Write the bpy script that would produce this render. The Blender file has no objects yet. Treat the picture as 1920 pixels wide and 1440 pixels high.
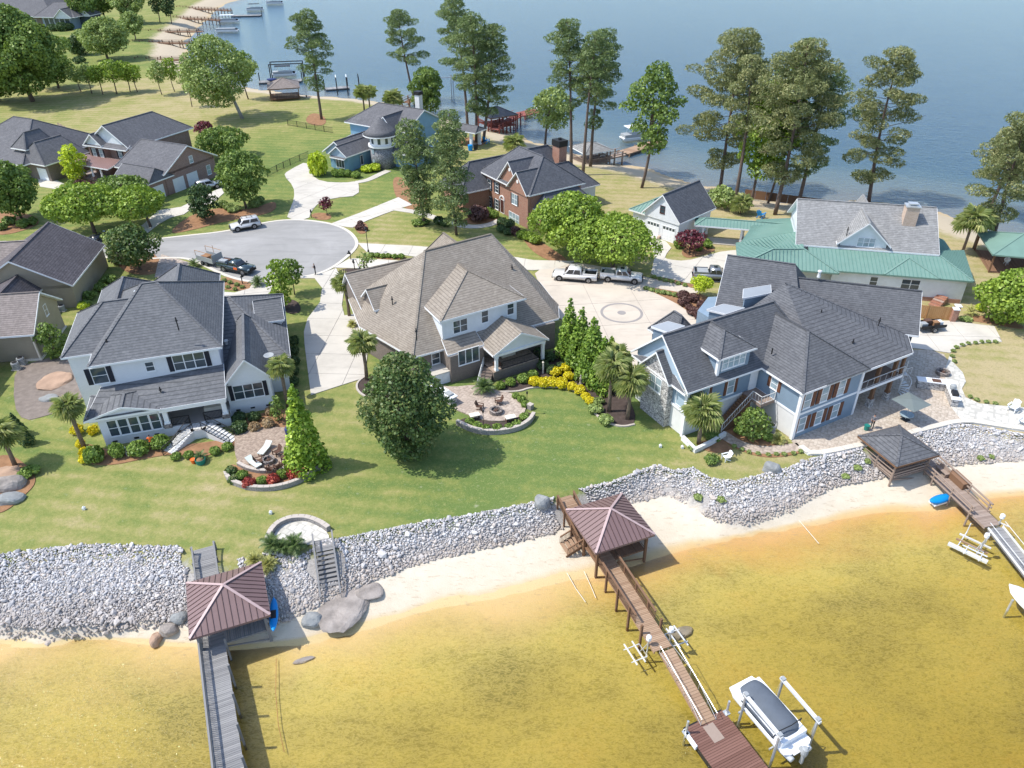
import bpy, bmesh, math, random
import numpy as np
from mathutils import Vector, Matrix
from mathutils.geometry import tessellate_polygon

# ------------------------------------------------------------------ camera, sky, sun, exposure
sc = bpy.context.scene
COL = sc.collection
CAM_H = 46.0                                  # metres above the lawns
FPX, VPX, VPY = 1400.0, 978.0, 2860.0         # survey of the photograph (1920 x 1440): focal length, nadir point
_n = np.array([VPX-960, VPY-720, FPX]); _n /= np.linalg.norm(_n)
_f = np.array([0, 0, 1.0]) - _n*_n[2]; _f /= np.linalg.norm(_f)
_r = np.cross(_n, _f); _r = _r if _r[0] > 0 else -_r
cam = bpy.data.objects.new('camera', bpy.data.cameras.new('camera')); COL.objects.link(cam)
cam.data.sensor_width = 36.0
cam.data.lens = 36.0*FPX/1920.0
cam.data.clip_start, cam.data.clip_end = 0.5, 4000.0
_x = Vector((_r[0], _f[0], -_n[0])); _y = -Vector((_r[1], _f[1], -_n[1])); _z = -Vector((_r[2], _f[2], -_n[2]))
cam.matrix_world = Matrix(((_x.x, _y.x, _z.x, 0), (_x.y, _y.y, _z.y, 0), (_x.z, _y.z, _z.z, CAM_H), (0, 0, 0, 1)))
sc.camera = cam
SUN_EL, SUN_TO = math.radians(56), math.radians(3)     # light travels towards +X, a touch towards +Y
world = bpy.data.worlds.new('World'); sc.world = world; world.use_nodes = True
wn = world.node_tree
sky = wn.nodes.new('ShaderNodeTexSky'); sky.sky_type = 'NISHITA'; sky.sun_disc = False
sky.sun_elevation = SUN_EL; sky.sun_rotation = math.radians(267); sky.air_density = 1.0; sky.dust_density = 1.0; sky.ozone_density = 1.2
wn.links.new(sky.outputs[0], wn.nodes['Background'].inputs[0]); wn.nodes['Background'].inputs[1].default_value = 0.15
sl = bpy.data.lights.new('sun', 'SUN'); sl.energy = 2.8; sl.angle = math.radians(0.6); sl.color = (1.0, 0.95, 0.86)
sun = bpy.data.objects.new('sun', sl); COL.objects.link(sun)
sun.rotation_euler = Vector((math.cos(SUN_TO)*math.cos(SUN_EL), math.sin(SUN_TO)*math.cos(SUN_EL), -math.sin(SUN_EL))).to_track_quat('-Z', 'Y').to_euler()
sc.view_settings.view_transform = 'Standard'; sc.view_settings.look = 'None'
sc.view_settings.exposure = 0.86; sc.view_settings.gamma = 1.0
sc.render.engine = 'CYCLES'
sc.cycles.max_bounces = 8; sc.cycles.transparent_max_bounces = 12; sc.cycles.diffuse_bounces = 3; sc.cycles.glossy_bounces = 3

# ------------------------------------------------------------------ survey helpers: photograph pixel <-> place
LAKE = -2.6
def g(px, py, z=0.0):
    d = np.array([px-960.0, py-720.0, FPX]); t = (CAM_H-z)/(d@_n)
    return Vector((d@_r*t, d@_f*t, z))
def proj(p):
    d = p[0]*_r+p[1]*_f+(CAM_H-p[2])*_n
    return 960+FPX*d[0]/d[2], 720+FPX*d[1]/d[2]
def top_z(b, py):
    """height of a point straight above b that shows at photograph row py"""
    lo, hi = b[2], b[2]+45
    for _ in range(40):
        m = (lo+hi)/2
        if proj((b[0], b[1], m))[1] > py: lo = m
        else: hi = m
    return lo
ORD = ['first','second','third','fourth','fifth','sixth','seventh','eighth','ninth','tenth','eleventh','twelfth','thirteenth','fourteenth','fifteenth','sixteenth']

# ------------------------------------------------------------------ object helpers
class MB:
    def __init__(s): s.v = []; s.f = []; s.m = []
    def add(s, vs, fs, m=0):
        o = len(s.v); s.v += [tuple(x) for x in vs]; s.f += [tuple(i+o for i in q) for q in fs]; s.m += [m]*len(fs); return s
    def box(s, x0, x1, y0, y1, z0, z1, m=0):
        return s.add([(x0,y0,z0),(x1,y0,z0),(x1,y1,z0),(x0,y1,z0),(x0,y0,z1),(x1,y0,z1),(x1,y1,z1),(x0,y1,z1)],
                     [(3,2,1,0),(4,5,6,7),(0,1,5,4),(1,2,6,5),(2,3,7,6),(3,0,4,7)], m)
    def beam(s, a, b, w, h, m=0, up=(0,0,1)):
        """rectangular bar from a to b, w wide, h high"""
        a, b = Vector(a), Vector(b); d = (b-a).normalized(); u = Vector(up)
        if abs(d.dot(u)) > .98: u = Vector((0,1,0))
        sd = d.cross(u).normalized()*w/2; hh = sd.cross(d).normalized()*h/2
        return s.add([a-sd-hh,a+sd-hh,a+sd+hh,a-sd+hh,b-sd-hh,b+sd-hh,b+sd+hh,b-sd+hh],
                     [(0,1,2,3),(7,6,5,4),(0,4,5,1),(1,5,6,2),(2,6,7,3),(3,7,4,0)], m)
    def tube(s, pts, rad, n=8, m=0, cap=True):
        pts = [Vector(p) for p in pts]; k = len(pts)
        if not hasattr(rad, '__len__'): rad = [rad]*k
        vs = []; ref = None
        for i, p in enumerate(pts):
            d = (pts[min(i+1,k-1)]-pts[max(i-1,0)]).normalized()
            if ref is None: ref = Vector((1,0,0)) if abs(d.x) < .8 else Vector((0,1,0))
            a = d.cross(ref).normalized(); b = d.cross(a).normalized()
            for j in range(n):
                t = 2*math.pi*j/n; vs.append(p+(a*math.cos(t)+b*math.sin(t))*rad[i])
        fs = [(i*n+j, i*n+(j+1)%n, (i+1)*n+(j+1)%n, (i+1)*n+j) for i in range(k-1) for j in range(n)]
        if cap: fs += [tuple(range(n-1,-1,-1)), tuple(range((k-1)*n, k*n))]
        return s.add(vs, fs, m)
    def lathe(s, prof, c=(0,0,0), n=16, m=0):
        vs = [(c[0]+r*math.cos(2*math.pi*j/n), c[1]+r*math.sin(2*math.pi*j/n), c[2]+z) for r, z in prof for j in range(n)]
        k = len(prof)
        fs = [(i*n+j, i*n+(j+1)%n, (i+1)*n+(j+1)%n, (i+1)*n+j) for i in range(k-1) for j in range(n)]
        return s.add(vs, fs+[tuple(range(n-1,-1,-1)), tuple(range((k-1)*n, k*n))], m)
    def poly(s, pts, z0, z1, m=0):
        """vertical prism over an outline in plan"""
        a = sum(pts[i][0]*pts[(i+1)%len(pts)][1]-pts[(i+1)%len(pts)][0]*pts[i][1] for i in range(len(pts)))
        if a < 0: pts = pts[::-1]
        k = len(pts); tri = tessellate_polygon([[Vector((p[0], p[1], 0)) for p in pts]])
        vs = [(p[0],p[1],z1) for p in pts]+[(p[0],p[1],z0) for p in pts]
        fs = []
        for t in tri:
            A, B, C_ = (Vector((pts[i][0],pts[i][1])) for i in t)
            fs.append(tuple(t) if (B-A).cross(C_-A) > 0 else tuple(t)[::-1])
        fs += [(k+i, k+(i+1)%k, (i+1)%k, i) for i in range(k)]
        return s.add(vs, fs, m)
    def build(s, name, mat, parent=None, smooth=False):
        me = bpy.data.meshes.new(name); me.from_pydata(s.v, [], s.f)
        for x in (mat if isinstance(mat, (list, tuple)) else [mat]): me.materials.append(x)
        if any(s.m): me.polygons.foreach_set('material_index', s.m)
        if smooth: me.polygons.foreach_set('use_smooth', [True]*len(s.f))
        me.update(); return link(name, me, parent)
def link(name, me, parent=None):
    o = bpy.data.objects.new(name, me); COL.objects.link(o)
    if parent: o.parent = parent
    return o
def tag(o, label=None, cat=None, group=None, kind=None):
    if label: o['label'] = label
    if cat: o['category'] = cat
    if group: o['group'] = group
    if kind: o['kind'] = kind
    return o
def empty(name, loc=(0,0,0), rz=0.0, label=None, cat=None, group=None, kind=None):
    o = link(name, None); o.location = loc; o.rotation_euler = (0,0,rz); o.empty_display_size = .3
    return tag(o, label, cat, group, kind)
def copy_tree(o, parent=None):
    c = o.copy(); COL.objects.link(c)
    if parent: c.parent = parent
    for ch in list(o.children): copy_tree(ch, c)
    return c
def np_mesh(name, V, F, mats, rnd=None, smooth=False, mi=None):
    """mesh from arrays of equal-sized faces, with a random value stored on each face"""
    me = bpy.data.meshes.new(name); n, k = len(F), F.shape[1]
    me.vertices.add(len(V)); me.vertices.foreach_set('co', np.asarray(V, np.float32).ravel())
    me.loops.add(n*k); me.loops.foreach_set('vertex_index', np.asarray(F, np.int32).ravel())
    me.polygons.add(n); me.polygons.foreach_set('loop_start', np.arange(0, n*k, k, dtype=np.int32))
    me.polygons.foreach_set('loop_total', np.full(n, k, np.int32))
    if smooth: me.polygons.foreach_set('use_smooth', np.ones(n, bool))
    for m in mats: me.materials.append(m)
    if mi is not None: me.polygons.foreach_set('material_index', np.asarray(mi, np.int32))
    me.update(calc_edges=True)
    if rnd is not None:
        a = me.attributes.new('rnd', 'FLOAT', 'FACE'); a.data.foreach_set('value', np.asarray(rnd, np.float32))
    return me

# ------------------------------------------------------------------ procedural materials
class NT:
    def __init__(s, name):
        s.mat = bpy.data.materials.new(name); s.mat.use_nodes = True; s.t = s.mat.node_tree; s.t.nodes.clear()
        s.out = s.n('ShaderNodeOutputMaterial')
    def n(s, typ, **kw):
        nd = s.t.nodes.new(typ)
        for k, v in kw.items():
            if k.startswith('i_'):
                key = k[2:].replace('_', ' '); nd.inputs[key].default_value = v
            else: setattr(nd, k, v)
        return nd
    def l(s, a, b): s.t.links.new(a, b)
    def coords(s, scale=(1,1,1), rot=(0,0,0), kind='Object'):
        tc = s.n('ShaderNodeTexCoord'); mp = s.n('ShaderNodeMapping'); mp.inputs['Scale'].default_value = scale; mp.inputs['Rotation'].default_value = rot
        s.l(tc.outputs[kind], mp.inputs[0]); return mp.outputs[0]
    def noise(s, vec, scale, detail=3.0, rough=0.55, dist=0.0):
        nd = s.n('ShaderNodeTexNoise'); nd.inputs['Scale'].default_value = scale; nd.inputs['Detail'].default_value = detail
        nd.inputs['Roughness'].default_value = rough; nd.inputs['Distortion'].default_value = dist
        s.l(vec, nd.inputs['Vector']); return nd.outputs['Fac']
    def ramp(s, fac, stops):
        r = s.n('ShaderNodeValToRGB'); e = r.color_ramp.elements
        while len(e) < len(stops): e.new(.5)
        for i, (p, c) in enumerate(stops): e[i].position = p; e[i].color = (*c, 1) if len(c) == 3 else c
        s.l(fac, r.inputs[0]); return r.outputs[0]
    def mix(s, fac, a, b, mode='MIX'):
        m = s.n('ShaderNodeMix', data_type='RGBA', blend_type=mode)
        if isinstance(fac, (int, float)): m.inputs[0].default_value = fac
        else: s.l(fac, m.inputs[0])
        for sock, x in ((m.inputs[6], a), (m.inputs[7], b)):
            if isinstance(x, tuple): sock.default_value = (*x[:3], 1)
            else: s.l(x, sock)
        return m.outputs[2]
    def math(s, op, a, b=0.0, c=None):
        m = s.n('ShaderNodeMath', operation=op)
        for sock, x in ((m.inputs[0], a), (m.inputs[1], b)) + (((m.inputs[2], c),) if c is not None else ()):
            if isinstance(x, (int, float)): sock.default_value = x
            else: s.l(x, sock)
        return m.outputs[0]
    def bsdf(s, col, rough=.8, spec=.3, metal=0.0, bump=None, bstr=.3, bdist=.05, **kw):
        p = s.n('ShaderNodeBsdfPrincipled')
        for sock, x in (('Base Color', col), ('Roughness', rough), ('Specular IOR Level', spec), ('Metallic', metal)):
            if isinstance(x, tuple): p.inputs[sock].default_value = (*x[:3], 1)
            elif isinstance(x, (int, float)): p.inputs[sock].default_value = x
            else: s.l(x, p.inputs[sock])
        for k, v in kw.items(): p.inputs[k.replace('_', ' ')].default_value = v
        if bump is not None:
            b = s.n('ShaderNodeBump'); b.inputs['Strength'].default_value = bstr; b.inputs['Distance'].default_value = bdist
            s.l(bump, b.inputs['Height']); s.l(b.outputs[0], p.inputs['Normal'])
        s.l(p.outputs[0], s.out.inputs[0]); return s.mat
def dk(c, k): return tuple(x*k for x in c)
def plain(name, c, rough=.7, var=.12, scale=2.0, spec=.3, metal=0.0, bump=0.0, fine=14.0):
    """paint, concrete, cloth ...: a colour with gentle mottling and grime"""
    t = NT(name); v = t.coords()
    a = t.noise(v, scale, 5.0, .6); b = t.noise(v, fine, 3.0, .7)
    col = t.mix(t.math('MULTIPLY', b, .5), t.ramp(a, [(.3, dk(c, 1-var)), (.7, dk(c, 1+var*.6))]), dk(c, 1-var*.7))
    return t.bsdf(col, rough, spec, metal, b if bump else None, bump)
def shingle(name, c, c2):
    """asphalt shingles: courses that follow the height, tabs of mixed tone, streaks"""
    t = NT(name); tc = t.n('ShaderNodeTexCoord'); sp = t.n('ShaderNodeSeparateXYZ'); t.l(tc.outputs['Object'], sp.inputs[0])
    v = t.coords()
    big = t.noise(v, .35, 4, .6); tab = t.n('ShaderNodeTexVoronoi', feature='F1'); tab.inputs['Scale'].default_value = 3.6
    t.l(t.coords((1,1,2.2)), tab.inputs['Vector'])
    course = t.math('FRACT', t.math('MULTIPLY', sp.outputs[2], 6.2))
    edge = t.math('LESS_THAN', course, .22)
    fine = t.noise(v, 9, 3, .8)
    tabn = t.n('ShaderNodeSeparateColor'); t.l(tab.outputs['Color'], tabn.inputs[0])
    f = t.math('MULTIPLY_ADD', tabn.outputs[0], .75, t.math('MULTIPLY', fine, .5))
    col = t.mix(t.math('SUBTRACT', f, .15), c, c2)
    col = t.mix(t.math('MULTIPLY', big, .7), col, dk(c, .78))
    strk = t.noise(t.coords((1.6,1.6,.12)), 1.0, 4, .65)
    col = t.mix(t.math('MULTIPLY', t.math('MAXIMUM', t.math('SUBTRACT', strk, .5), 0.0), 1.8), col, dk(c2, 1.12))
    col = t.mix(t.math('MULTIPLY', edge, .55), col, dk(c, .4))
    return t.bsdf(col, .92, .15, 0, t.math('ADD', course, f), .5, .03)
def brick(name, c, c2, mortar, sx=.22, sz=.075, mixw=.5, size=.012):
    t = NT(name); tc = t.n('ShaderNodeTexCoord'); sp = t.n('ShaderNodeSeparateXYZ'); t.l(tc.outputs['Object'], sp.inputs[0])
    cb = t.n('ShaderNodeCombineXYZ'); t.l(t.math('ADD', sp.outputs[0], sp.outputs[1]), cb.inputs[0]); t.l(sp.outputs[2], cb.inputs[1])
    b = t.n('ShaderNodeTexBrick'); b.inputs['Scale'].default_value = 1.0; b.inputs['Brick Width'].default_value = sx; b.inputs['Row Height'].default_value = sz
    b.inputs['Mortar Size'].default_value = size; b.inputs['Bias'].default_value = 0.0
    for k, x in (('Color1', c), ('Color2', c2), ('Mortar', mortar)): b.inputs[k].default_value = (*x, 1)
    t.l(cb.outputs[0], b.inputs['Vector'])
    n = t.noise(t.coords(), 1.2, 4, .6)
    col = t.mix(t.math('MULTIPLY', n, .5), b.outputs['Color'], dk(c, .75))
    return t.bsdf(col, .88, .2, 0, b.outputs['Fac'], -.4, .02)
def siding(name, c, pitch=6.0, var=.1):
    t = NT(name); tc = t.n('ShaderNodeTexCoord'); sp = t.n('ShaderNodeSeparateXYZ'); t.l(tc.outputs['Object'], sp.inputs[0])
    fr = t.math('FRACT', t.math('MULTIPLY', sp.outputs[2], pitch))
    n = t.noise(t.coords(), .9, 5, .6)
    col = t.mix(t.math('MULTIPLY', t.math('LESS_THAN', fr, .12), .35), t.ramp(n, [(.3, dk(c, 1-var)), (.7, dk(c, 1+var*.4))]), dk(c, .55))
    return t.bsdf(col, .55, .35, 0, fr, .35, .03)
def veneer(name, c, c2):
    t = NT(name); tc = t.n('ShaderNodeTexCoord'); sp = t.n('ShaderNodeSeparateXYZ'); t.l(tc.outputs['Object'], sp.inputs[0])
    cb = t.n('ShaderNodeCombineXYZ'); t.l(t.math('ADD', sp.outputs[0], sp.outputs[1]), cb.inputs[0]); t.l(sp.outputs[2], cb.inputs[1])
    mp = t.n('ShaderNodeMapping'); mp.inputs['Scale'].default_value = (2.4, 6.0, 1); t.l(cb.outputs[0], mp.inputs[0])
    a = t.n('ShaderNodeTexVoronoi', feature='F1'); a.inputs['Scale'].default_value = 1.0; t.l(mp.outputs[0], a.inputs['Vector'])
    e = t.n('ShaderNodeTexVoronoi', feature='DISTANCE_TO_EDGE'); e.inputs['Scale'].default_value = 1.0; t.l(mp.outputs[0], e.inputs['Vector'])
    sc_ = t.n('ShaderNodeSeparateColor'); t.l(a.outputs['Color'], sc_.inputs[0])
    col = t.mix(sc_.outputs[0], c, c2)
    col = t.mix(t.math('LESS_THAN', e.outputs['Distance'], .07), col, dk(c2, .45))
    return t.bsdf(col, .9, .2, 0, e.outputs['Distance'], .6, .06)
LEAFK = 1.75
def leafmat(name, a, b, c, trans=.24):
    t = NT(name); at = t.n('ShaderNodeAttribute', attribute_name='rnd')
    a, b, c = (tuple(min(.8, x*LEAFK) for x in q) for q in (a, b, c))
    col = t.ramp(at.outputs['Fac'], [(0, a), (.55, b), (1, c)])
    d = t.n('ShaderNodeBsdfDiffuse'); tr = t.n('ShaderNodeBsdfTranslucent'); gl = t.n('ShaderNodeBsdfGlossy'); gl.inputs['Roughness'].default_value = .45
    t.l(col, d.inputs[0]); t.l(t.mix(.5, col, (b[0]*1.5, b[1]*1.5, b[2]*.6)), tr.inputs[0]); gl.inputs[0].default_value = (.8,.85,.8,1)
    m = t.n('ShaderNodeMixShader'); m.inputs[0].default_value = trans; t.l(d.outputs[0], m.inputs[1]); t.l(tr.outputs[0], m.inputs[2])
    m2 = t.n('ShaderNodeMixShader'); m2.inputs[0].default_value = .025; t.l(m.outputs[0], m2.inputs[1]); t.l(gl.outputs[0], m2.inputs[2])
    t.l(m2.outputs[0], t.out.inputs[0]); return t.mat
def planks(name, c, c2, ax=0):
    """weathered boards: each board (face) its own tone, grain along it"""
    t = NT(name); at = t.n('ShaderNodeAttribute', attribute_name='rnd'); v = t.coords((3,3,3))
    n = t.noise(v, 3.0, 5, .7)
    col = t.mix(t.math('MULTIPLY_ADD', at.outputs['Fac'], .7, t.math('MULTIPLY', n, .4)), c, c2)
    return t.bsdf(col, .85, .2, 0, n, .3, .01)
def glass(name, c):
    t = NT(name); n = t.noise(t.coords(), .8, 2)
    col = t.mix(n, dk(c, .5), dk(c, 1.6))
    return t.bsdf(col, .06, .8, 0)
def concrete(name, c):
    """cast concrete: mottled, with rust and tyre stains"""
    t = NT(name); v = t.coords(); a = t.noise(v, .22, 6, .65); b = t.noise(t.coords((.35,1.8,1), (0,0,.35)), .45, 5, .7); f = t.noise(v, 6, 4, .8)
    col = t.ramp(a, [(.28, dk(c,.80)), (.5, dk(c,.97)), (.72, dk(c,1.06))]); col = t.mix(t.math('MULTIPLY', t.math('MAXIMUM', t.math('SUBTRACT', b, .54), 0.0), 2.2), col, dk(c, .55))
    return t.bsdf(t.mix(t.math('MULTIPLY', f, .22), col, dk(c, .75)), .9, .2, 0, f, .15, .02)
M = {}
M['white'] = plain('white_paint', (.78,.80,.82), .5, .06)
M['whitebrick'] = brick('painted_white_brick', (.74,.76,.79), (.80,.81,.83), (.66,.68,.71), .24, .08)
M['trim'] = plain('white_trim', (.80,.81,.82), .45, .05)
M['shA'] = shingle('charcoal_shingle', (.125,.13,.14), (.205,.21,.22))
M['shB'] = shingle('weathered_taupe_shingle', (.25,.215,.178), (.385,.342,.29))
M['shC'] = shingle('slate_grey_shingle', (.10,.104,.115), (.175,.18,.192))
M['shD'] = shingle('pewter_shingle', (.22,.22,.22), (.38,.38,.375))
M['shE'] = shingle('dark_slate_shingle', (.095,.1,.115), (.17,.175,.195))
M['shG'] = shingle('grey_shingle', (.12,.12,.13), (.2,.2,.21))
M['shI'] = shingle('brown_violet_shingle', (.085,.078,.085), (.165,.15,.16))
M['shI2'] = shingle('tan_shingle', (.22,.19,.175), (.36,.31,.29))
M['brickB'] = brick('taupe_brick', (.16,.125,.105), (.24,.19,.16), (.25,.235,.22))
M['brickE'] = brick('red_brick', (.30,.115,.07), (.42,.19,.12), (.42,.36,.31))
M['brickG'] = brick('rosy_brick', (.25,.13,.10), (.37,.22,.18), (.40,.36,.34))
M['brickch'] = brick('tan_brick', (.45,.30,.2), (.6,.45,.34), (.6,.55,.5))
M['blue'] = siding('blue_grey_siding', (.22,.30,.385))
M['bluepanel'] = plain('pale_blue_panel', (.36,.46,.55), .6, .08)
M['lblue'] = siding('light_blue_siding', (.20,.36,.50))
M['wsiding'] = siding('white_siding', (.74,.77,.80))
M['gsiding'] = siding('pale_grey_siding', (.62,.66,.69))
M['tan'] = siding('tan_siding', (.35,.305,.235), 5.0)
M['parge'] = plain('white_painted_block', (.70,.70,.69), .85, .12, .8)
M['stone'] = veneer('pale_stacked_stone', (.62,.60,.58), (.36,.35,.35))
M['bstone'] = veneer('blue_grey_stone', (.36,.37,.39), (.21,.215,.23))
M['pgrey2'] = plain('dark_grey_canvas', (.15,.18,.18), .9, .08)
M['dstone'] = veneer('brown_stacked_stone', (.34,.29,.26), (.2,.18,.17))
M['glass'] = glass('window_glass', (.05,.07,.085))
M['glassl'] = glass('curtained_glass', (.28,.36,.40))
M['shut'] = plain('black_shutter', (.018,.022,.035), .5, .1)
M['shutw'] = plain('brown_cedar_shutter', (.16,.07,.04), .7, .3, 6)
M['door'] = plain('dark_door', (.09,.035,.03), .5, .1)
M['metalgreen'] = plain('green_standing_seam', (.165,.275,.235), .55, .10, .7, .3)
M['seamgreen'] = plain('green_seam_rib', (.12,.25,.22), .4, .08)
M['metalgrey'] = plain('pale_standing_seam', (.30,.33,.36), .6, .06, .8, .3)
M['metalbrown'] = plain('brown_standing_seam', (.195,.125,.12), .42, .10, .8, .45)
M['metalbrown2'] = plain('brown_seam_rib', (.10,.06,.058), .45, .08)
M['caprose'] = plain('rosy_hip_cap', (.46,.34,.33), .5, .08)
M['copper'] = plain('copper_seam', (.30,.19,.17), .4, .1, .8, .5)
M['concrete'] = concrete('concrete', (.55,.515,.455))
M['concrete2'] = concrete('bright_concrete', (.58,.545,.48))
M['court'] = concrete('sandy_court_concrete', (.57,.505,.425))
M['dark_conc'] = plain('stained_band', (.30,.28,.27), .9, .12, .6)
M['curb'] = plain('kerb_concrete', (.60,.56,.49), .9, .08, .5)
M['kerbstone'] = plain('kerb_edging', (.48,.43,.38), .9, .15, 1.5)
M['blockwall'] = brick('segmental_block', (.30,.28,.27), (.42,.40,.38), (.16,.15,.15), .4, .16, .5, .02)
M['mulch'] = plain('pine_straw', (.32,.18,.10), .95, .35, 1.2, .1, 0, .6, 9)
M['dmulch'] = plain('dark_mulch', (.085,.065,.058), .95, .3, 2, .1, 0, .6, 9)
M['black'] = plain('black_metal', (.02,.02,.022), .5, .1)
M['steel'] = plain('galvanised_steel', (.55,.57,.58), .35, .1, 2, .5, .5)
M['alu'] = plain('white_aluminium', (.60,.61,.61), .4, .05)
M['hvac'] = plain('grey_unit', (.33,.35,.36), .5, .1)
M['wood'] = planks('weathered_grey_wood', (.17,.17,.175), (.31,.305,.30))
M['brownwood'] = planks('brown_wood', (.15,.085,.05), (.27,.16,.10))
M['tanwood'] = planks('tan_deck', (.27,.17,.11), (.40,.28,.19))
M['greywood'] = planks('grey_brown_wood', (.24,.18,.145), (.40,.32,.27))
M['redwood'] = planks('red_stained_wood', (.19,.055,.045), (.30,.11,.09))
M['dockred'] = planks('wet_brown_deck', (.13,.065,.05), (.22,.12,.095))
M['fencewood'] = planks('cedar_fence', (.36,.19,.08), (.48,.28,.13))
M['bark'] = plain('pine_bark', (.16,.12,.10), .95, .35, 3, .1, 0, .6)
M['palebark'] = plain('pale_bark', (.36,.33,.30), .9, .3, 2, .1, 0, .4)
M['palmbark'] = plain('palm_bark', (.22,.17,.13), .95, .3, 4, .1, 0, .6)
M['rock'] = plain('granite_boulder', (.36,.32,.29), .95, .5, .9, .15, 0, 1.0, 4)
M['rockg'] = plain('grey_boulder', (.30,.31,.31), .95, .3, .9, .15, 0, .7, 5)
M['rockt'] = plain('tan_outcrop', (.42,.29,.21), .95, .3, .7, .15, 0, .7, 5)
M['tyre'] = plain('tyre_rubber', (.022,.022,.024), .85, .1)
M['rim'] = plain('alloy_rim', (.30,.31,.33), .35, .1, 3, .5, .6)
M['carglass'] = glass('tinted_car_glass', (.025,.03,.038))
M['red'] = plain('red_lens', (.45,.02,.02), .3, .05)
M['orange'] = plain('orange_cloth', (.85,.16,.03), .8, .1)
M['teal'] = plain('teal_plastic', (.02,.20,.17), .5, .1)
M['kayak'] = plain('blue_plastic', (.005,.24,.62), .35, .06)
M['navy'] = plain('navy_canvas', (.03,.05,.16), .7, .1)
M['cover'] = plain('slate_canvas', (.115,.135,.165), .85, .14, 1.2, .2, 0, .3, 5)
M['skin'] = plain('skin', (.45,.25,.17), .6, .05)
M['bcloth'] = plain('black_cloth', (.025,.025,.03), .9, .1)
M['dcloth'] = plain('grey_cloth', (.18,.18,.2), .9, .1)
M['cushion'] = plain('pale_cushion', (.62,.66,.62), .9, .06)
M['wicker'] = plain('brown_wicker', (.12,.065,.045), .8, .25, 5)
M['cream'] = plain('cream_canvas', (.72,.66,.56), .9, .08)
M['ember'] = plain('ash', (.10,.10,.10), .95, .3, 6)
LF = {
 'lawnshrub': leafmat('shrub_leaf', (.055,.085,.018), (.11,.165,.032), (.20,.27,.06)),
 'bright': leafmat('bright_leaf', (.06,.095,.014), (.13,.19,.026), (.25,.32,.055)),
 'mid': leafmat('mid_leaf', (.04,.07,.018), (.09,.135,.03), (.18,.235,.06)),
 'dark': leafmat('dark_leaf', (.018,.036,.014), (.04,.07,.026), (.095,.13,.05)),
 'lime': leafmat('lime_leaf', (.13,.18,.012), (.26,.32,.02), (.42,.47,.05)),
 'yellow': leafmat('golden_leaf', (.20,.165,.006), (.40,.33,.01), (.56,.48,.03)),
 'olive': leafmat('olive_leaf', (.07,.10,.03), (.15,.195,.06), (.27,.32,.12)),
 'pine': leafmat('pine_needle', (.04,.065,.026), (.095,.13,.05), (.20,.235,.10), .25),
 'pineb': leafmat('brownish_pine_needle', (.05,.066,.03), (.125,.14,.058), (.25,.24,.115), .25),
 'arb': leafmat('arborvitae_leaf', (.04,.078,.012), (.095,.155,.022), (.22,.295,.05)),
 'purple': leafmat('purple_leaf', (.035,.010,.016), (.085,.02,.032), (.18,.05,.06)),
 'plum': leafmat('plum_shrub_leaf', (.045,.022,.022), (.08,.042,.038), (.14,.08,.07)),
 'red': leafmat('red_shrub_leaf', (.10,.02,.02), (.22,.035,.03), (.34,.09,.05)),
 'crape': leafmat('bronze_tipped_leaf', (.022,.045,.016), (.062,.10,.03), (.15,.155,.06)),
 'rust': leafmat('tan_shrub_leaf', (.15,.10,.055), (.24,.17,.10), (.34,.27,.16)),
 'palm': leafmat('palm_frond', (.09,.12,.04), (.19,.225,.085), (.40,.38,.19)),
 'palmd': leafmat('sago_frond', (.025,.05,.015), (.06,.095,.03), (.13,.165,.06)),
 'grassy': leafmat('ornamental_grass', (.12,.13,.035), (.22,.22,.07), (.36,.34,.15)),
 'cyp': leafmat('cypress_leaf', (.05,.095,.012), (.13,.20,.022), (.28,.36,.05)),
}
# ------------------------------------------------------------------ the lie of the land
def line_xy(px, z): 
    a = sorted([tuple(g(x, y, z)[:2]) for x, y in px]); return np.array(a)
TOP = line_xy([(-500,1090),(-200,1065),(0,1043),(100,1030),(165,1024),(330,1028),(375,1046),(440,1054),(480,1047),(520,1032),(600,1018),(640,1012),(700,1000),(780,985),(900,965),(1000,945),(1040,935),(1080,922),(1150,905),(1230,875),(1265,885),(1300,880),(1335,900),(1380,905),(1440,890),(1480,880),(1522,862),(1610,844),(1720,815),(1800,796),(1860,806),(1930,818),(2300,840)], 0)
BOT = line_xy([(-500,1200),(-200,1190),(0,1172),(80,1180),(200,1168),(290,1163),(350,1160),(480,1170),(560,1145),(620,1115),(700,1080),(780,1050),(870,1028),(960,1010),(1040,990),(1060,980),(1120,955),(1190,934),(1250,922),(1300,945),(1340,968),(1400,972),(1480,948),(1560,905),(1640,890),(1700,878),(1780,866),(1920,856),(2300,865)], -1.5)
WAT = line_xy([(-500,1235),(-200,1215),(0,1200),(150,1200),(290,1205),(400,1218),(560,1212),(640,1190),(700,1180),(800,1150),(900,1128),(1000,1108),(1060,1092),(1130,1078),(1270,1042),(1400,1002),(1500,985),(1600,975),(1700,960),(1800,945),(1920,935),(2300,925)], LAKE)
SHORE = np.array([tuple(g(x, y, LAKE)[:2]) for x, y in [(2400,560),(2100,500),(1920,462),(1862,446),(1800,412),(1740,392),(1600,376),(1500,385),(1440,377),(1400,369),(1350,357),(1300,345),(1260,334),(1230,323),(1180,312),(1120,303),(1080,291),(1023,274),(992,266),(954,248),(900,240),(840,224),(800,206),(700,190),(640,185),(560,178),(500,171),(440,161),(400,147),(365,127),(345,112),(352,95),(342,80),(360,62),(372,50),(388,36),(405,17),(425,6),(470,-6),(520,-30)]])
SHORE = np.vstack([[(420,60)], SHORE, [(-80,620),(-900,620),(-900,-200),(420,-200)]])
def interp(a, x): return np.interp(x, a[:,0], a[:,1])
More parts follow.
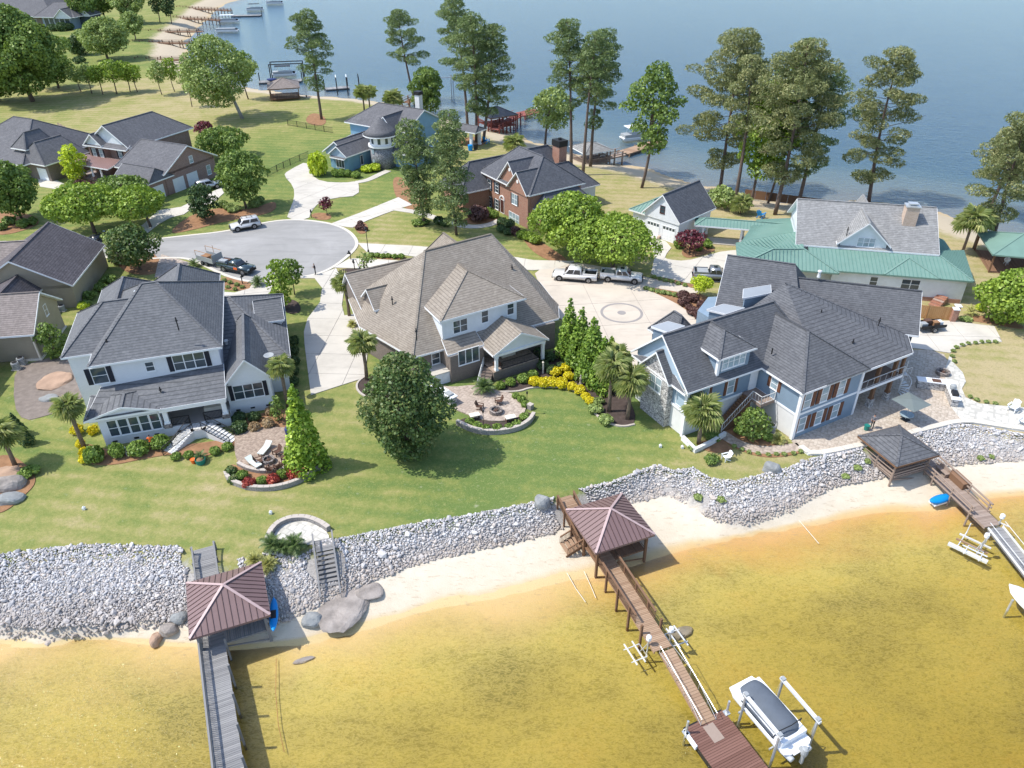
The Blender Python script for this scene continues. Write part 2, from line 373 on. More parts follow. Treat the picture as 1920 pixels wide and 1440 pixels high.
def shore_dist(X, Y):
    """signed distance to the far shore, positive on land"""
    n = len(SHORE); D = np.full(X.shape, 1e9); inside = np.zeros(X.shape, bool)
    for i in range(n):
        ax, ay = SHORE[i]; bx, by = SHORE[(i+1)%n]
        t = np.clip(((X-ax)*(bx-ax)+(Y-ay)*(by-ay))/((bx-ax)**2+(by-ay)**2+1e-9), 0, 1)
        D = np.minimum(D, np.hypot(X-ax-t*(bx-ax), Y-ay-t*(by-ay)))
        c = ((ay > Y) != (by > Y)); xs = (bx-ax)*(Y-ay)/(by-ay+1e-12)+ax
        inside ^= c & (X < xs)
    return np.where(inside, D, -D)
def height(X, Y):
    X = np.asarray(X, float); Y = np.asarray(Y, float)
    yt, yb, yw = interp(TOP, X), interp(BOT, X), interp(WAT, X); yb = np.minimum(yb, yt-.8); yw = np.minimum(yw, yb-.5)
    z = np.where(Y >= yt, 0.0, np.where(Y >= yb, -1.5*(1-(1-np.clip((yt-Y)/(yt-yb),0,1))**1.3), np.where(Y >= yw, -1.5-1.1*(yb-Y)/(yb-yw), np.interp(yw-Y, [0,3,10,22,60,100], [LAKE,LAKE-.22,LAKE-.7,LAKE-1.15,LAKE-2.2,LAKE-4]))))
    d = shore_dist(X, Y)
    z2 = np.interp(d, [-120,-45,-22,-9,0,2.0,5,13], [LAKE-9,LAKE-4.5,LAKE-1.1,LAKE-.3,LAKE,LAKE+.35,-1.2,0])
    return np.minimum(z, z2)
def gt(px, py, dz=0.0):
    """pixel -> point on the terrain"""
    z = 0.0
    for _ in range(14):
        p = g(px, py, z); z = .5*z+.5*float(height(p.x, p.y))
    p = g(px, py, z); p.z = z+dz; return p
def H0(x, y): return float(height(x, y))

xs = np.concatenate([np.arange(-420,-200,14), np.arange(-200,-64,2.5), np.arange(-64,64,.8), np.arange(64,140,2.5), np.arange(140,430,14)])
ys = np.concatenate([np.arange(-46,8,6), np.arange(8,78,.7), np.arange(78,175,1.6), np.arange(175,340,2.4), np.arange(340,640,9)])
GX, GY = np.meshgrid(xs, ys); GZ = height(GX, GY)
rs = np.random.RandomState(4)
und = sum(np.sin(GX*rs.uniform(.05,.5)+GY*rs.uniform(-.5,.5)+rs.uniform(0,6))*.015 for _ in range(8))
GZ = GZ-.03+np.where(GZ < -.25, und*1.2, und*.15)
V = np.stack([GX.ravel(), GY.ravel(), GZ.ravel()], 1); nx = len(xs)
I = np.arange(len(ys)-1)[:,None]*nx+np.arange(nx-1)[None,:]; I = I.ravel()
F = np.stack([I, I+1, I+nx+1, I+nx], 1)
# how dry the turf is, from the lawns as they are (0 lush, 1 straw)
DRY = [(200,900,9,.40),(60,960,8,.30),(330,960,10,.5),(500,970,8,.52),(150,780,7,.22),(90,790,5,.25),(600,950,4,.6),(560,1000,5,.55),(330,1010,9,.58),(120,1010,9,.5),
 (700,930,6,.10),(900,900,10,.02),(1050,820,9,.02),(1000,900,8,.05),(1180,850,6,.18),(660,770,4,.55),(680,860,5,.35),(1250,850,4,.5),(1370,880,6,.72),(1440,900,5,.6),(850,960,7,.1),(720,980,6,.15),(990,760,4,.4),(650,730,4,.35),
 (590,560,4,.35),(520,640,6,.45),(590,620,5,.4),(500,440,9,.30),(550,370,9,.30),(640,390,10,.22),(720,425,8,.6),(760,440,8,.72),(830,400,9,.25),(900,440,8,.3),(990,470,8,.4),
 (470,290,22,.06),(540,260,18,.04),(540,300,14,.06),(650,215,22,.40),(700,240,16,.35),(560,215,20,.42),(300,215,28,.95),(420,215,26,.85),(180,215,22,.4),(90,215,18,.3),(230,195,22,.85),(60,430,12,.3),(20,440,10,.3),(170,380,12,.3),(380,235,16,.6),(500,230,18,.45),
 (120,75,35,.2),(150,110,30,.3),(300,40,30,.4),(880,250,10,.6),(960,270,10,.7),(1060,320,10,.75),(1140,330,12,.72),(1180,370,10,.7),(1220,330,10,.7),(1300,360,12,.8),(1390,430,8,.85),(1400,385,12,1.0),(1480,400,12,.95),(1830,500,12,.85),(1880,560,8,.8),(1800,560,8,.85),(1850,690,7,1.0),(1900,670,7,.95),(1880,640,6,.7),(1915,730,6,.9),(1830,640,6,.8),(1790,590,5,1.0),(1600,500,10,.8),(1280,485,5,.6)]
num = np.full(GX.shape, .42*.02); den = np.full(GX.shape, .02)
for px, py, r, v in DRY:
    p = g(px, py); w = np.exp(-((GX-p.x)**2+(GY-p.y)**2)/(2*(r*.75)**2)); num += w*v; den += w
ab = [g(637,735), g(629,860), g(622,1012)]                 # the mowing line between two neighbours
side = GX > np.interp(-GY, [-ab[0].y,-ab[1].y,-ab[2].y], [ab[0].x,ab[1].x,ab[2].x])
dry = num/den
nearlawn = (GY < 78) & (np.abs(GX) < 60)
dry = np.where(nearlawn & ~side & (GX > -42), np.maximum(dry, .36), dry)
t = NT('turf_sand_and_lakebed')
at = t.n('ShaderNodeAttribute', attribute_name='dry'); tc = t.n('ShaderNodeTexCoord'); sp = t.n('ShaderNodeSeparateXYZ'); t.l(tc.outputs['Object'], sp.inputs[0])
v = t.coords()
n1 = t.noise(v, .16, 5, .62, .6); n2 = t.noise(v, 1.1, 4, .7); n3 = t.noise(v, 7.0, 3, .7); n0 = t.noise(v, .045, 3, .5)
stripe = t.n('ShaderNodeTexWave', wave_type='BANDS', bands_direction='Y'); stripe.inputs['Scale'].default_value = .16; stripe.inputs['Distortion'].default_value = 1.2; stripe.inputs['Detail'].default_value = 1
t.l(t.coords(rot=(0,0,.15)), stripe.inputs['Vector'])
d = t.math('ADD', at.outputs['Fac'], t.math('ADD', t.math('MULTIPLY', t.math('SUBTRACT', n1, .5), 1.25), t.math('ADD', t.math('MULTIPLY', t.math('SUBTRACT', n2, .5), .95), t.math('MULTIPLY', t.math('SUBTRACT', stripe.outputs['Fac'], .5), .2))))
grass = t.ramp(d, [(0, (.125,.185,.05)), (.25, (.19,.225,.062)), (.5, (.275,.27,.09)), (.75, (.37,.315,.15)), (1, (.45,.36,.21))])
n4 = t.noise(v, 2.8, 5, .75)
grass = t.mix(t.math('MULTIPLY', t.math('GREATER_THAN', n4, .56), .22), grass, (.12,.155,.045))
grass = t.mix(t.math('MULTIPLY', t.math('LESS_THAN', n4, .42), .25), grass, (.42,.38,.17))
grass = t.mix(t.math('MULTIPLY', t.math('SUBTRACT', n3, .3), .8), grass, (.075,.115,.035))
fine = t.noise(v, 16, 3, .8)
grass = t.mix(t.math('MULTIPLY', t.math('GREATER_THAN', fine, .58), .22), grass, (.44,.42,.2))
# sand by height above the lake, wet and orange at the water's edge
zz = t.math('ADD', sp.outputs[2], t.math('MULTIPLY', t.math('SUBTRACT', n1, .5), .30))
wr = t.n('ShaderNodeMapRange'); wr.inputs[1].default_value = LAKE-.9; wr.inputs[2].default_value = LAKE+.9; t.l(zz, wr.inputs[0])
sand = t.ramp(wr.outputs[0], [(0, (.56,.34,.10)), (.42, (.56,.35,.12)), (.50, (.57,.38,.17)), (.56, (.56,.42,.23)), (.64, (.60,.525,.41)), (1, (.62,.56,.46))])
sand = t.mix(t.math('MULTIPLY', t.math('SUBTRACT', n2, .35), .55), sand, (.36,.27,.16))
dsr = t.n('ShaderNodeMapRange'); dsr.inputs[1].default_value = LAKE-.02; dsr.inputs[2].default_value = LAKE-.36; t.l(t.math('ADD', sp.outputs[2], t.math('MULTIPLY', t.math('SUBTRACT', n1, .5), .55)), dsr.inputs[0]); deepsp = dsr.outputs[0]
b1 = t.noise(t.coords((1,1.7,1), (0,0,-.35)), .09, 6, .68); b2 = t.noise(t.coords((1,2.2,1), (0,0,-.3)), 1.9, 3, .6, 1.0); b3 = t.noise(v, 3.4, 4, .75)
olive = t.ramp(b1, [(.34, (.25,.225,.072)), (.47, (.37,.325,.105)), (.56, (.46,.40,.13)), (.70, (.52,.41,.125))])
olive = t.mix(t.math('MULTIPLY', t.math('MAXIMUM', t.math('SUBTRACT', b3, .5), 0.0), 2.6), olive, (.20,.175,.06))
caustic = t.math('SUBTRACT', 1.0, t.math('MULTIPLY', t.math('ABSOLUTE', t.math('SUBTRACT', b2, .5)), 9.0))
olive = t.mix(t.math('MULTIPLY', t.math('MAXIMUM', caustic, 0.0), .42), olive, (.74,.63,.30))  # pale net of rippling light painted into the lakebed colour
xr = t.n('ShaderNodeMapRange'); xr.inputs[1].default_value = 17; xr.inputs[2].default_value = 6; t.l(t.math('ADD', sp.outputs[0], t.math('MULTIPLY', n1, 8.0)), xr.inputs[0])
under = t.math('LESS_THAN', zz, LAKE+.15)
sand = t.mix(t.math('MULTIPLY', t.math('MULTIPLY', xr.outputs[0], under), .75), sand, (.58,.46,.24))
wrack = t.noise(t.coords((.6,2.4,1), (0,0,-.3)), 1.6, 5, .75)
sand = t.mix(t.math('MULTIPLY', t.math('GREATER_THAN', wrack, .60), .4), sand, (.34,.26,.17))
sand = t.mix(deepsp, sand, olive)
soil = t.n('ShaderNodeMapRange'); soil.inputs[1].default_value = -.55; soil.inputs[2].default_value = -.15; t.l(t.math('ADD', sp.outputs[2], t.math('MULTIPLY', t.math('SUBTRACT', n2, .5), .95)), soil.inputs[0])
bk = t.n('ShaderNodeAttribute', attribute_name='bank')
yr = t.n('ShaderNodeMapRange'); yr.inputs[1].default_value = 64; yr.inputs[2].default_value = 70; yr.inputs[4].default_value = .7; t.l(sp.outputs[1], yr.inputs[0])
sand = t.mix(yr.outputs[0], sand, (.44,.36,.25))
sand = t.mix(bk.outputs['Fac'], sand, t.ramp(n3, [(.3, (.25,.235,.22)), (.7, (.46,.44,.42))]))
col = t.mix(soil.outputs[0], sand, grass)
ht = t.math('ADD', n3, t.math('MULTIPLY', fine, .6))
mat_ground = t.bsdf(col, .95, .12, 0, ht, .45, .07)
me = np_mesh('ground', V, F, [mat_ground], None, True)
bankv = ((GY < interp(TOP, GX)-.1) & (GY > interp(BOT, GX)-.2)).astype(np.float32)
a = me.attributes.new('bank', 'FLOAT', 'POINT'); a.data.foreach_set('value', bankv.ravel())
a = me.attributes.new('dry', 'FLOAT', 'POINT'); a.data.foreach_set('value', dry.ravel().astype(np.float32))
tag(link('ground', me), kind='structure')

# ------------------------------------------------------------------ the lake: clear, tea-coloured water over sand
def water(name, ws, bs, df_f, df_c, ab, dens, rough, ior=1.38, gc=(1,1,1)):
    t = NT(name); v = t.coords()
    w1 = t.noise(t.coords((1,1.7,1), (0,0,.3)), 1.5*ws, 4, .6, .3); w2 = t.noise(v, .22*ws, 3, .5, .3); w3 = t.noise(t.coords((1,2.0,1), (0,0,-.35)), 4.5*ws, 3, .6, .5)
    hsum = t.math('ADD', t.math('MULTIPLY', w1, .7), t.math('ADD', t.math('MULTIPLY', w2, .5), t.math('MULTIPLY', w3, .25)))
    b = t.n('ShaderNodeBump'); b.inputs['Strength'].default_value = bs; b.inputs['Distance'].default_value = .2; t.l(hsum, b.inputs['Height'])
    fr = t.n('ShaderNodeFresnel'); fr.inputs['IOR'].default_value = ior; t.l(b.outputs[0], fr.inputs['Normal'])
    tr = t.n('ShaderNodeBsdfTransparent'); gl = t.n('ShaderNodeBsdfGlossy'); gl.inputs['Roughness'].default_value = rough; gl.inputs[0].default_value = (*gc, 1); t.l(b.outputs[0], gl.inputs['Normal'])
    df = t.n('ShaderNodeBsdfDiffuse'); df.inputs[0].default_value = (*df_c, 1); t.l(b.outputs[0], df.inputs['Normal'])
    m0 = t.n('ShaderNodeMixShader'); m0.inputs[0].default_value = df_f; t.l(tr.outputs[0], m0.inputs[1]); t.l(df.outputs[0], m0.inputs[2])
    m1 = t.n('ShaderNodeMixShader'); t.l(fr.outputs[0], m1.inputs[0]); t.l(m0.outputs[0], m1.inputs[1]); t.l(gl.outputs[0], m1.inputs[2]); t.l(m1.outputs[0], t.out.inputs['Surface'])
    va = t.n('ShaderNodeVolumeAbsorption'); va.inputs['Color'].default_value = (*ab, 1); va.inputs['Density'].default_value = dens; t.l(va.outputs[0], t.out.inputs['Volume'])
    t.mat.cycles.homogeneous_volume = True; return t.mat
# the shallow cove in front is clear and tea coloured; the open lake behind is deep and blue
tag(MB().box(-700,700,-60,62,-22,LAKE).build('cove_water', water('cove_water', 1.0, .5, .03, (.22,.24,.20), (.74,.67,.10), .62, .07)), kind='structure')
tag(MB().box(-1800,1800,62.01,2600,-22,LAKE).build('lake', water('lake_water', .42, 1.0, .5, (.064,.135,.215), (.60,.72,.66), .35, .12, 1.21, (.78,.9,1))), kind='structure')

# ------------------------------------------------------------------ sheets on the ground: roads, drives, patios, beds
def chaikin(p, it=2, closed=True):
    for _ in range(it):
        q = []
        n = len(p)
        for i in range(n if closed else n-1):
            a, b_ = p[i], p[(i+1)%n]
            q += [(a[0]*.75+b_[0]*.25, a[1]*.75+b_[1]*.25), (a[0]*.25+b_[0]*.75, a[1]*.25+b_[1]*.75)]
        p = q if closed else [p[0]]+q+[p[-1]]
    return p
def outline(px, smooth=1, z=0.0):
    p = [tuple(g(x, y, z)[:2]) for x, y in px]
    return chaikin(p, smooth) if smooth else p
def clip_half(p, nx_, ny_, c):
    out = []
    for i in range(len(p)):
        a, b_ = p[i], p[(i+1)%len(p)]; da = a[0]*nx_+a[1]*ny_-c; db = b_[0]*nx_+b_[1]*ny_-c
        if da >= 0: out.append(a)
        if (da >= 0) != (db >= 0):
            k = da/(da-db); out.append((a[0]+(b_[0]-a[0])*k, a[1]+(b_[1]-a[1])*k))
    return out
def sheet(name, px, z, mat, smooth=1, thick=.08, world_pts=None):
    p = world_pts or outline(px, smooth)
    return tag(MB().poly(p, z-thick, z).build(name, mat), kind='structure')
def slabs(name, px, z, mat, ang, size, smooth=1, gap=.05, off=(0,0)):
    """a drive cast in bays: every bay a slab of its own with open joints"""
    p = outline(px, smooth); root = tag(MB().poly(p, z-.10, z-.035).build(name, M['dark_conc']), kind='structure')
    ca, sa = math.cos(ang), math.sin(ang)
    us = [a_*ca+b_*sa for a_, b_ in p]; vs = [-a_*sa+b_*ca for a_, b_ in p]
    k = 0
    for iu in range(int((max(us)-min(us))/size)+1):
        for iv in range(int((max(vs)-min(vs))/size)+1):
            u0 = min(us)+iu*size+gap/2+off[0]; v0 = min(vs)+iv*size+gap/2+off[1]
            q = p
            for nx_, ny_, c in ((ca,sa,u0),(-ca,-sa,-(u0+size-gap)),(-sa,ca,v0),(sa,-ca,-(v0+size-gap))):
                q = clip_half(q, nx_, ny_, c) if q else q
            q = [q[i] for i in range(len(q)) if math.hypot(q[i][0]-q[i-1][0], q[i][1]-q[i-1][1]) > .02] if q else q
            if not q or len(q) < 3: continue
            ar = abs(sum(q[i][0]*q[(i+1)%len(q)][1]-q[(i+1)%len(q)][0]*q[i][1] for i in range(len(q))))/2
            if ar < .35: continue
            MB().poly(q, z-.034, z+random.uniform(-.004,.004)).build('slab', mat, root)
    return root
def ribbon_pts(pts, w, closed=False):
    """left and right edges of a band along a polyline in plan"""
    n = len(pts); L, R = [], []
    for i in range(n):
        a = Vector(pts[i-1 if closed or i else 0][:2]); b_ = Vector(pts[(i+1)%n if closed else min(i+1,n-1)][:2])
        d_ = (b_-a).normalized() if (b_-a).length > 1e-6 else Vector((1,0)); nn = Vector((-d_.y, d_.x))*w/2; c = Vector(pts[i][:2])
        L.append(c+nn); R.append(c-nn)
    return L, R
def band(name, pts, w, z0, z1, mat, parent=None, closed=False):
    L, R = ribbon_pts(pts, w, closed); n = len(pts); mb = MB()
    vs = [(*p, z1) for p in L]+[(*p, z1) for p in R]+[(*p, z0) for p in L]+[(*p, z0) for p in R]
    fs = []
    for i in range(n if closed else n-1):
        j = (i+1)%n
        fs += [(n+i, n+j, j, i), (i, j, 2*n+j, 2*n+i), (3*n+i, 3*n+j, n+j, n+i)]
    if not closed: fs += [(0, 2*n, 3*n, n), (n-1, 2*n-1, 4*n-1, 3*n-1)]
    mb.add(vs, fs); return mb.build(name, mat, parent)
def path(px, sm=2): return chaikin([tuple(g(x, y)[:2]) for x, y in px], sm, False)
def block_wall(name, px, w, h, label, sm=2, mat='blockwall', cap='kerbstone', bl=.55, z0=-.05, world_pts=None):
    """low retaining wall: core, and cap stones laid end to end"""
    p = world_pts or path(px, sm); root = empty(name, (p[0][0], p[0][1], 0), 0, label, 'wall')
    off = [(a_-p[0][0], b_-p[0][1]) for a_, b_ in p]
    band('core', off, w, z0, h-.07, M[mat], root)
    dist = [0]
    for i in range(1, len(off)): dist.append(dist[-1]+math.hypot(off[i][0]-off[i-1][0], off[i][1]-off[i-1][1]))
    n = max(2, int(dist[-1]/bl)); X_ = np.interp(np.linspace(0, dist[-1], n+1), dist, [q[0] for q in off]); Y_ = np.interp(np.linspace(0, dist[-1], n+1), dist, [q[1] for q in off])
    for i in range(n):
        c = Vector(((X_[i]+X_[i+1])/2, (Y_[i]+Y_[i+1])/2)); d_ = Vector((X_[i+1]-X_[i], Y_[i+1]-Y_[i])); L_ = d_.length*.48; d_.normalize(); nn = Vector((-d_.y, d_.x))*(w*.56)
        zt = h+random.uniform(-.008,.008)
        q = [c-d_*L_-nn, c+d_*L_-nn, c+d_*L_+nn, c-d_*L_+nn]
        MB().poly([(a_.x, a_.y) for a_ in q], h-.07, zt).build('cap_stone', M[cap], root)
    return root

def pavers(name, c, c2, scale=3.2):
    t = NT(name); a_ = t.n('ShaderNodeTexVoronoi', feature='F1', distance='CHEBYCHEV'); a_.inputs['Scale'].default_value = scale; a_.inputs['Randomness'].default_value = .55
    vv = t.coords(rot=(0,0,.5)); t.l(vv, a_.inputs['Vector']); s_ = t.n('ShaderNodeSeparateColor'); t.l(a_.outputs['Color'], s_.inputs[0])
    n = t.noise(vv, .5, 4, .6)
    col = t.mix(s_.outputs[0], c, c2); col = t.mix(t.math('MULTIPLY', t.math('GREATER_THAN', a_.outputs['Distance'], .42), .45), col, dk(c, .5))
    return t.bsdf(t.mix(t.math('MULTIPLY', n, .35), col, dk(c, .8)), .88, .2, 0, a_.outputs['Distance'], -.3, .02)
M['paverC'] = pavers('sandy_pavers', (.44,.37,.30), (.58,.51,.43)); M['paverW'] = pavers('pale_flagstone', (.52,.50,.45), (.68,.66,.60), 1.7)
M['paverA'] = pavers('tan_pavers', (.30,.23,.18), (.43,.34,.27), 3.6); M['paverB'] = pavers('beige_pavers', (.38,.31,.26), (.52,.44,.37), 3.0)
t = NT('worn_asphalt'); v = t.coords(); n1 = t.noise(v, .12, 5, .65, 1.0); n2 = t.noise(t.coords((.25,1.6,1), (0,0,.05)), .5, 4, .6); n3 = t.noise(v, 10, 3, .8)
col = t.ramp(n1, [(.3, (.27,.265,.255)), (.7, (.37,.36,.35))]); col = t.mix(t.math('MULTIPLY', t.math('MAXIMUM', t.math('SUBTRACT', n2, .5), 0.0), 3.0), col, (.22,.215,.21)); col = t.mix(t.math('MULTIPLY', n3, .35), col, (.30,.30,.295))
M['asphalt'] = t.bsdf(col, .93, .15, 0, n3, .3, .02)

ROAD = [(120,447),(180,445),(260,452),(340,443),(427,434),(491,418),(537,412),(580,413),(624,420),(653,432),(668,448),(670,462),(653,480),(624,502),(596,514),(559,521),(515,527),(471,529),(438,522),(405,509),(373,492),(340,482),(250,487),(190,482),(120,476)]
rp = outline(ROAD, 2); sheet('road', None, .02, M['asphalt'], world_pts=rp)
n_ = len(rp); kr = [p for i, p in enumerate(rp)]
band('kerb', kr, .5, -.05, .055, M['curb'], None, True)['kind'] = 'structure'
slabs('driveway_of_turret_house', [(537,411),(543,395),(552,372),(551,350),(532,329),(539,321),(578,301),(583,328),(603,341),(647,343),(667,340),(673,344),(673,367),(627,371),(598,380),(583,397),(579,412)], .05, M['concrete'], -.55, 5.2)
band('front_walk_of_turret_house', path([(668,342),(690,338),(712,327),(728,320)]), 1.5, -.05, .052, M['concrete'])['kind'] = 'structure'
slabs('driveway_of_brick_house', [(622,419),(673,400),(747,370),(773,384),(735,396),(690,413),(661,427),(645,425)], .05, M['concrete2'], .62, 3.4, 0)
band('front_walk_of_brick_house', path([(742,392),(790,399),(840,418),(880,426),(915,423),(938,413)]), 1.5, -.05, .045, M['concrete'])['kind'] = 'structure'
slabs('shared_lane', [(671,456),(773,461),(900,471),(1000,488),(1080,490),(1045,503),(1000,507),(900,500),(761,479),(690,475)], .05, M['concrete2'], -.1, 4.5, 0)
slabs('driveway_of_taupe_house_front', [(626,502),(655,485),(690,485),(790,492),(800,520),(735,512),(693,504)], .052, M['concrete2'], .1, 4.0, 0)
slabs('driveway_of_taupe_house', [(560,522),(590,522),(604,540),(600,567),(577,597),(570,622),(571,645),(583,741),(685,708),(690,650),(700,600),(669,588),(646,592),(641,573),(647,528),(630,503),(597,515)], .055, M['concrete'], -.06, 4.4, 0)
slabs('driveway_of_white_house', [(474,530),(514,527),(505,552),(490,562),(462,575),(400,562),(408,547),(440,549),(468,541)], .05, M['concrete'], .2, 4.0, 0)
sheet('pebble_drive', [(303,477),(357,493),(352,502),(320,522),(290,520),(296,495)], .05, M['paverB'], 0)
court = [(1000,506),(1065,491),(1130,500),(1220,522),(1300,540),(1312,549),(1290,551),(1216,538),(1207,541),(1240,555),(1280,576),(1305,598),(1326,612),(1310,660),(1270,685),(1212,712),(1190,690),(1150,655),(1100,625),(1050,600),(1025,570),(1012,535)]
slabs('circle_court', court, .05, M['court'], .12, 6.2, 1)
cc = g(1165.5, 587); rr = 2.75
for nm, r0, w_ in (('court_ring', 2.62, .34), ('court_medallion', .28, .56)):
    pts = [(cc.x+r0*math.cos(2*math.pi*i/48), cc.y+r0*math.sin(2*math.pi*i/48)) for i in range(48)]
    band(nm, pts, w_, .02, .062, M['dark_conc'], None, True)['kind'] = 'structure'
slabs('driveway_of_green_roof_house', [(1209,438),(1263,459),(1245,482),(1252,487),(1286,490),(1323,480),(1359,470),(1420,468),(1420,500),(1380,530),(1323,528),(1294,533),(1255,522),(1219,517),(1224,500),(1228,475)], .05, M['concrete2'], -.5, 5.0, 1)
slabs('parking_pad', [(1690,602),(1781,602),(1864,612),(1879,641),(1820,645),(1793,652),(1781,662),(1740,656),(1690,650)], .05, M['concrete2'], -.08, 4.2, 0)
sheet('lakeside_patio', [(1484,828),(1521,855),(1611,836),(1722,808),(1802,788),(1800,760),(1790,720),(1782,690),(1770,665),(1740,656),(1700,658),(1580,730)], .05, M['paverC'], 0)
sheet('flagstone_walk', [(1770,700),(1781,663),(1787,680),(1805,699),(1811,716),(1803,729),(1810,745),(1836,757),(1887,762),(1930,765),(2050,770),(2050,818),(1925,808),(1842,794),(1801,787),(1780,760)], .056, M['paverW'], 0)
slabs('driveway_of_gabled_brick_house', [(296,395),(340,388),(380,368),(415,352),(420,362),(400,380),(356,394),(345,402),(320,408),(298,420),(260,450),(225,450),(270,420)], .05, M['concrete2'], .5, 4.5, 0)
sheet('service_court', [(90,330),(120,345),(108,355),(75,350),(70,335)], .05, M['concrete2'], 0)
sheet('side_yard_gravel', [(28,690),(60,680),(130,660),(165,700),(150,760),(85,780),(45,790),(25,760)], .02, plain('grey_gravel', (.23,.195,.17), .95, .3, 1.5, .1, 0, .6, 8), 1)
sheet('far_drive', [(-40,455),(12,452),(8,520),(-40,530)], .05, M['concrete2'], 0)
sheet('patio_of_white_house', [(441,829),(440,813),(499,804),(545,806),(555,850),(547,880),(524,883),(493,887),(469,882),(447,871),(441,853)], .30, M['paverA'], 1, .35)
sheet('patio_of_taupe_house', [(821,722),(845,727),(896,722),(932,733),(959,738),(978,751),(987,763),(982,778),(963,787),(936,791),(907,789),(884,781),(848,766),(859,756)], .10, M['paverB'], 1, .15)
sheet('half_round_landing', [(512,1008),(520,988),(545,977),(575,977),(600,988),(616,1000),(618,1016),(585,1022),(545,1020)], .03, M['paverW'], 1)
BEDS = [('dmulch', [(685,707),(671,716),(668,728),(676,739),(694,748),(760,750),(790,720),(730,700)]),
 ('dmulch', [(973,735),(994,727),(1042,725),(1072,730),(1095,742),(1107,761),(1118,780),(1143,795),(1168,801),(1190,796),(1192,770),(1150,700),(1060,640),(1012,680),(1000,700),(930,715),(938,733)]),
 ('dmulch', [(855,790),(880,803),(907,810),(942,810),(973,803),(994,788),(999,776),(984,772),(963,788),(936,792),(907,790),(882,781)]),
 ('dmulch', [(628,503),(693,505),(700,520),(690,560),(648,528)]),
 ('mulch', [(1205,540),(1240,556),(1280,578),(1303,598),(1326,614),(1345,590),(1335,560),(1310,550),(1290,551),(1216,537)]),
 ('mulch', [(1222,524),(1300,541),(1312,536),(1230,517)]),
 ('mulch', [(1366,812),(1392,828),(1428,838),(1463,838),(1484,828),(1437,806),(1392,796),(1350,800)]),
 ('mulch', [(1355,828),(1400,850),(1432,858),(1470,857),(1513,846),(1500,838),(1465,848),(1430,848),(1398,841),(1373,830),(1360,820)]),
 ('mulch', [(1352,820),(1362,832),(1380,846),(1330,850),(1300,830)]),
 ('mulch', [(425,895),(440,908),(475,918),(524,916),(569,901),(598,882),(600,860),(560,880),(524,886),(493,889),(465,884),(445,873),(432,870)]),
 ('mulch', [(440,790),(500,772),(545,765),(560,790),(548,808),(499,806),(440,815)]),
 ('mulch', [(150,860),(175,872),(215,872),(260,862),(330,850),(380,860),(440,835),(460,826),(440,822),(320,838),(200,846),(165,830),(150,845)]),
 ('mulch', [(255,755),(265,760),(262,770),(250,765)]),
 ('mulch', [(310,440),(360,400),(420,388),(470,395),(515,375),(520,390),(500,402),(420,415),(360,432)]),
 ('mulch', [(580,403),(598,398),(622,402),(620,412),(596,413)]),
 ('mulch', [(660,418),(668,412),(690,420),(690,436),(672,440)]),
 ('mulch', [(735,330),(760,335),(800,350),(800,385),(770,400),(740,370)]),
 ('mulch', [(860,415),(900,400),(960,420),(990,450),(1010,450),(1040,470),(1070,490),(1045,495),(1000,475),(975,440),(935,425),(925,415),(890,422)]),
 ('mulch', [(1275,470),(1300,458),(1330,462),(1345,470),(1310,480),(1285,485)]),
 ('mulch', [(125,350),(170,340),(210,345),(200,360),(160,372),(130,365)]),
 ('mulch', [(240,460),(300,478),(302,515),(240,515),(215,490)]),
 ('mulch', [(440,520),(480,535),(470,542),(445,546),(405,540),(412,520)]),
 ('mulch', [(585,210),(610,218),(612,234),(588,236),(570,226)]),
 ('mulch', [(860,260),(900,255),(915,268),(895,275),(868,274)]),
 ('mulch', [(-20,395),(60,400),(80,420),(20,440),(-20,440)]),
 ('mulch', [(1780,600),(1840,590),(1900,600),(1930,620),(1860,608),(1800,598)]),
 ('mulch', [(-20,860),(20,850),(60,880),(70,905),(40,935),(10,960),(-20,965)]),
 ('mulch', [(690,478),(762,481),(760,488),(692,484)]),
 ('dmulch', [(538,560),(560,565),(566,585),(545,590),(530,580)])]
for i, (m, q) in enumerate(BEDS): sheet('planting_bed', q, .03+.002*(i%4), M[m], 2)
band('bed_edging', path([(938,735),(973,735),(994,727),(1042,725),(1072,730),(1095,742),(1107,761),(1118,780),(1143,795),(1168,801),(1190,796)]), .22, -.02, .12, M['kerbstone'])['kind'] = 'structure'
band('bed_edging', path([(684,707),(671,716),(668,728),(676,739),(694,748)]), .22, -.02, .12, M['kerbstone'])['kind'] = 'structure'
band('garden_path', path([(1352,812),(1366,822),(1385,833),(1412,842),(1440,845),(1470,842),(1500,838)]), 1.25, -.05, .05, M['paverB'])['kind'] = 'structure'
block_wall('patio_wall', [(857,795),(880,807),(907,814),(942,813),(973,806),(994,793),(1001,780)], .34, .55, 'curved block seat wall around the beige fire pit patio')
block_wall('terrace_wall', [(424,890),(428,900),(440,909),(475,920),(524,918),(569,902),(600,880)], .32, .5, 'curved block wall around red shrubs below the tan patio')
block_wall('terrace_step_wall', [(447,872),(465,882),(493,888),(524,884),(545,881)], .3, .42, 'upper block wall edging the tan patio behind red shrubs')
block_wall('landing_wall', [(503,1016),(508,1000),(522,985),(545,975),(575,974),(600,983),(617,995)], .38, .5, 'curved block wall behind the half round landing above the rocks')
block_wall('shore_wall', [(1500,838),(1521,855),(1611,837),(1722,809),(1802,789),(1842,795),(1925,808),(2020,818)], .55, .24, 'long pale wall capping the stone bank at the lakeside patio', 1, 'parge', 'curb', 1.2, -.9)
block_wall('planter_wall', [(1279,824),(1303,848),(1332,834),(1359,817)], .3, .5, 'low white wall round the palm planter by the blue house', 0, 'parge', 'parge', 1.0)
block_wall('seat_pier', [(990,764),(998,768)], .5, .6, 'short block pier beside the gap in the seat wall', 0)

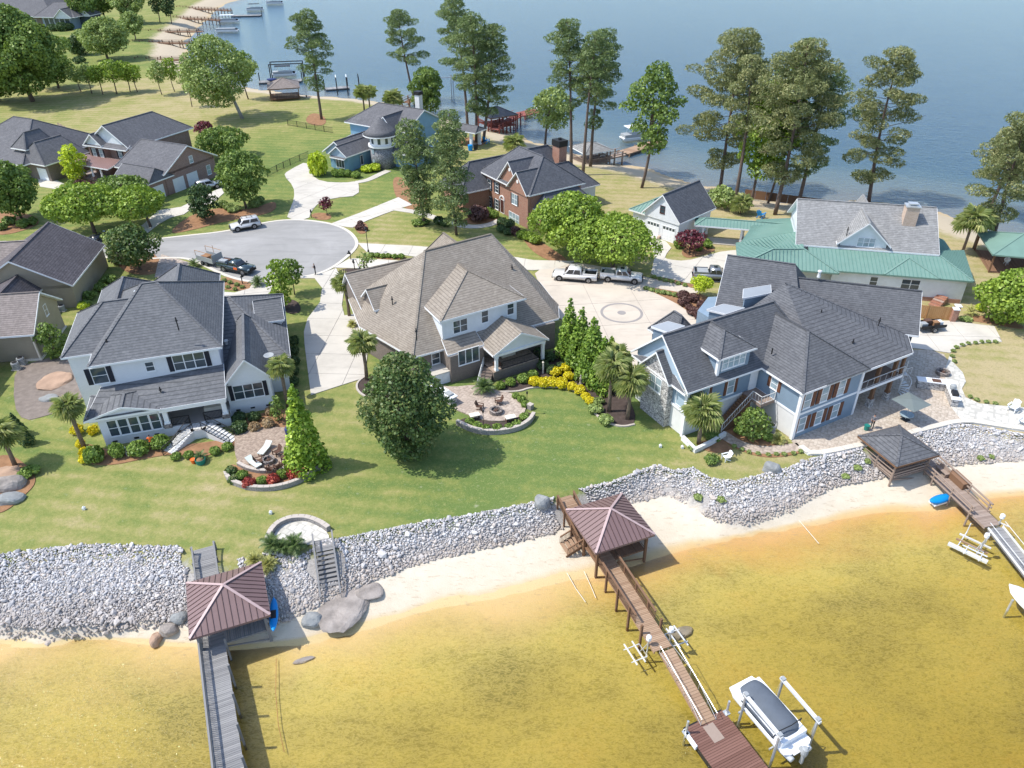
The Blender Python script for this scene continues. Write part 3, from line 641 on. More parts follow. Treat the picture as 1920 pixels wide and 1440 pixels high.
# ------------------------------------------------------------------ riprap: the stone bank
def stone_mesh(rng, name):
    bm = bmesh.new(); bmesh.ops.create_icosphere(bm, subdivisions=1, radius=1)
    ax = [rng.uniform(.75,1.3), rng.uniform(.6,1.0), rng.uniform(.5,.8)]
    for v_ in bm.verts:
        k = rng.uniform(.66,1.22); v_.co = Vector((v_.co.x*ax[0]*k, v_.co.y*ax[1]*k, v_.co.z*ax[2]*k))
    me = bpy.data.meshes.new(name); bm.to_mesh(me); bm.free(); return me
t = NT('riprap_stone'); oi = t.n('ShaderNodeObjectInfo'); at = t.n('ShaderNodeAttribute', attribute_name='rnd'); v = t.coords()
n = t.noise(v, 2.5, 4, .7); geo = t.n('ShaderNodeNewGeometry')
rv = t.math('FRACT', t.math('ADD', t.math('MULTIPLY', oi.outputs['Random'], 7.3), at.outputs['Fac']))
col = t.ramp(rv, [(0, (.34,.33,.335)), (.35, (.50,.49,.50)), (.7, (.63,.62,.62)), (.9, (.55,.48,.43)), (1, (.74,.73,.72))])
spz = t.n('ShaderNodeSeparateXYZ'); t.l(geo.outputs['Position'], spz.inputs[0])
zr = t.n('ShaderNodeMapRange'); zr.inputs[1].default_value = -1.6; zr.inputs[2].default_value = -.8; zr.inputs[3].default_value = .62; zr.inputs[4].default_value = 0; t.l(spz.outputs[2], zr.inputs[0])
col = t.mix(zr.outputs[0], col, (.33,.26,.20)); col = t.mix(t.math('MULTIPLY', n, .35), col, (.26,.25,.24))
M['riprap'] = t.bsdf(col, .93, .15, 0, n, .4, .05)
rng = random.Random(7); smesh = [stone_mesh(rng, 'stone') for _ in range(14)]
for me in smesh: me.materials.append(M['riprap'])
arr = [(np.array([v_.co[:] for v_ in me.vertices]), np.array([p.vertices[:] for p in me.polygons])) for me in smesh]
GAPS = [(372,1050,1.3),(400,1085,2.2),(612,1060,1.6),(560,1010,2.6),(1075,955,1.9),(1310,935,1.0),(1650,850,2.0)]
gaps = [(g(x, y, -.8), r) for x, y, r in GAPS]
stones = []
for _ in range(170000):
    x = rng.uniform(-46, 62); yt, yb = float(interp(TOP, x)), float(interp(BOT, x)); y = rng.uniform(yb-.5, yt+.25)
    if y < yb and rng.random() > .3: continue
    s_ = min(.40, max(.075, rng.lognormvariate(-1.98, .42)))
    p = Vector((x, y))
    if any((p-q.xy).length < r for q, r in gaps): continue
    stones.append((x, y, s_))
# thin out to a packed layer
cell = {}; keep = []
for x, y, s_ in stones:
    k = (int(x//.4), int(y//.4)); ok = True
    for i in (-1,0,1):
        for j in (-1,0,1):
            for (X_, Y_, S_) in cell.get((k[0]+i, k[1]+j), ()):
                if (x-X_)**2+(y-Y_)**2 < (.46*(s_+S_))**2: ok = False; break
            if not ok: break
        if not ok: break
    if ok: cell.setdefault(k, []).append((x, y, s_)); keep.append((x, y, s_))
hz = height(np.array([q[0] for q in keep]), np.array([q[1] for q in keep]))
bank = empty('riprap_bank', (0,0,0), kind='structure')
vis = sorted([(i, q) for i, q in enumerate(keep)], key=lambda e: -e[1][2]/(e[1][1]+20))
big = set()
for i, q in vis:
    px, py = proj((q[0], q[1], hz[i]))
    if 0 < px < 1920 and 0 < py < 1440: big.add(i)
    if len(big) >= 300: break
VV, FF, RR, o_ = [], [], [], 0
for i, (x, y, s_) in enumerate(keep):
    a_ = rng.uniform(0, 6.28); ti = rng.uniform(-.5,.5)
    if i in big:
        o = link('stone', rng.choice(smesh), bank); o.location = (x, y, hz[i]+s_*rng.uniform(.05,.45)); o.rotation_euler = (ti, rng.uniform(-.4,.4), a_); o.scale = (s_,)*3
    else:
        vv, ff = arr[rng.randrange(14)]; ca, sa = math.cos(a_), math.sin(a_); ct, st = math.cos(ti), math.sin(ti)
        Rm = np.array([[ca,-sa,0],[sa,ca,0],[0,0,1]])@np.array([[1,0,0],[0,ct,-st],[0,st,ct]])
        VV.append(vv@Rm.T*s_+np.array([x, y, hz[i]+s_*rng.uniform(.05,.45)])); FF.append(ff+o_); RR.append(np.full(len(ff), rng.random())); o_ += len(vv)
tag(link('stones', np_mesh('stones', np.vstack(VV), np.vstack(FF), [M['riprap']], np.concatenate(RR)), bank), kind='stuff')
# ------------------------------------------------------------------ houses
class House:
    def __init__(s, name, px, ang, label, cat='house', z=0.0, world=None):
        p = world or g(px[0], px[1], z); s.a = math.radians(ang); s.o = p
        s.root = empty(name, (p.x, p.y, z), s.a, label, cat); s.z = z
        s.U = Vector((math.cos(s.a), math.sin(s.a))); s.Vv = Vector((-s.U.y, s.U.x))
    def loc(s, px, py, z):
        p = g(px, py, z)-s.o; return p.xy.dot(s.U), p.xy.dot(s.Vv)
    def hit(s, face, c, px, py):
        """pixel -> (along, z) on the vertical plane v=c ('f','b') or u=c ('l','r')"""
        lo, hi = -3.0, 16.0; k = 1 if face in 'fb' else 0
        f0 = s.loc(px, py, lo)[k]-c; f1 = s.loc(px, py, hi)[k]-c
        t_ = f0/(f0-f1); z = lo+(hi-lo)*t_; q = s.loc(px, py, z); return q[1-k], z
    def wall(s, u0, u1, v0, v1, z0, z1, mat, name='wall'):
        return MB().box(u0, u1, v0, v1, z0, z1).build(name, M[mat], s.root)
    def wpoly(s, pts, z0, z1, mat, name='wall'):
        return MB().poly(pts, z0, z1).build(name, M[mat], s.root)
    def faces(s, verts, fs, mat, trim='trim', th=.20, name='roof', caps=()):
        """roof skin (top faces) with fascia and soffit under it; caps: ridge and hip lines"""
        r = MB().add(verts, fs).build(name, M[mat], s.root)
        ed = {}
        for f in fs:
            for i in range(len(f)):
                a_, b_ = f[i], f[(i+1)%len(f)]; ed[(a_, b_)] = 1
        mb = MB(); low = [(x, y, z-th) for x, y, z in verts]
        mb.add([(x, y, z-th*.999) for x, y, z in verts], [tuple(reversed(f)) for f in fs])
        for (a_, b_) in ed:
            if (b_, a_) not in ed:
                P, Q = Vector(verts[a_]), Vector(verts[b_]); d_ = (Q-P); nn = Vector((d_.y, -d_.x, 0))
                nn = nn.normalized()*.035 if nn.length > 1e-5 else Vector((0,0,0)); up = Vector((0,0,.012)); dn = Vector((0,0,-th))
                mb.add([P+nn+dn, Q+nn+dn, Q+nn+up, P+nn+up, P+up, Q+up], [(0,1,2,3), (3,2,5,4)])
        mb.build('fascia', M[trim], r)
        if caps:
            cb = MB()
            for a_, b_ in caps: cb.beam(Vector(verts[a_])+Vector((0,0,.03)), Vector(verts[b_])+Vector((0,0,.03)), .26, .06)
            cb.build('ridge_cap', M[mat], r)
        return r
    def roof(s, u0, u1, v0, v1, ze, zr, axis, h0, h1, mat, gmat=None, ov=.4, th=.2, rid=None, trim='trim', name='roof', seams=None, wallz=None):
        """hip (h>0) or gable (h=0) roof over a rectangle; axis is the ridge direction"""
        if axis == 'u':
            c = (v0+v1)/2 if rid is None else rid; A, B = (u0+h0, c, zr), (u1-h1, c, zr)
            P = [(u0,v0,ze),(u1,v0,ze),(u1,v1,ze),(u0,v1,ze),A,B]; fs = [(0,1,5,4),(2,3,4,5),(3,0,4),(1,2,5)]
        else:
            c = (u0+u1)/2 if rid is None else rid; A, B = (c, v0+h0, zr), (c, v1-h1, zr)
            P = [(u0,v0,ze),(u1,v0,ze),(u1,v1,ze),(u0,v1,ze),A,B]; fs = [(3,0,4,5),(1,2,5,4),(0,1,4),(2,3,5)]
        caps = [(4,5)]
        if h0 > 0: caps += [(0,4),(3,4)] if axis == 'u' else [(0,4),(1,4)]
        if h1 > 0: caps += [(1,5),(2,5)] if axis == 'u' else [(2,5),(3,5)]
        use = list(fs)
        if h0 <= 0: use.remove(fs[2])
        if h1 <= 0: use.remove(fs[3])
        r = s.faces(P, use, mat, trim, th, name, caps)
        gm = gmat
        for k, h, pos in ((0, h0, (u0 if axis == 'u' else v0)+ov), (1, h1, (u1 if axis == 'u' else v1)-ov)):
            if h <= 0 and gm:
                lo, hi = (v0, v1) if axis == 'u' else (u0, u1); f_ = (zr-ze)/(c-lo)
                a_, b_ = lo+ov, hi-ov; za, zb = ze+(zr-ze)*(ov/(c-lo))-th-.02, ze+(zr-ze)*(ov/(hi-c))-th-.02
                w_ = .15 if k == 0 else -.15; zz_ = wallz if wallz is not None else ze-.5
                tri = [(a_, zz_), (b_, zz_), (b_, zb), (c, zr-th-.02), (a_, za)]
                mk = (lambda t_, x: (x, t_[0], t_[1])) if axis == 'u' else (lambda t_, x: (t_[0], x, t_[1]))
                vs = [mk(t_, pos) for t_ in tri]+[mk(t_, pos+w_) for t_ in tri]
                f5 = [tuple(range(5)), tuple(range(9,4,-1))]+[(i, 5+i, 5+(i+1)%5, (i+1)%5) for i in range(5)]
                MB().add(vs, f5).build('gable_wall', M[gm], s.root)
        if seams: s.seams(P, use, seams, r)
        return r
    def seams(s, P, fs, spec, r, gap=.5):
        """standing seams running down each slope"""
        mb = MB()
        for f in fs:
            q = [Vector(P[i]) for i in f]; n = (q[1]-q[0]).cross(q[2]-q[0]).normalized()
            lv = Vector((n.y, -n.x, 0))
            if lv.length < .05: continue
            lv.normalize(); dn = n.cross(lv)
            al = [p.dot(lv) for p in q]; k = min(al)+gap*.5
            while k < max(al):
                hits = []
                for i in range(len(q)):
                    a_, b_ = q[i], q[(i+1)%len(q)]; da, db = a_.dot(lv)-k, b_.dot(lv)-k
                    if (da > 0) != (db > 0): hits.append(a_+(b_-a_)*(da/(da-db)))
                if len(hits) == 2 and (hits[0]-hits[1]).length > .3:
                    mb.beam(hits[0]+n*.02, hits[1]+n*.02, .045, .07, 0, n)
                k += gap
        mb.build('seam_ribs', M[spec], r)
    def win(s, face, c, a0, a1, z0, z1, cols=1, rows=2, gl='glass', shut=None, sw=.38, fr='trim', pr=.05, sill=True):
        """framed window on a wall plane: frame with mullions, recessed panes, sill, shutters"""
        a0, a1 = min(a0,a1), max(a0,a1); z0, z1 = min(z0,z1), max(z0,z1)
        sg = {'f': (0,-1), 'b': (0,1), 'l': (-1,0), 'r': (1,0)}[face]
        def bx(mb, p0, p1, q0, q1, d0, d1):
            lo, hi = sorted((c+sum(sg)*d0, c+sum(sg)*d1))
            if face in 'fb': mb.box(p0, p1, lo, hi, q0, q1)
            else: mb.box(lo, hi, p0, p1, q0, q1)
        b = .07; mb = MB()
        bx(mb, a0-b, a0, z0-b, z1+b, -.02, pr); bx(mb, a1, a1+b, z0-b, z1+b, -.02, pr); bx(mb, a0, a1, z1, z1+b, -.02, pr); bx(mb, a0, a1, z0-b, z0, -.02, pr)
        W, Hh = (a1-a0)/cols, (z1-z0)/rows
        for i in range(1, cols): bx(mb, a0+i*W-.045, a0+i*W+.045, z0, z1, -.02, pr-.008)
        for j in range(1, rows):
            for i in range(cols): bx(mb, a0+i*W+(.045 if i else 0), a0+(i+1)*W-(.045 if i < cols-1 else 0), z0+j*Hh-.03, z0+j*Hh+.03, -.02, pr-.016)
        w = mb.build('window', M[fr], s.root)
        for i in range(cols):
            m2 = MB(); bx(m2, a0+i*W, a0+(i+1)*W, z0, z1, -.01, .012); m2.build('pane', M[gl], w)
        if sill: m3 = MB(); bx(m3, a0-.1, a1+.1, z0-b-.06, z0-b, -.02, pr+.04); m3.build('sill', M[fr], w)
        if shut:
            for p0 in (a0-b-sw, a1+b):
                m4 = MB(); bx(m4, p0+.01, p0+sw-.01, z0-.05, z1+.05, -.01, .06)
                for k in range(3): bx(m4, p0+.05, p0+sw-.05, z0+(z1-z0)*(k+.12)/3, z0+(z1-z0)*(k+.88)/3, .06, .075)
                m4.build('shutter', M[shut], s.root)
        return w
    def winpx(s, face, c, p, q, **kw):
        a0, z1 = s.hit(face, c, *p); a1, z0 = s.hit(face, c, *q); return s.win(face, c, a0, a1, z0, z1, **kw)
    def wc(s, face, c, px, py, w, h, **kw):
        """window of known size centred where the photograph shows it"""
        a_, z = s.hit(face, c, px, py); return s.win(face, c, a_-w/2, a_+w/2, z-h/2, z+h/2, **kw)
    def col(s, u, v, z0, z1, r, mat='trim', sq=True, base=None):
        if sq:
            mb = MB().box(u-r, u+r, v-r, v+r, z0, z1).box(u-r*1.3, u+r*1.3, v-r*1.3, v+r*1.3, z1-.18, z1-.002).box(u-r*1.3, u+r*1.3, v-r*1.3, v+r*1.3, z0, z0+.2)
        else: mb = MB().lathe([(r*1.3,0),(r*1.3,.15),(r,.2),(r*.85,z1-z0-.2),(r*1.2,z1-z0-.1),(r*1.2,z1-z0)], (u,v,z0), 14)
        o = mb.build('column', M[mat], s.root)
        if base: MB().box(u-r*1.7, u+r*1.7, v-r*1.7, v+r*1.7, base[0], z0).build('pier', M[base[1]], o)
        return o
    def door(s, face, c, a0, a1, z0, z1, mat='door', garage=False, panes=False, fr='trim'):
        w = s.win(face, c, a0, a1, z0, z1, cols=1, rows=1, gl=mat, sill=False, fr=fr)
        w.name = 'garage_door' if garage else 'door'
        sg = {'f': -1, 'b': 1, 'l': -1, 'r': 1}[face]
        def bx(mb, p0, p1, q0, q1, d0, d1):
            lo, hi = sorted((c+sg*d0, c+sg*d1))
            (mb.box(p0,p1,lo,hi,q0,q1) if face in 'fb' else mb.box(lo,hi,p0,p1,q0,q1))
        nr, nc = (4, 4) if garage else (3, 2); mb = MB(); gb = MB()
        for j in range(nr):
            for i in range(nc):
                x0 = a0+(a1-a0)*(i+.12)/nc; x1 = a0+(a1-a0)*(i+.88)/nc; y0 = z0+(z1-z0)*(j+.14)/nr; y1 = z0+(z1-z0)*(j+.86)/nr
                bx(gb if (panes and j == nr-1) else mb, x0, x1, y0, y1, .012, .028)
        mb.build('panel', M[mat], w)
        if panes: gb.build('lite', M['glass'], w)
        return w
    def rail(s, pts, z, mat='black', h=.95, name='railing', gap=.13):
        mb = MB()
        for a_, b_ in zip(pts, pts[1:]):
            A, B = Vector((a_[0], a_[1], a_[2] if len(a_) > 2 else z)), Vector((b_[0], b_[1], b_[2] if len(b_) > 2 else z))
            mb.beam(A+Vector((0,0,h)), B+Vector((0,0,h)), .06, .05); mb.beam(A+Vector((0,0,.1)), B+Vector((0,0,.1)), .04, .04)
            n = max(1, int((B-A).length/gap))
            for i in range(n+1):
                p = A+(B-A)*(i/n); r_ = .035 if i in (0, n) else .011; mb.box(p.x-r_, p.x+r_, p.y-r_, p.y+r_, p.z, p.z+h-.02)
        return mb.build(name, M[mat], s.root)
    def vent(s, px, py, z, mat='steel'):
        u, v = s.loc(px, py, z); MB().lathe([(.22,-.3),(.16,.05),(.16,.35),(.26,.38),(.22,.5),(.05,.55)], (u, v, z), 10).build('roof_vent', M[mat], s.root)
    def steps(s, pts0, pts1, n, w, mat, name='stairs', dirv=(0,1)):
        """n solid treads from pts0 (low) to pts1 (high), each tread a part"""
        A, B = Vector(pts0), Vector(pts1); d_ = (B-A); sd = Vector((-d_.y, d_.x, 0)).normalized()*w/2; st = None
        for i in range(n):
            p = A+d_*(i/n); q = A+d_*((i+1)/n); z1 = A.z+d_.z*(i+1)/n
            vs = [(p-sd).xy, (q-sd).xy, (q+sd).xy, (p+sd).xy]
            MB().poly([tuple(x) for x in vs], min(A.z,0)-.02, z1).build('tread', M[mat], s.root)

# ---- white brick house, lower left
A = House('white_house', (200,838), 17, 'white painted brick house with charcoal hip roof, curved porch stairs and black shutters')
A.wpoly([(.25,4.2),(12.0,4.2),(12.0,18.4),(6.9,21.6),(-.8,21.6),(-.8,16.2),(-2.6,16.2),(-2.6,6.8),(.25,6.8)], 0, 7.15, 'whitebrick')
A.wall(0, 5.6, .1, 4.3, 0, 3.6, 'whitebrick'); A.wall(5.55, 12.05, 3.0, 4.3, 0, 4.0, 'whitebrick')
A.wpoly([(11.7,6),(12.05,6),(12.05,1.85),(16.5,1.85),(16.5,5.0),(18.3,5.0),(18.3,20),(11.7,20)], 0, 3.85, 'whitebrick')
A.roof(-.15,12.5,3.7,20.2,7.3,11.8,'u',5.3,5.9,'shA')
A.roof(-3.05,7.4,6.35,16.7,7.3,10.5,'u',4.1,3,'shA')
A.roof(-1.25,5.0,11,22.3,7.3,9.6,'v',2,2.5,'shA'); A.roof(4.3,12.0,10,22.6,7.3,10.4,'v',2,3.0,'shA')
A.roof(9,18.9,5.2,21.5,4.0,7.0,'u',1,5.9,'shA',rid=16.3)
A.roof(15.6,18.8,12.4,17.9,5.0,6.6,'u',0,0,'shA','whitebrick',.25); A.wall(16.2,18.4,12.75,17.5,3.8,4.95,'whitebrick')
A.roof(12.0,17.0,1.4,13,4.0,6.7,'v',0,1,'shA','whitebrick')
A.faces([(-1.0,-.35,3.6),(12.15,-.35,3.6),(12.15,4.25,5.0),(.2,4.25,4.5)], [(0,1,2),(0,2,3)], 'shA')
A.roof(-1.02,5.95,-.45,4.2,3.62,4.6,'v',0,2.2,'shA','whitebrick',.35,rid=2.6)
A.wall(5.6,12.05,-.05,3.1,0,1.05,'whitebrick','porch_base'); A.wall(5.62,12.0,0.02,3.0,1.05,1.12,'dark_conc','porch_floor')
A.wall(5.7,12.1,-.3,.0,3.1,3.38,'trim','beam')
for u in (6.1,11.7): A.col(u,.2,1.5,3.1,.22,'trim',True,(1.05,'dstone'))
A.rail([(6.5,.1),(8.2,.1)],1.1); A.rail([(9.6,.1),(11.3,.1)],1.1)
A.wall(8.2,9.7,-1.4,-.05,0,1.0,'parge','stair_landing')
A.steps((6.0,-2.9,0),(8.2,-.75,1.0),9,1.3,'parge'); A.steps((12.2,-3.0,0),(9.7,-.75,1.0),9,1.3,'parge')
A.rail([(12.4,-2.4,.05),(9.7,-.15,1.0)],0); A.rail([(11.9,-3.5,.05),(9.3,-1.35,1.0),(8.5,-1.35,1.0),(5.6,-3.3,.05)],0); A.rail([(6.4,-2.3,.05),(8.2,-.15,1.0)],0)
for i in range(5): A.win('f',.1,.75+i*.98,1.55+i*.98,1.1,2.9,1,2)
A.wc('f',4.2,187,704,1.35,1.75,cols=1,rows=2,shut='shut',sw=.5); A.wc('f',4.2,281,687,.75,1.0,cols=1,rows=2); A.wc('f',4.2,355,677,3.0,1.7,cols=3,rows=2,shut='shut',sw=.5)
A.wc('f',1.85,466,732,2.9,1.75,cols=3,rows=2,shut='shut',sw=.42)
for x, y in ((446,765),(473,760),(502,755)): 
    u, z = A.hit('f',1.85,x,y); MB().box(u-.22,u+.22,1.8,1.86,.45,.62).build('crawl_vent', M['black'], A.root)
for u in (.9,2.9,4.8,7,10.8): MB().box(u-.22,u+.22,.02 if u<5.5 else -.1,.12,.35,.52).build('crawl_vent', M['black'], A.root)
MB().box(-2.65,-2.58,8,8.5,4.8,5.0).build('wall_vent', M['black'], A.root)
A.vent(257,553,10.7); A.vent(217,576,9.4); A.vent(425,645,4.9,'alu')
u, v_ = A.loc(505,672,5.0); MB().lathe([(.05,0),(.3,.06),(.55,.22),(.52,.24),(.05,.1)], (u,v_,5.2), 18).tube([(u,v_,4.4),(u,v_,5.25)], .04).build('satellite_dish', M['hvac'], A.root)
A.wall(9.5,11.6,1.7,2.6,1.12,1.5,'cream','porch_sofa')

# ---- taupe roof brick house in the middle
B = House('taupe_house', (848,720), 30, 'brick house with big taupe shingle roof, pale upper dormer storey and covered porch')
B.wpoly([(0,.15),(4.2,.15),(4.2,1.6),(14.3,.9),(14.6,9),(17,11),(13,20),(2,20),(-4.1,18.6),(-4.1,11.2),(-5.6,11.2),(-3.3,2.4),(0,2.4)], 0, 3.45, 'brickB')
MBIG = [(-3.7,2.0,3.6),(15.1,1.3,3.6),(18.4,10.9,3.6),(-6.2,11.7,3.6),(2.6,11.2,11.4),(11.7,11.7,11.4),(16.5,3.6,3.9),(14.0,22.5,3.6),(-5.0,18.6,3.9)]
B.faces(MBIG, [(0,1,6,5,4),(3,0,4),(6,2,5),(2,7,5),(7,8,4,5),(8,3,4)], 'shB', caps=((4,5),(0,4),(5,6)))
B.roof(4.4,12.2,9,23.2,3.6,9.8,'v',1,4.4,'shB',rid=8.6)
B.roof(-4.9,7,13.2,21.6,4.0,7.2,'u',0,2,'shB','brickB',.3,rid=19.0)
B.roof(-4.4,1.4,10.9,15.3,5.6,7.4,'u',0,1.2,'shB','brickB',.3); B.wall(-4.0,-.5,11.2,15.0,3.4,5.6,'wsiding')
B.win('l',-4.0,12.4,13.7,3.9,5.3,2,2)
B.wall(.3,9.9,2.45,9.6,3.5,7.0,'wsiding')
B.roof(-.1,10.9,1.95,12.4,7.1,9.8,'v',5.0,2.6,'shB',rid=5.9)
B.faces([(-.15,.4,3.6),(4.4,.4,3.6),(4.4,2.6,4.5),(.2,2.6,4.5)], [(0,1,2,3)], 'shB')
B.roof(4.2,11.5,-2.1,4.5,3.45,5.35,'v',0,1.0,'shB','wsiding',.35)
B.wall(4.3,10.2,-1.95,2.0,0,1.15,'brickB','porch_base'); B.wall(4.25,10.25,-2.0,2.0,1.15,1.22,'paverA','porch_floor')
B.wall(4.5,11.2,-1.9,-1.7,3.0,3.3,'trim','beam')
for u in (4.75,10.9): B.col(u,-1.75,1.22 if u < 10 else .2,3.0,.16)
B.rail([(5.4,-1.85),(10.2,-1.85)],1.2); B.steps((2.6,-2.2,0),(4.3,-.6,1.15),6,1.5,'brickB'); B.rail([(2.2,-2.0,.05),(4.2,.2,1.2)],0,'alu')
B.wc('f',.15,879,667,2.5,1.75,cols=3,rows=1); B.wc('f',2.45,863,611,1.7,1.5,cols=2,rows=2); B.wc('f',2.45,909,593,.8,1.5,cols=1,rows=2); B.wc('f',2.45,957,578,.8,1.5,cols=1,rows=2)
B.win('f',1.25,11.8,13.6,1.3,2.9,2,1); B.wc('f',2.4,817,672,.9,1.3,cols=1,rows=2)
B.wall(-2.9,-.1,.5,2.4,0,1.45,'parge','side_porch'); B.wall(-3.0,0,.4,2.4,1.45,1.52,'concrete','side_porch_floor')
for u in (-2.7,-1.75,-.8): B.door('f',.5,u,u+.8,.15,1.3,'white')
B.wall(6.6,8.4,.2,1.2,1.22,1.65,'cream','porch_sofa'); MB().box(5.0,5.7,-1.2,-.5,1.22,1.6).build('porch_chair', M['wicker'], B.root)
B.vent(799,487,8.5); B.vent(803,494,8.2); u, v_ = B.loc(799,566,6.6); MB().box(u-.2,u+.2,v_-.2,v_+.2,6.3,6.8).build('roof_box', M['black'], B.root)

# ---- blue house, right
C = House('blue_house', (1484,827), 28.3, 'blue grey lake house with slate shingle roof, stone gable and brown shutters')
C.wpoly([(.25,.3),(8.9,.3),(8.9,4.4),(17.5,4.4),(17.5,9),(12,18),(6,20.5),(2.6,18.4),(2.6,14.0),(-9.1,14.0),(-9.1,5.9),(.25,5.9)], 3.0, 5.65, 'blue')
C.wpoly([(.28,.33),(8.85,.33),(8.85,4.45),(17.4,4.45),(17.4,8.9),(12,17.9),(6,20.4),(2.65,18.3),(2.65,13.95),(-9.05,13.95),(-9.05,5.95),(.28,5.95)], 0, 2.75, 'parge')
C.wpoly([(.2,.25),(9.0,.25),(9.0,4.35),(17.6,4.35),(17.6,9.0),(12.1,18.1),(6,20.6),(2.5,18.5),(2.5,14.1),(-9.2,14.1),(-9.2,5.85),(.2,5.85)], 2.75, 3.0, 'trim', 'band_course')
C.wall(.22,8.92,.22,.5,0,2.75,'blue'); C.wall(.1,.42,.1,.42,0,5.6,'trim','corner_board'); C.wall(8.75,9.05,.18,.5,0,5.6,'trim','corner_board'); C.wall(-9.22,-8.95,5.8,6.1,0,5.6,'trim','corner_board')
C.roof(-9.7,7,5.35,14.55,5.8,10.0,'u',0,2,'shC','bluepanel',.5,wallz=5.5)
C.faces([(-9.75,5.6,5.5),(-9.15,8.2,6.3),(-9.15,11.8,6.3),(-9.75,14.3,5.5),(-9.75,9.95,5.5)], [(4,0,1),(4,1,2),(4,2,3)], 'shC', name='skirt_roof')
C.roof(-10.1,-6,7.7,12.5,5.5,8.1,'u',0,0,'shC','stone',.35,wallz=5.0); C.wall(-9.75,-8.9,8.1,12.1,0,5.5,'stone')
C.roof(-.15,9.3,-.1,14,5.8,9.15,'v',4.7,3,'shC')
T_ = C.loc(1472,531,10.3); E2 = (18.4,2.7); TL = C.loc(1364,478,10.5); MM = C.loc(1458,491,10.5)
C.faces([(3,-.1,5.8),(15.7,-.1,5.8),(18.5,2.7,5.8),(T_[0],T_[1],10.3),(16,12,5.8),(3,14,5.8)], [(0,1,3),(1,2,3),(2,4,3),(4,5,3),(5,0,3)], 'shC', caps=((2,3),))
R0 = Vector(C.loc(1472,518,9.3)); R1 = Vector(C.loc(1729,546,9.3)); dr = (R1-R0).normalized(); nr = Vector((dr.y,-dr.x)); nr = nr if nr.y < 0 else -nr
w5 = 4.1; q = [R0-dr*2+nr*w5, R1+nr*w5, R1-nr*w5, R0-dr*2-nr*w5]
C.faces([(*q[0],5.9),(*q[1],5.9),(*q[2],5.9),(*q[3],5.9),(*(R0-dr*2),9.3),(*R1,9.3)], [(0,1,5,4),(2,3,4,5)], 'shC', caps=((4,5),))
C.faces([(*(R1-dr*.5+nr*(w5-.4)),2.9),(*(R1-dr*.5-nr*(w5-.4)),2.9),(*(R1-dr*.5-nr*(w5-.4)),5.95),(*(R1-dr*.5),9.0),(*(R1-dr*.5+nr*(w5-.4)),5.95)], [(0,1,2,3,4)], 'blue', 'blue', .05, 'gable_wall')
TL, MM = Vector(TL), Vector(MM); dg = (MM-TL).normalized(); ng = Vector((dg.y,-dg.x)); ng = ng if ng.x < 0 else -ng; w6 = 6.8
q = [TL+ng*w6, MM+dg*4+ng*w6, MM+dg*4-ng*w6, TL-ng*w6]
C.faces([(*q[0],5.8),(*q[1],5.8),(*q[2],5.8),(*q[3],5.8),(*TL,10.5),(*(MM+dg*2),10.5)], [(0,1,5,4),(2,3,4,5),(1,2,5)], 'shC', caps=((4,5),))
C.wpoly([tuple(TL+dg*.5+ng*(w6-.4)), tuple(MM+ng*(w6-.4)), tuple(MM-ng*(w6-.4)), tuple(TL+dg*.5-ng*(w6-.4))], 0, 5.6, 'blue')
C.roof(-6.1,-1.2,5.5,10.4,8.4,9.97,'v',2.4,.3,'shC'); C.wall(-5.7,-1.6,5.95,9.4,6.0,8.3,'blue'); C.wall(-5.8,-5.5,5.85,6.15,6.1,8.3,'trim','corner_board')
C.win('f',5.95,-5.1,-2.2,6.75,8.05,4,2,'glassl')
for q4, zz4 in (([(1221,612),(1251,622.6),(1284,611),(1253,602.5)],8.6),([(1325,580),(1361,588.5),(1396,577),(1357,570)],7.6),([(1393,559),(1446,549),(1445,534),(1394,542)],8.9)):
    zs4 = (zz4-.15, zz4-.15, zz4+.15, zz4+.15); P4 = [(*C.loc(*p4, z4), z4) for p4, z4 in zip(q4, zs4)]
    C.faces(P4, [(0,1,2,3)], 'metalgrey', name='metal_dormer_roof'); cu4 = sum(p4[0] for p4 in P4)/4; cv4 = sum(p4[1] for p4 in P4)/4
    C.wpoly([(cu4+(p4[0]-cu4)*.84, cv4+(p4[1]-cv4)*.84) for p4 in P4], 5.0, zz4-.3, 'blue', 'dormer_wall')
C.roof(-5.2,-1.4,12.8,17.6,5.8,8.3,'v',1.8,1.8,'shC'); C.wall(-4.8,-1.8,13.2,17.2,0,5.7,'blue')
C.win('l',-9.75,9.2,11.0,3.5,5.1,2,2,'glassl')
for v0_ in (6.25,12.6): C.win('l',-9.1,v0_,v0_+1.2,3.2,5.3,1,1,'bluepanel',sill=False)
C.wc('f',5.9,1321,742,.85,1.7,cols=1,rows=2,gl='glassl',shut='shutw'); C.wc('f',5.9,1370,724,.85,1.7,cols=1,rows=2,gl='glassl',shut='shutw')
a_, z_ = C.hit('f',5.9,1411,717); C.door('f',5.9,a_-.45,a_+.45,3.05,5.15,'white')
a_, z_ = C.hit('l',.25,1453,716); C.win('l',.25,a_-.4,a_+.4,4.1,5.2,1,2,'glassl','shutw',.4)
for k in range(3):
    for z0_, z1_ in ((3.55,5.25),(.75,2.35)):
        C.win('f',.22,.75+k*2.35,1.65+k*2.35,z0_,z1_,1,2,'glassl','shutw',.55)
C.wall(-1.7,.2,3.2,5.9,2.7,3.0,'greywood','stair_landing'); C.steps((-5.2,5.1,0),(-1.7,5.1,2.95),14,1.1,'brownwood')
C.rail([(-5.2,4.5,.1),(-1.7,4.5,3.0),(-1.7,3.25,3.0),(.15,3.25,3.0)],0,'alu',.95,'stair_railing',.35)
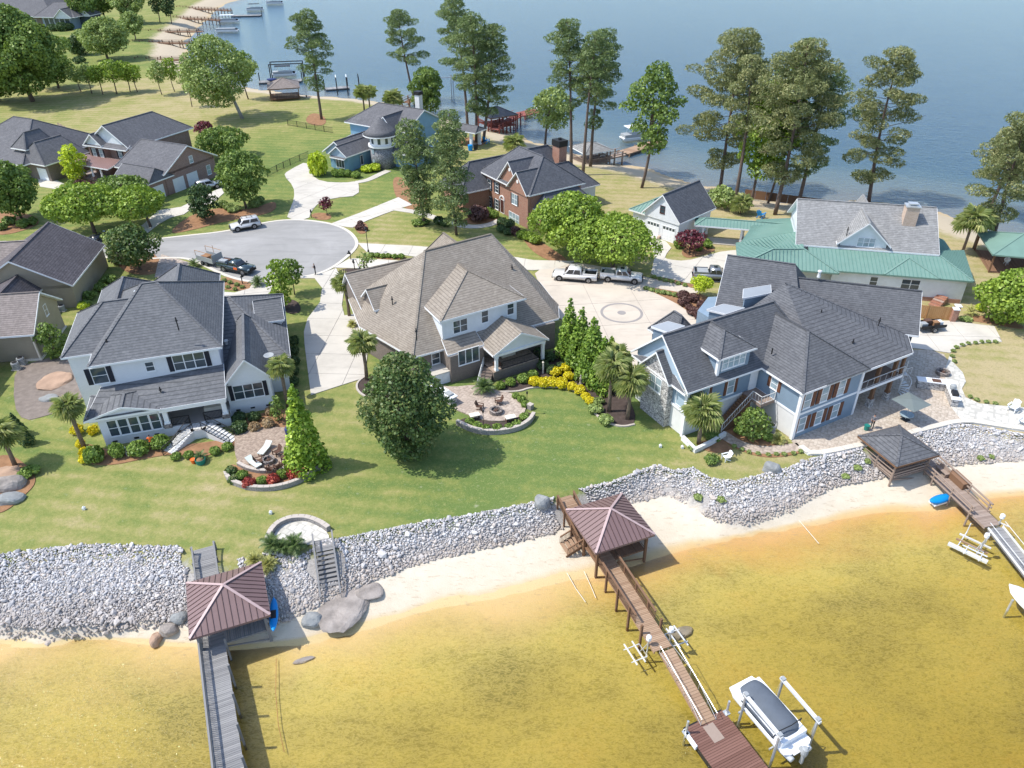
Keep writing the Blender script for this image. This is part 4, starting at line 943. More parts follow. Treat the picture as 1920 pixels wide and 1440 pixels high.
# lakeside porch, two storeys
C.wall(8.9,15.6,.1,4.5,2.7,3.0,'trim','upper_deck'); C.wall(8.95,15.5,.15,4.5,3.0,3.04,'greywood','deck_floor')
for u in (11.7,14.3): C.col(u,.45,1.0,5.6,.17,'brownwood',True,(0,'stone'))
C.col(15.4,.4,3.0,5.6,.14,'brownwood'); C.rail([(9.0,.15),(15.6,.15)],3.04,'alu',1.0,'deck_railing',.9)
C.wall(9.0,15.6,.05,.3,5.35,5.6,'trim','beam'); C.win('f',4.35,10,11.8,3.2,5.2,2,1); C.win('f',4.35,13,14.8,3.2,5.2,2,1); C.win('f',4.4,10,14.6,.3,2.3,4,1)
# spiral stair at the porch corner
cu, cv = 16.6, .6; MB().tube([(cu,cv,0),(cu,cv,4.1)], .06).build('stair_pole', M['alu'], C.root)
for i in range(15):
    t0, t1 = i*.42-2.2, i*.42-1.82; z_ = .2+i*.19
    MB().poly([(cu+.08*math.cos(t0),cv+.08*math.sin(t0)),(cu+.95*math.cos(t0),cv+.95*math.sin(t0)),(cu+.95*math.cos(t1),cv+.95*math.sin(t1)),(cu+.08*math.cos(t1),cv+.08*math.sin(t1))], z_, z_+.05).build('spiral_tread', M['alu'], C.root)
mb = MB().tube([(cu+.97*math.cos(i*.21-2.0), cv+.97*math.sin(i*.21-2.0), 1.1+i*.095) for i in range(31)], .03, 6)
for i in range(0,31,2): mb.tube([(cu+.97*math.cos(i*.21-2.0), cv+.97*math.sin(i*.21-2.0), .2+i*.095),(cu+.97*math.cos(i*.21-2.0), cv+.97*math.sin(i*.21-2.0), 1.1+i*.095)], .014, 5)
mb.build('spiral_railing', M['alu'], C.root)
for px_, py_, zz_ in ((1456,616,8.2),(1448,657,7.4)): u, v_ = C.loc(px_, py_, zz_); MB().tube([(u,v_,zz_-.4),(u,v_,zz_+.25)], .07, 8).build('vent_pipe', M['black'], C.root)
C.vent(1536,515,10.0,'alu')

# ---- white house with green metal roof, and its garage and covered walk
D = House('green_roof_house', (1803,570), -12.5, 'white house with green metal lower roof, grey shingle gable roof and tan chimney')
def dl(x, y, z): return D.loc(1400+x/3.6, 340+y/3.6, z)
rL, rR, eL, eR = dl(350,115,9.2), dl(1300,180,9.2), dl(325,430,4.9), dl(1285,490,4.9)
u0, u1, vm, v0 = (rL[0]+eL[0])/2, (rR[0]+eR[0])/2, (rL[1]+rR[1])/2, (eL[1]+eR[1])/2
D.wall(u0+.6, u1-.4, v0+.5, 2*vm-v0-.5, 0, 4.8, 'wsiding'); D.roof(u0, u1, v0, 2*vm-v0, 4.9, 9.2, 'u', 0, 0, 'shD', 'wsiding', .6)
dA, dLp, dRp = dl(850,270,7.4), dl(625,410,5.4), dl(975,435,5.4)
vq = v0+.35; D.roof(dLp[0]-.4, dRp[0]-.2, vq-.5, vm, 5.5, 8.7, 'v', 0, .2, 'shD', 'wsiding', .5, wallz=4.6)
D.win('f', vq, (dLp[0]+dRp[0])/2-1.1, (dLp[0]+dRp[0])/2+1.1, 5.2, 6.4, 3, 2, 'glassl')
gF, gR, gL = dl(930,635,3.5), dl(1530,670,3.5), dl(590,600,3.5); vf = (gF[1]+gR[1]+gL[1])/3
D.wall(gL[0], gR[0]-.5, vf+.5, v0+.6, 0, 3.4, 'wsiding'); D.wall(gL[0]-9, gL[0], vf+1.6, v0+6, 0, 3.4, 'wsiding')
P_ = [(gL[0]-3,vf,3.5),(gR[0],vf,3.5),(gR[0]+1.6,v0+6,3.5),(gR[0]-3.9,v0+1.2,4.95),(gL[0]-3,v0+1.2,4.95)]
r_ = D.faces(P_, [(0,1,3,4),(1,2,3)], 'metalgreen', 'metalgreen', caps=((1,3),)); D.seams(P_, [(0,1,3,4),(1,2,3)], 'seamgreen', r_)
ga, gb_, gc_ = dl(1105,535,4.7), dl(935,640,3.6), dl(1310,660,3.6)
P_ = [(gb_[0],vf-.12,3.55),(gc_[0],vf-.12,3.55),(ga[0],vf+3.3,4.75)]; r_ = D.faces(P_, [(0,1,2)], 'metalgreen', 'metalgreen', caps=((0,2),(1,2))); D.seams(P_, [(0,1,2)], 'seamgreen', r_)
lT = dl(0,420,3.4); bR = dl(390,465,5.0); b2 = dl(180,465,5.0)
P_ = [(lT[0]-1.5,vf-.6,3.4),(gL[0]+.6,vf-.6,3.4),(bR[0],bR[1]+.5,5.0),(b2[0],b2[1]+.5,5.0),(lT[0]-1.5,lT[1],3.4),(u0+1,v0+5,5.0)]
r_ = D.faces(P_, [(0,1,2,3),(4,0,3),(4,3,2,5)], 'metalgreen', 'metalgreen', caps=((2,3),(0,3),(1,2))); D.seams(P_, [(0,1,2,3),(4,0,3),(4,3,2,5)], 'seamgreen', r_)
P_ = [(lT[0]-1,lT[1]-.2,3.3),(u0+.8,lT[1]-.2,3.9),(u0+.8,lT[1]+10.5,3.9),(lT[0]+2,lT[1]+10.5,3.3)]
r_ = D.faces(P_, [(0,1,2,3)], 'metalgreen', 'metalgreen'); D.seams(P_, [(0,1,2,3)], 'seamgreen', r_)
P_ = [(u1-.2,v0+1,4.6),(u1+3.2,v0+4.5,3.5),(u1+3.2,v0+9.5,3.5),(u1-.2,v0+9.5,4.6)]; r_ = D.faces(P_, [(0,1,2,3)], 'metalgreen', 'metalgreen'); D.seams(P_, [(0,1,2,3)], 'seamgreen', r_)
D.wall(u1-.6,u1+2.7,v0+4.8,v0+9.2,0,3.4,'wsiding')
ct = dl(1130,165,10); ch = MB().box(ct[0]-.95,ct[0]+.75,ct[1]-.6,ct[1]+.9,4,9.9).build('chimney', M['brickch'], D.root)
MB().box(ct[0]-1.05,ct[0]+.85,ct[1]-.7,ct[1]+1.0,9.9,10.05).box(ct[0]-.7,ct[0]+.5,ct[1]-.35,ct[1]+.65,10.25,10.35).box(ct[0]-.6,ct[0]-.5,ct[1]-.3,ct[1]-.2,10.05,10.25).box(ct[0]+.3,ct[0]+.4,ct[1]+.5,ct[1]+.6,10.05,10.25).build('chimney_cap', M['steel'], ch)
u, z_ = D.hit('f',vf+.5,1706,536); D.win('f',vf+.5,u-1.1,u+1.1,1.5,2.8,2,2); u, z_ = D.hit('f',vf+.5,1638,527); D.win('f',vf+.5,u-.45,u+.45,1.5,2.8,1,2)
D.wall(gL[0]+.1, gR[0]-.6, vf+.42, vf+.52, 0, .55, 'brickE', 'foundation'); D.steps((gR[0]-4.2,vf-1.2,0),(gR[0]-2.9,vf+.4,1.0),5,1.4,'brickE')
b_ = dl(770,105,7.6); D.roof(b_[0]-2,b_[0]+2,vm-1,2*vm-v0,5,8.3,'v',0,0,'shD','wsiding',.4)
GD = House('detached_garage', (1242,450), -46, 'white gabled garage with grey roof and a green side roof', 'garage')
GD.wall(-3.9,2.6,.2,9.0,0,3.6,'wsiding'); GD.wall(-7.0,-3.9,1.2,7.6,0,2.9,'wsiding')
GD.roof(-4.3,3.1,-.35,9.6,3.6,7.3,'v',0,0,'shE','wsiding',.4)
GD.roof(-7.6,-2,.7,8.2,2.95,4.6,'v',2.6,2.6,'metalgreen',None,seams='seamgreen')
for u in (-3.3,-.3): GD.door('f',.2,u,u+2.3,.05,2.3,'white',True,True)
GD.win('f',.05,-1.0,-.2,4.3,5.4,1,2,fr='door'); GD.win('l',-7.0,3.0,3.9,1.1,2.2,1,2,fr='door'); MB().box(-.85,-.5,-.3,.2,0,.5).build('pier', M['brickch'], GD.root)
W = House('covered_walk', (1330,452), -14, 'green metal covered walkway on white columns beside the garage', 'walkway')
W.roof(-2.6,13.5,-1.4,1.6,2.95,3.75,'u',1.6,0,'metalgreen',None,seams='seamgreen')
for u, v_ in ((-1.2,-.9),(-.6,1.1),(4.6,-.9),(5,1.1),(9.4,-.9),(9.6,1.1)): W.col(u,v_,.75,2.8,.15,'trim',True,(0,'brickE'))
W.wall(-1.6,12,-1.1,1.3,0,.12,'concrete','floor')

# ---- brick house behind, centre
E_ = House('red_brick_house', (1000,427), -57, 'two storey red brick house with dark slate roof and tall brick chimney')
E_.wall(-14.6,0,-.6,9.6,0,5.6,'brickE'); E_.wall(-5.4,-.1,-1.05,0,0,5.6,'brickE'); E_.wall(-19.4,-12.7,-6,4,0,3.3,'brickE'); E_.wall(-10.6,-3.4,9,15.6,0,3.3,'gsiding'); E_.wall(-.1,1.8,.6,9.2,0,3.2,'brickE')
E_.roof(-15.2,.5,-1.15,10.2,5.8,10.1,'u',4.2,4.4,'shE'); E_.roof(-5.8,.15,-1.55,6,5.8,8.8,'v',0,1,'shE','brickE',.35); E_.roof(-9.4,-2.4,-1.1,7,5.8,9.7,'v',0,1,'shE','brickE',.35)
E_.roof(-20,-12.2,-6.6,6,3.5,7.4,'v',4,1,'shE'); E_.roof(-11.2,-2.9,6,16.2,3.5,7.2,'v',1,4,'shE'); E_.roof(-4,2.5,-.1,10.5,3.35,6.6,'v',3,3,'shE'); E_.roof(-15,-7,4,15,4.6,9.4,'v',2,4.5,'shE')
u, v_ = -8.6, 11.4; c_ = MB().box(u-1.0,u+1.0,v_-.8,v_+.8,0,9.7).build('chimney', M['brickE'], E_.root)
MB().box(u-1.12,u+1.12,v_-.92,v_+.92,9.7,10.7).lathe([(.3,0),(.3,.3)],(u,v_,10.7),8).build('chimney_cap', M['black'], c_)
for x_, y_ in ((917.6,346),(931.7,351.7),(918.4,377.5),(931.7,383)): E_.wc('f',-.6,x_,y_,.95,1.7,cols=1,rows=3,shut='shut',sw=.38)
E_.wc('f',-1.05,965,373.6,1.5,1.7,cols=2,rows=2,gl='glassl',shut='shut',sw=.3); E_.wc('f',-1.05,964,410,3.0,1.8,cols=3,rows=2,gl='glassl'); a_, z_ = E_.hit('f',-.6,942,392); E_.door('f',-.6,a_-.55,a_+.55,.1,2.4)
MB().lathe([(.28,-.04),(.28,.04)],(0,0,0),14).build('round_vent', M['trim'], E_.root).matrix_local = Matrix.Translation((-2.85,-1.25,7.2))@Matrix.Rotation(math.pi/2,4,'X')
MB().lathe([(.28,-.04),(.28,.04)],(0,0,0),14).build('round_vent', M['trim'], E_.root).matrix_local = Matrix.Translation((-5.9,-.8,8.3))@Matrix.Rotation(math.pi/2,4,'X')
mb = MB()
for i in range(9):
    t0 = math.pi*i/9; t1 = math.pi*(i+1)/9; mb.add([(a_+.6*math.cos(t),y,2.42+.6*math.sin(t)) for t in (t0,t1) for y in (-.72,-.6)]+[(a_+.8*math.cos(t),y,2.42+.8*math.sin(t)) for t in (t0,t1) for y in (-.72,-.6)], [(0,2,6,4),(4,6,7,5),(0,1,3,2)])
mb.build('door_arch', M['trim'], E_.root)

# ---- light blue house with stone turret
F_ = House('turret_house', (656,322), -33, 'light blue house with round stone turret and grey roofs', 'house')
fl = lambda x, y, z: F_.loc(500+x/3, y/3, z)
F_.wall(-5.4,0,.4,11,0,3.1,'lblue'); F_.roof(-6.6,.6,-.4,13,3.2,5.6,'v',0,1,'shG','bluepanel',.5); F_.roof(-4.4,.62,-1.1,9,3.22,5.0,'v',0,1,'shG','bluepanel',.4); F_.wall(-4.0,.2,-.4,1,0,3.1,'lblue')
F_.faces([(-3.9,-1.2,2.7),(.0,-1.2,2.7),(.0,-.4,3.0),(-3.9,-.4,3.0)], [(0,1,2,3)], 'shG', name='window_hood'); F_.win('f',-.4,-3.0,-.9,.7,2.2,3,1); F_.win('r',.0+.2,3.2,3.9,.6,2.4,1,1)
F_.wall(-8.5,-5,7,12,0,3.0,'lblue'); F_.roof(-9,-4.5,6.6,12.5,3.1,4.2,'u',1.5,0,'metalgrey')
tc_ = F_.loc(713,314,0); tu, tv = tc_[0], tc_[1]+1.2
MB().lathe([(2.45,0),(2.4,4.1)],(tu,tv,0),28).build('turret_wall', M['bstone'], F_.root,True)
MB().lathe([(2.4,4.1),(2.75,4.2),(2.75,4.6),(2.4,4.65),(2.4,6.6)],(tu,tv,0),28).build('turret_gallery', M['trim'], F_.root)
mb = MB().lathe([(3.6,6.55),(2.6,7.3),(1.4,8.4),(.05,9.6)],(tu,tv,0),28); mb.build('turret_roof', M['shG'], F_.root,True); MB().lathe([(3.62,6.35),(3.62,6.56),(2,6.5)],(tu,tv,0),28).build('turret_fascia', M['trim'], F_.root)
for k in range(10):
    a_ = 2*math.pi*k/10+.2; c_, s_ = math.cos(a_), math.sin(a_); o = MB().box(-.28,.28,-.03,.03,0,1.15).build('turret_window', M['glass'], F_.root); o.matrix_local = Matrix.Translation((tu+2.42*c_,tv+2.42*s_,4.95))@Matrix.Rotation(a_+math.pi/2,4,'Z')
for z_ in (.9,3.0):
    a_ = math.radians(-100); o = MB().box(-.35,.35,-.05,.05,0,.9).build('turret_window', M['glassl'], F_.root); o.matrix_local = Matrix.Translation((tu+2.43*math.cos(a_),tv+2.43*math.sin(a_),z_))@Matrix.Rotation(a_+math.pi/2,4,'Z')
rl, rr_, er = fl(635,580,9.3), fl(900,610,9.3), fl(970,675,6.2)
vr = (rl[1]+rr_[1])/2; F_.wall(rl[0]-4, rr_[0]-.5, vr-6.2, vr+5, 0, 6.0, 'lblue'); F_.roof(rl[0]-5, rr_[0]+.3, vr-6.8, vr+6, 6.1, 9.3, 'u', 4.5, 0, 'shG', 'lblue', .6)
da = fl(700,655,8.3); F_.roof(da[0]-2.3,da[0]+2.3,vr-7.6,vr,6.2,8.8,'v',0,0,'shG','lblue',.35); F_.win('f',vr-7.25,da[0]-.3,da[0]+.3,6.7,7.5,1,2)
F_.win('r',rr_[0]-.48,vr-4,vr-3,3.9,5.2,1,2); F_.wall(rr_[0]-6,rr_[0]+4,vr-10,vr-3,0,3.0,'lblue'); F_.roof(rr_[0]-7,rr_[0]+5,vr-11,vr-4,3.1,5.2,'u',2,3,'shG')
u, v_ = F_.loc(790,190,8); cc_ = MB().box(u-.6,u+.6,v_-1.5,v_-.3,5,9.6).build('chimney', M['parge'], F_.root); MB().box(u-.75,u+.75,v_-1.65,v_-.15,9.6,10.3).build('chimney_cap', M['black'], cc_)
pr = fl(1170,745,3.5); F_.roof(pr[0]-7,pr[0]+.5,pr[1]-.5,pr[1]+4,3.5,4.4,'u',0,1,'shG','lblue'); F_.col(pr[0]-1.2,pr[1]+.3,0,3.4,.28); F_.col(pr[0]-1.2,pr[1]+3.4,0,3.4,.28)

# ---- gabled brick house, left rear
G_ = House('gabled_brick_house', (318,366), -25, 'rosy brick house with white gables, copper porch roof and three garage doors')
gl_ = lambda x, y, z: G_.loc(x/3, y/3, z)
G_.door_px = None
ga, gR_, gL_ = gl_(1080,795,7.3), gl_(1225,875,4), gl_(935,985,4)
bL, bR_ = gl_(955,1095,0), gl_(1240,985,0); uf = (bL[0]+bR_[0])/2
# the garage gable faces right (+u); its ridge runs along -u
v0_, v1_ = gL_[1]-.1, gR_[1]+.2
G_.wall(uf-11, uf, v0_+.5, v1_-.5, 0, 3.9, 'brickG'); G_.roof(uf-12, uf+.55, v0_, v1_, 4.0, 7.6, 'u', 1, 0, 'shG', 'brickG', .55)
for k, (x, y) in enumerate(((1010,1040),(1085,1005))):
    a_, z_ = G_.hit('r', uf, x/3, y/3); G_.door('r', uf, a_-1.25, a_+1.25, .05, 2.4, 'white', True)
a_, z_ = G_.hit('r', uf, 1172/3, 945/3); G_.win('r', uf, a_-.45, a_+.45, .9, 2.6, 1, 2, 'glassl'); a_, z_ = G_.hit('r', uf, 1068/3, 873/3); G_.win('r', uf, a_-.4, a_+.4, 4.2, 5.4, 1, 2, 'glassl')
rL_, rR2 = gl_(590,712,9.6), gl_(912,606,9.6); um = (rL_[0]+rR2[0])/2; va, vb = rL_[1], rR2[1]
hw = 5.6
G_.wall(um-hw+.5, um+hw-.5, va+.8, vb, 0, 5.9, 'brickG'); G_.roof(um-hw, um+hw, va, vb+1, 6.0, 9.7, 'v', 0, 4.5, 'shG', 'wsiding', .6)
G_.roof(um-hw+.2, um-.6, va-1.0, va+6, 6.0, 8.0, 'v', 0, 0, 'shG', 'wsiding', .4)
G_.faces([(um-hw-.1,va-1.1,5.75),(um+hw,va-.7,5.75),(um+hw-.2,va+.7,6.3),(um-hw+.1,va+.7,6.3)], [(0,1,2,3)], 'shG', name='skirt_roof'); G_.wall(um-hw+.5,um-.9,va-.5,va+1,0,5.7,'brickG')
for u in (um-4.1,um-2.2): G_.win('f',va-.5,u,u+.9,3.6,5.1,1,2,'glassl','shut',.35)
G_.win('f',va+.8,um+1.4,um+2.3,3.6,5.1,1,2,'glassl','shut',.35)
P_ = [(um-hw-1.4,va-4.2,2.9),(um+3.6,va-4.2,2.9),(um+3.6,va-.4,3.6),(um-hw-.6,va-.4,3.6)]; r_ = G_.faces(P_, [(0,1,2,3)], 'copper', name='porch_roof'); G_.seams(P_, [(0,1,2,3)], 'copper', r_)
for k in range(4): G_.col(um-hw-.9+k*2.5, va-3.8, .8, 2.75, .2, 'trim', False, (0,'brickG'))
G_.wall(um-hw-1.4,um+3.4,va-4.0,va,0,.3,'brickG','porch_floor')
G_.wall(uf-7.5, uf-.1, v0_-3.2, v0_+1, 0, 3.1, 'brickG'); G_.roof(uf-8.6, uf+.3, v0_-3.7, v0_+2.4, 3.3, 5.3, 'u', 0, 1.0, 'shG', 'wsiding', .4); a_, z_ = G_.hit('r', uf-.1, 915/3, 1065/3); G_.door('r', uf-.1, v0_-2.6, v0_-.3, .05, 2.3, 'white', True)
G_.win('l', uf-8.2, v0_-1.2, v0_-.4, 3.4, 4.3, 1, 2, shut='shut', sw=.3)
G_.wall(um-8.5,um-hw,va+5,va+11,0,3,'brickG'); G_.roof(um-9,um-hw+.5,va+4.5,va+11.5,3.1,4.6,'u',2,0,'shG')

# ---- dark brick house, far left
Hh = House('far_left_brick_house', (95,345), -25, 'dark brick house with broad grey hip roofs at the left edge')
hl = lambda x, y, z: Hh.loc(x/5.54, 180+y/5.54, z)
c0 = hl(545,890,0); Hh.wall(c0[0]-7, c0[0], c0[1], c0[1]+8.5, 0, 3.3, 'brickB'); q0, q1 = hl(480,715,3.4), hl(755,495,3.4)
Hh.roof(c0[0]-8, c0[0]+.6, c0[1]-.8, c0[1]+9.2, 3.4, 6.8, 'v', 2.2, 2.0, 'shG')
Hh.wall(c0[0]-24, c0[0]-6, c0[1]-1, c0[1]+16, 0, 3.3, 'brickB'); Hh.roof(c0[0]-25, c0[0]-3.5, c0[1]-2.5, c0[1]+18, 3.4, 9.0, 'u', 8, 8, 'shG')
dd = hl(200,510,6.2); Hh.roof(dd[0]-2.2, dd[0]+2.2, dd[1]-.5, dd[1]+6, 5.6, 8.2, 'v', 2.2, 1, 'shG'); Hh.wall(dd[0]-1.8, dd[0]+1.8, dd[1], dd[1]+5, 3.5, 5.5, 'brickB')
Hh.win('r', c0[0], c0[1]+5.2, c0[1]+6.4, 1.2, 2.9, 1, 2, 'glassl'); Hh.door('f', c0[1], c0[0]-3.2, c0[0]-.8, .05, 2.3, 'white', True)

# ---- tan houses at the left edge
I1 = House('tan_gabled_house', (148,570), 8, 'olive tan house with steep brown violet gable roof left of the white house')
il = lambda x, y, z: I1.loc(x, y, z)
e0, e1 = il(138,534,3.4), il(195,460,3.4); rl_, rr_ = il(40,459,7.2), il(118,399,7.2)
uR = (e0[0]+e1[0])/2; uq = (rl_[0]+rr_[0])/2; vA, vB = e0[1]-.2, e1[1]+.3
I1.wall(2*uq-uR+.4, uR-.4, vA+.5, vB-.3, 0, 3.3, 'tan'); I1.roof(2*uq-uR, uR, vA, vB, 3.4, 7.3, 'v', 0, 0, 'shI', 'tan', .5)
I1.roof(2*uq-uR+1.5, uq+2.5, vA-5.5, vA+1.5, 3.0, 5.2, 'v', 0, 0, 'shI', 'tan', .4, rid=uq+.2); I1.wall(2*uq-uR+2, uq+2.1, vA-5, vA+1, 0, 2.9, 'tan')
I1.roof(2*uq-uR-6, uq, vA+7, vA+14, 3.4, 6.0, 'u', 2.5, 1, 'shI2'); I1.wall(2*uq-uR-5.5,uq,vA+7.5,vA+13.5,0,3.3,'tan')
I2 = House('tan_two_storey_house', (77,675), 8, 'tan two storey house with pale weathered roof and air conditioners beside it')
e0, ap, er = I2.loc(60,622,3.6), I2.loc(62,533,6.6), I2.loc(105,561,3.6)
vv0, vv1 = e0[1], er[1]
I2.wall(-9, 0, .2, 8.3, 0, 3.6, 'tan'); I2.roof(-9.5, .55, -.4, 8.9, 3.65, 6.9, 'u', 1, 0, 'shI2', 'tan', .5)
I2.win('r',0,3.3,3.9,.9,2.2,1,2); I2.win('r',0,1.9,2.5,.9,2.2,1,2); I2.win('r',.02,4.8,5.5,3.4,4.7,1,2,'glassl')
I2.wall(-.12,.06,-.02,.3,0,3.4,'cream','corner_board'); I2.wall(-2.2,.15,-.1,8.4,-.02,.16,'cream','base_board')
I2.roof(-14,-4.6,-6.5,3.5,3.6,6.0,'v',2.5,2,'shI2'); I2.wall(-13.5,-5,-6,3,0,3.5,'tan'); I2.roof(-11,-3.7,-12.5,-5,3.2,5.0,'v',2,2,'shI2'); I2.wall(-10.5,-4.2,-12,-5.5,0,3.1,'tan')
I2.wall(-4.4,-4.1,-12.3,-11.9,0,3.0,'cream','corner_board')

# ---- house at the top left corner
J = House('lakefront_house_far', (105,53), -8, 'low house with grey hip roof and dark screened porch at the top left')
J.wall(-46,8,0,20,0,4.6,'brickB'); J.roof(-50,2,-2,24,4.8,12.5,'u',13,13,'shG'); J.roof(-6,13,-4,14,4.8,9.5,'u',5,8,'shG'); J.wall(-3,10,-2.8,12,0,4.6,'blue')
J.roof(4,12,-5,6,4.8,8.0,'v',0,2,'shG','gsiding',.5); J.roof(10,16,2,10,4.8,7.4,'v',0,2,'shG','gsiding',.5); J.wall(10.5,15.5,3,10,0,4.6,'glass')
for k in range(5): J.win('f',-2.8,-2.2+k*2.4,-.2+k*2.4,.6,4.2,1,1)
for k in range(5): J.win('f',0,-30+k*5,-28+k*5,1,3.4,1,1)

for h_, pts_ in ((A, ((330,600,10.6),(200,640,8.6),(470,640,5.6),(300,730,4.6))), (B, ((870,470,9.6),(960,500,8.6),(735,560,7.2),(780,620,6.6))), (C, ((1540,585,8.6),(1600,640,7.2),(1380,640,8.4),(1650,600,7.6),(1420,520,9.0))), (D, ((1590,430,7.4),(1700,470,4.4)))):
    for x_, y_, z_ in pts_:
        u, v_ = h_.loc(x_, y_, z_); MB().tube([(u,v_,z_-1.2),(u,v_,z_+.3)], .06, 8).lathe([(.16,-.05),(.1,.06)],(u,v_,z_-.05),8).build('vent_pipe', M['black'], h_.root)
# ------------------------------------------------------------------ vegetation
def mscale(p):
    """photograph pixels per metre at a point"""
    d = p[0]*_r+p[1]*_f+(CAM_H-p[2])*_n; return FPX/d[2]
def unit(v): return v/np.maximum(np.linalg.norm(v, axis=1, keepdims=True), 1e-9)
def leaf_quads(rs, C, N, size, asp=1.0, fold=True):
    """one bent leaf-spray quad per point, facing roughly along N"""
    n = len(C); N = unit(N); t1 = unit(np.cross(N, unit(rs.normal(size=(n,3))))); t2 = np.cross(N, t1)
    s = size[:,None]; a, b = t1*s*.5, t2*s*.5*asp
    V = np.empty((n,4,3)); V[:,0] = C-a-b*.7; V[:,1] = C+a*.9-b; V[:,2] = C+a+b*.8; V[:,3] = C-a*.8+b
    if fold: V[:,2] += N*s*.22; V[:,0] -= N*s*.12
    return V.reshape(-1,3), np.arange(4*n).reshape(-1,4)
def cloud(rs, blobs, dens, size, asp=1.0, jit=.7, flat=1.0, under=.35):
    """leaves over the shells of many blobs (cx,cy,cz,rx,ry,rz); thin inside, fewer underneath"""
    Cs, Ns, Rn, Sz = [], [], [], []
    B = np.array(blobs)
    for i, (cx,cy,cz,rx,ry,rz) in enumerate(blobs):
        area = 4*math.pi*((rx*ry)**1.6/3+(rx*rz)**1.6/3+(ry*rz)**1.6/3)**(1/1.6); n = max(12, int(area*dens))
        d = unit(rs.normal(size=(n,3))); k = rs.uniform(.55,1.12,size=(n,1))**.6
        keep = (d[:,2] > -.25) | (rs.random_sample(n) < under); d, k = d[keep], k[keep]
        p = np.array([cx,cy,cz])+d*k*np.array([rx,ry,rz])
        q = (p[:,None,:]-B[None,:,:3])/B[None,:,3:]; ins = ((q**2).sum(2) < .42); ins[:,i] = False
        m = ~ins.any(1); p, d = p[m], d[m]
        Cs.append(p); Ns.append(d*np.array([1,1,flat])+rs.normal(size=d.shape)*jit+np.array([0,0,.25])); t_ = rs.uniform(-.18,.18)
        Rn.append(np.clip(rs.beta(2.2,2.2,len(p))+t_, 0, 1)); Sz.append(size*rs.uniform(.45,1.5,len(p)))
    C_, N_ = np.vstack(Cs), np.vstack(Ns); V, F = leaf_quads(rs, C_, N_, np.concatenate(Sz), asp)
    return V, F, np.concatenate(Rn)
def limb(mb, a, b, r0, r1, rng, bend=.12, n=5, sides=6):
    a, b = Vector(a), Vector(b); L = (b-a).length
    o1 = Vector((rng.uniform(-1,1), rng.uniform(-1,1), rng.uniform(-.3,.6)))*L*bend
    pts = [a+(b-a)*(i/n)+o1*math.sin(math.pi*i/n) for i in range(n+1)]
    mb.tube(pts, [r0+(r1-r0)*i/n for i in range(n+1)], sides)
SEED = [100]
def newrng(): SEED[0] += 1; return random.Random(SEED[0]), np.random.RandomState(SEED[0])
def broadleaf(name, label, bx, by, ty, hw, leaf, cb=.25, size=.3, dens=9, group=None, cx=None, K=26, bark='bark', trunks=1, tall=1.0, base=None, gap=.0, cat='tree', depth=None):
    """tree with a lobed crown: base pixel, crown top row, crown half width in pixels"""
    rng, rs = newrng(); b = base or gt(bx, by); s = mscale(b); R = hw/s; Ht = max(1.5, top_z(b, ty)-b.z)
    root = empty(name, b, 0, label, cat, group); mb = MB()
    dx = ((cx-bx)/s) if cx is not None else 0.0
    zc0, zc1 = Ht*cb, Ht; cz = (zc0+zc1)/2; hz = (zc1-zc0)/2; Ry = (depth or 1.0)*R
    blobs = []
    K = int(K*1.45); br = R*(.35 if K > 26 else .46)
    for i in range(K):
        f = (i+.5)/K; ph = i*2.39996+rng.uniform(-.4,.4); zf = 1-2*f; rad = math.sqrt(max(0, 1-zf*zf))
        k = rng.uniform(.50,.92) if zf > -.4 else rng.uniform(.45,.72); r_ = br*rng.uniform(.55,1.15)
        if rng.random() < gap: continue
        rad *= 1-.28*max(0, zf)
        blobs.append((dx+math.cos(ph)*rad*R*k, math.sin(ph)*rad*Ry*k, cz+zf*(hz-r_*.55)*tall*.98, r_, r_, r_*rng.uniform(.6,.85)))
    blobs.append((dx, 0, cz, R*.5, Ry*.5, hz*.6))
    V, F, rn = cloud(rs, blobs, dens*1.75, size*.74)
    link('crown', np_mesh('crown', V, F, [LF[leaf]], rn), root)
    tr = max(.07, R*.055)
    for k in range(trunks):
        a0 = rng.uniform(0,6.28); off = (.25*k*math.cos(a0), .25*k*math.sin(a0))
        top = (dx*.7+off[0]*3, off[1]*3, cz+hz*.2)
        limb(mb, (off[0],off[1],-.3), top, tr, tr*.4, rng, .05, 6, 8)
        for bl in rng.sample(blobs, min(6, len(blobs))): 
            f = rng.uniform(.45,.8); st = Vector((off[0],off[1],-.3)).lerp(Vector(top), f); limb(mb, st, bl[:3], tr*.42, tr*.14, rng, .1, 4, 5)
    mb.build('trunk', M[bark], root, True); return root
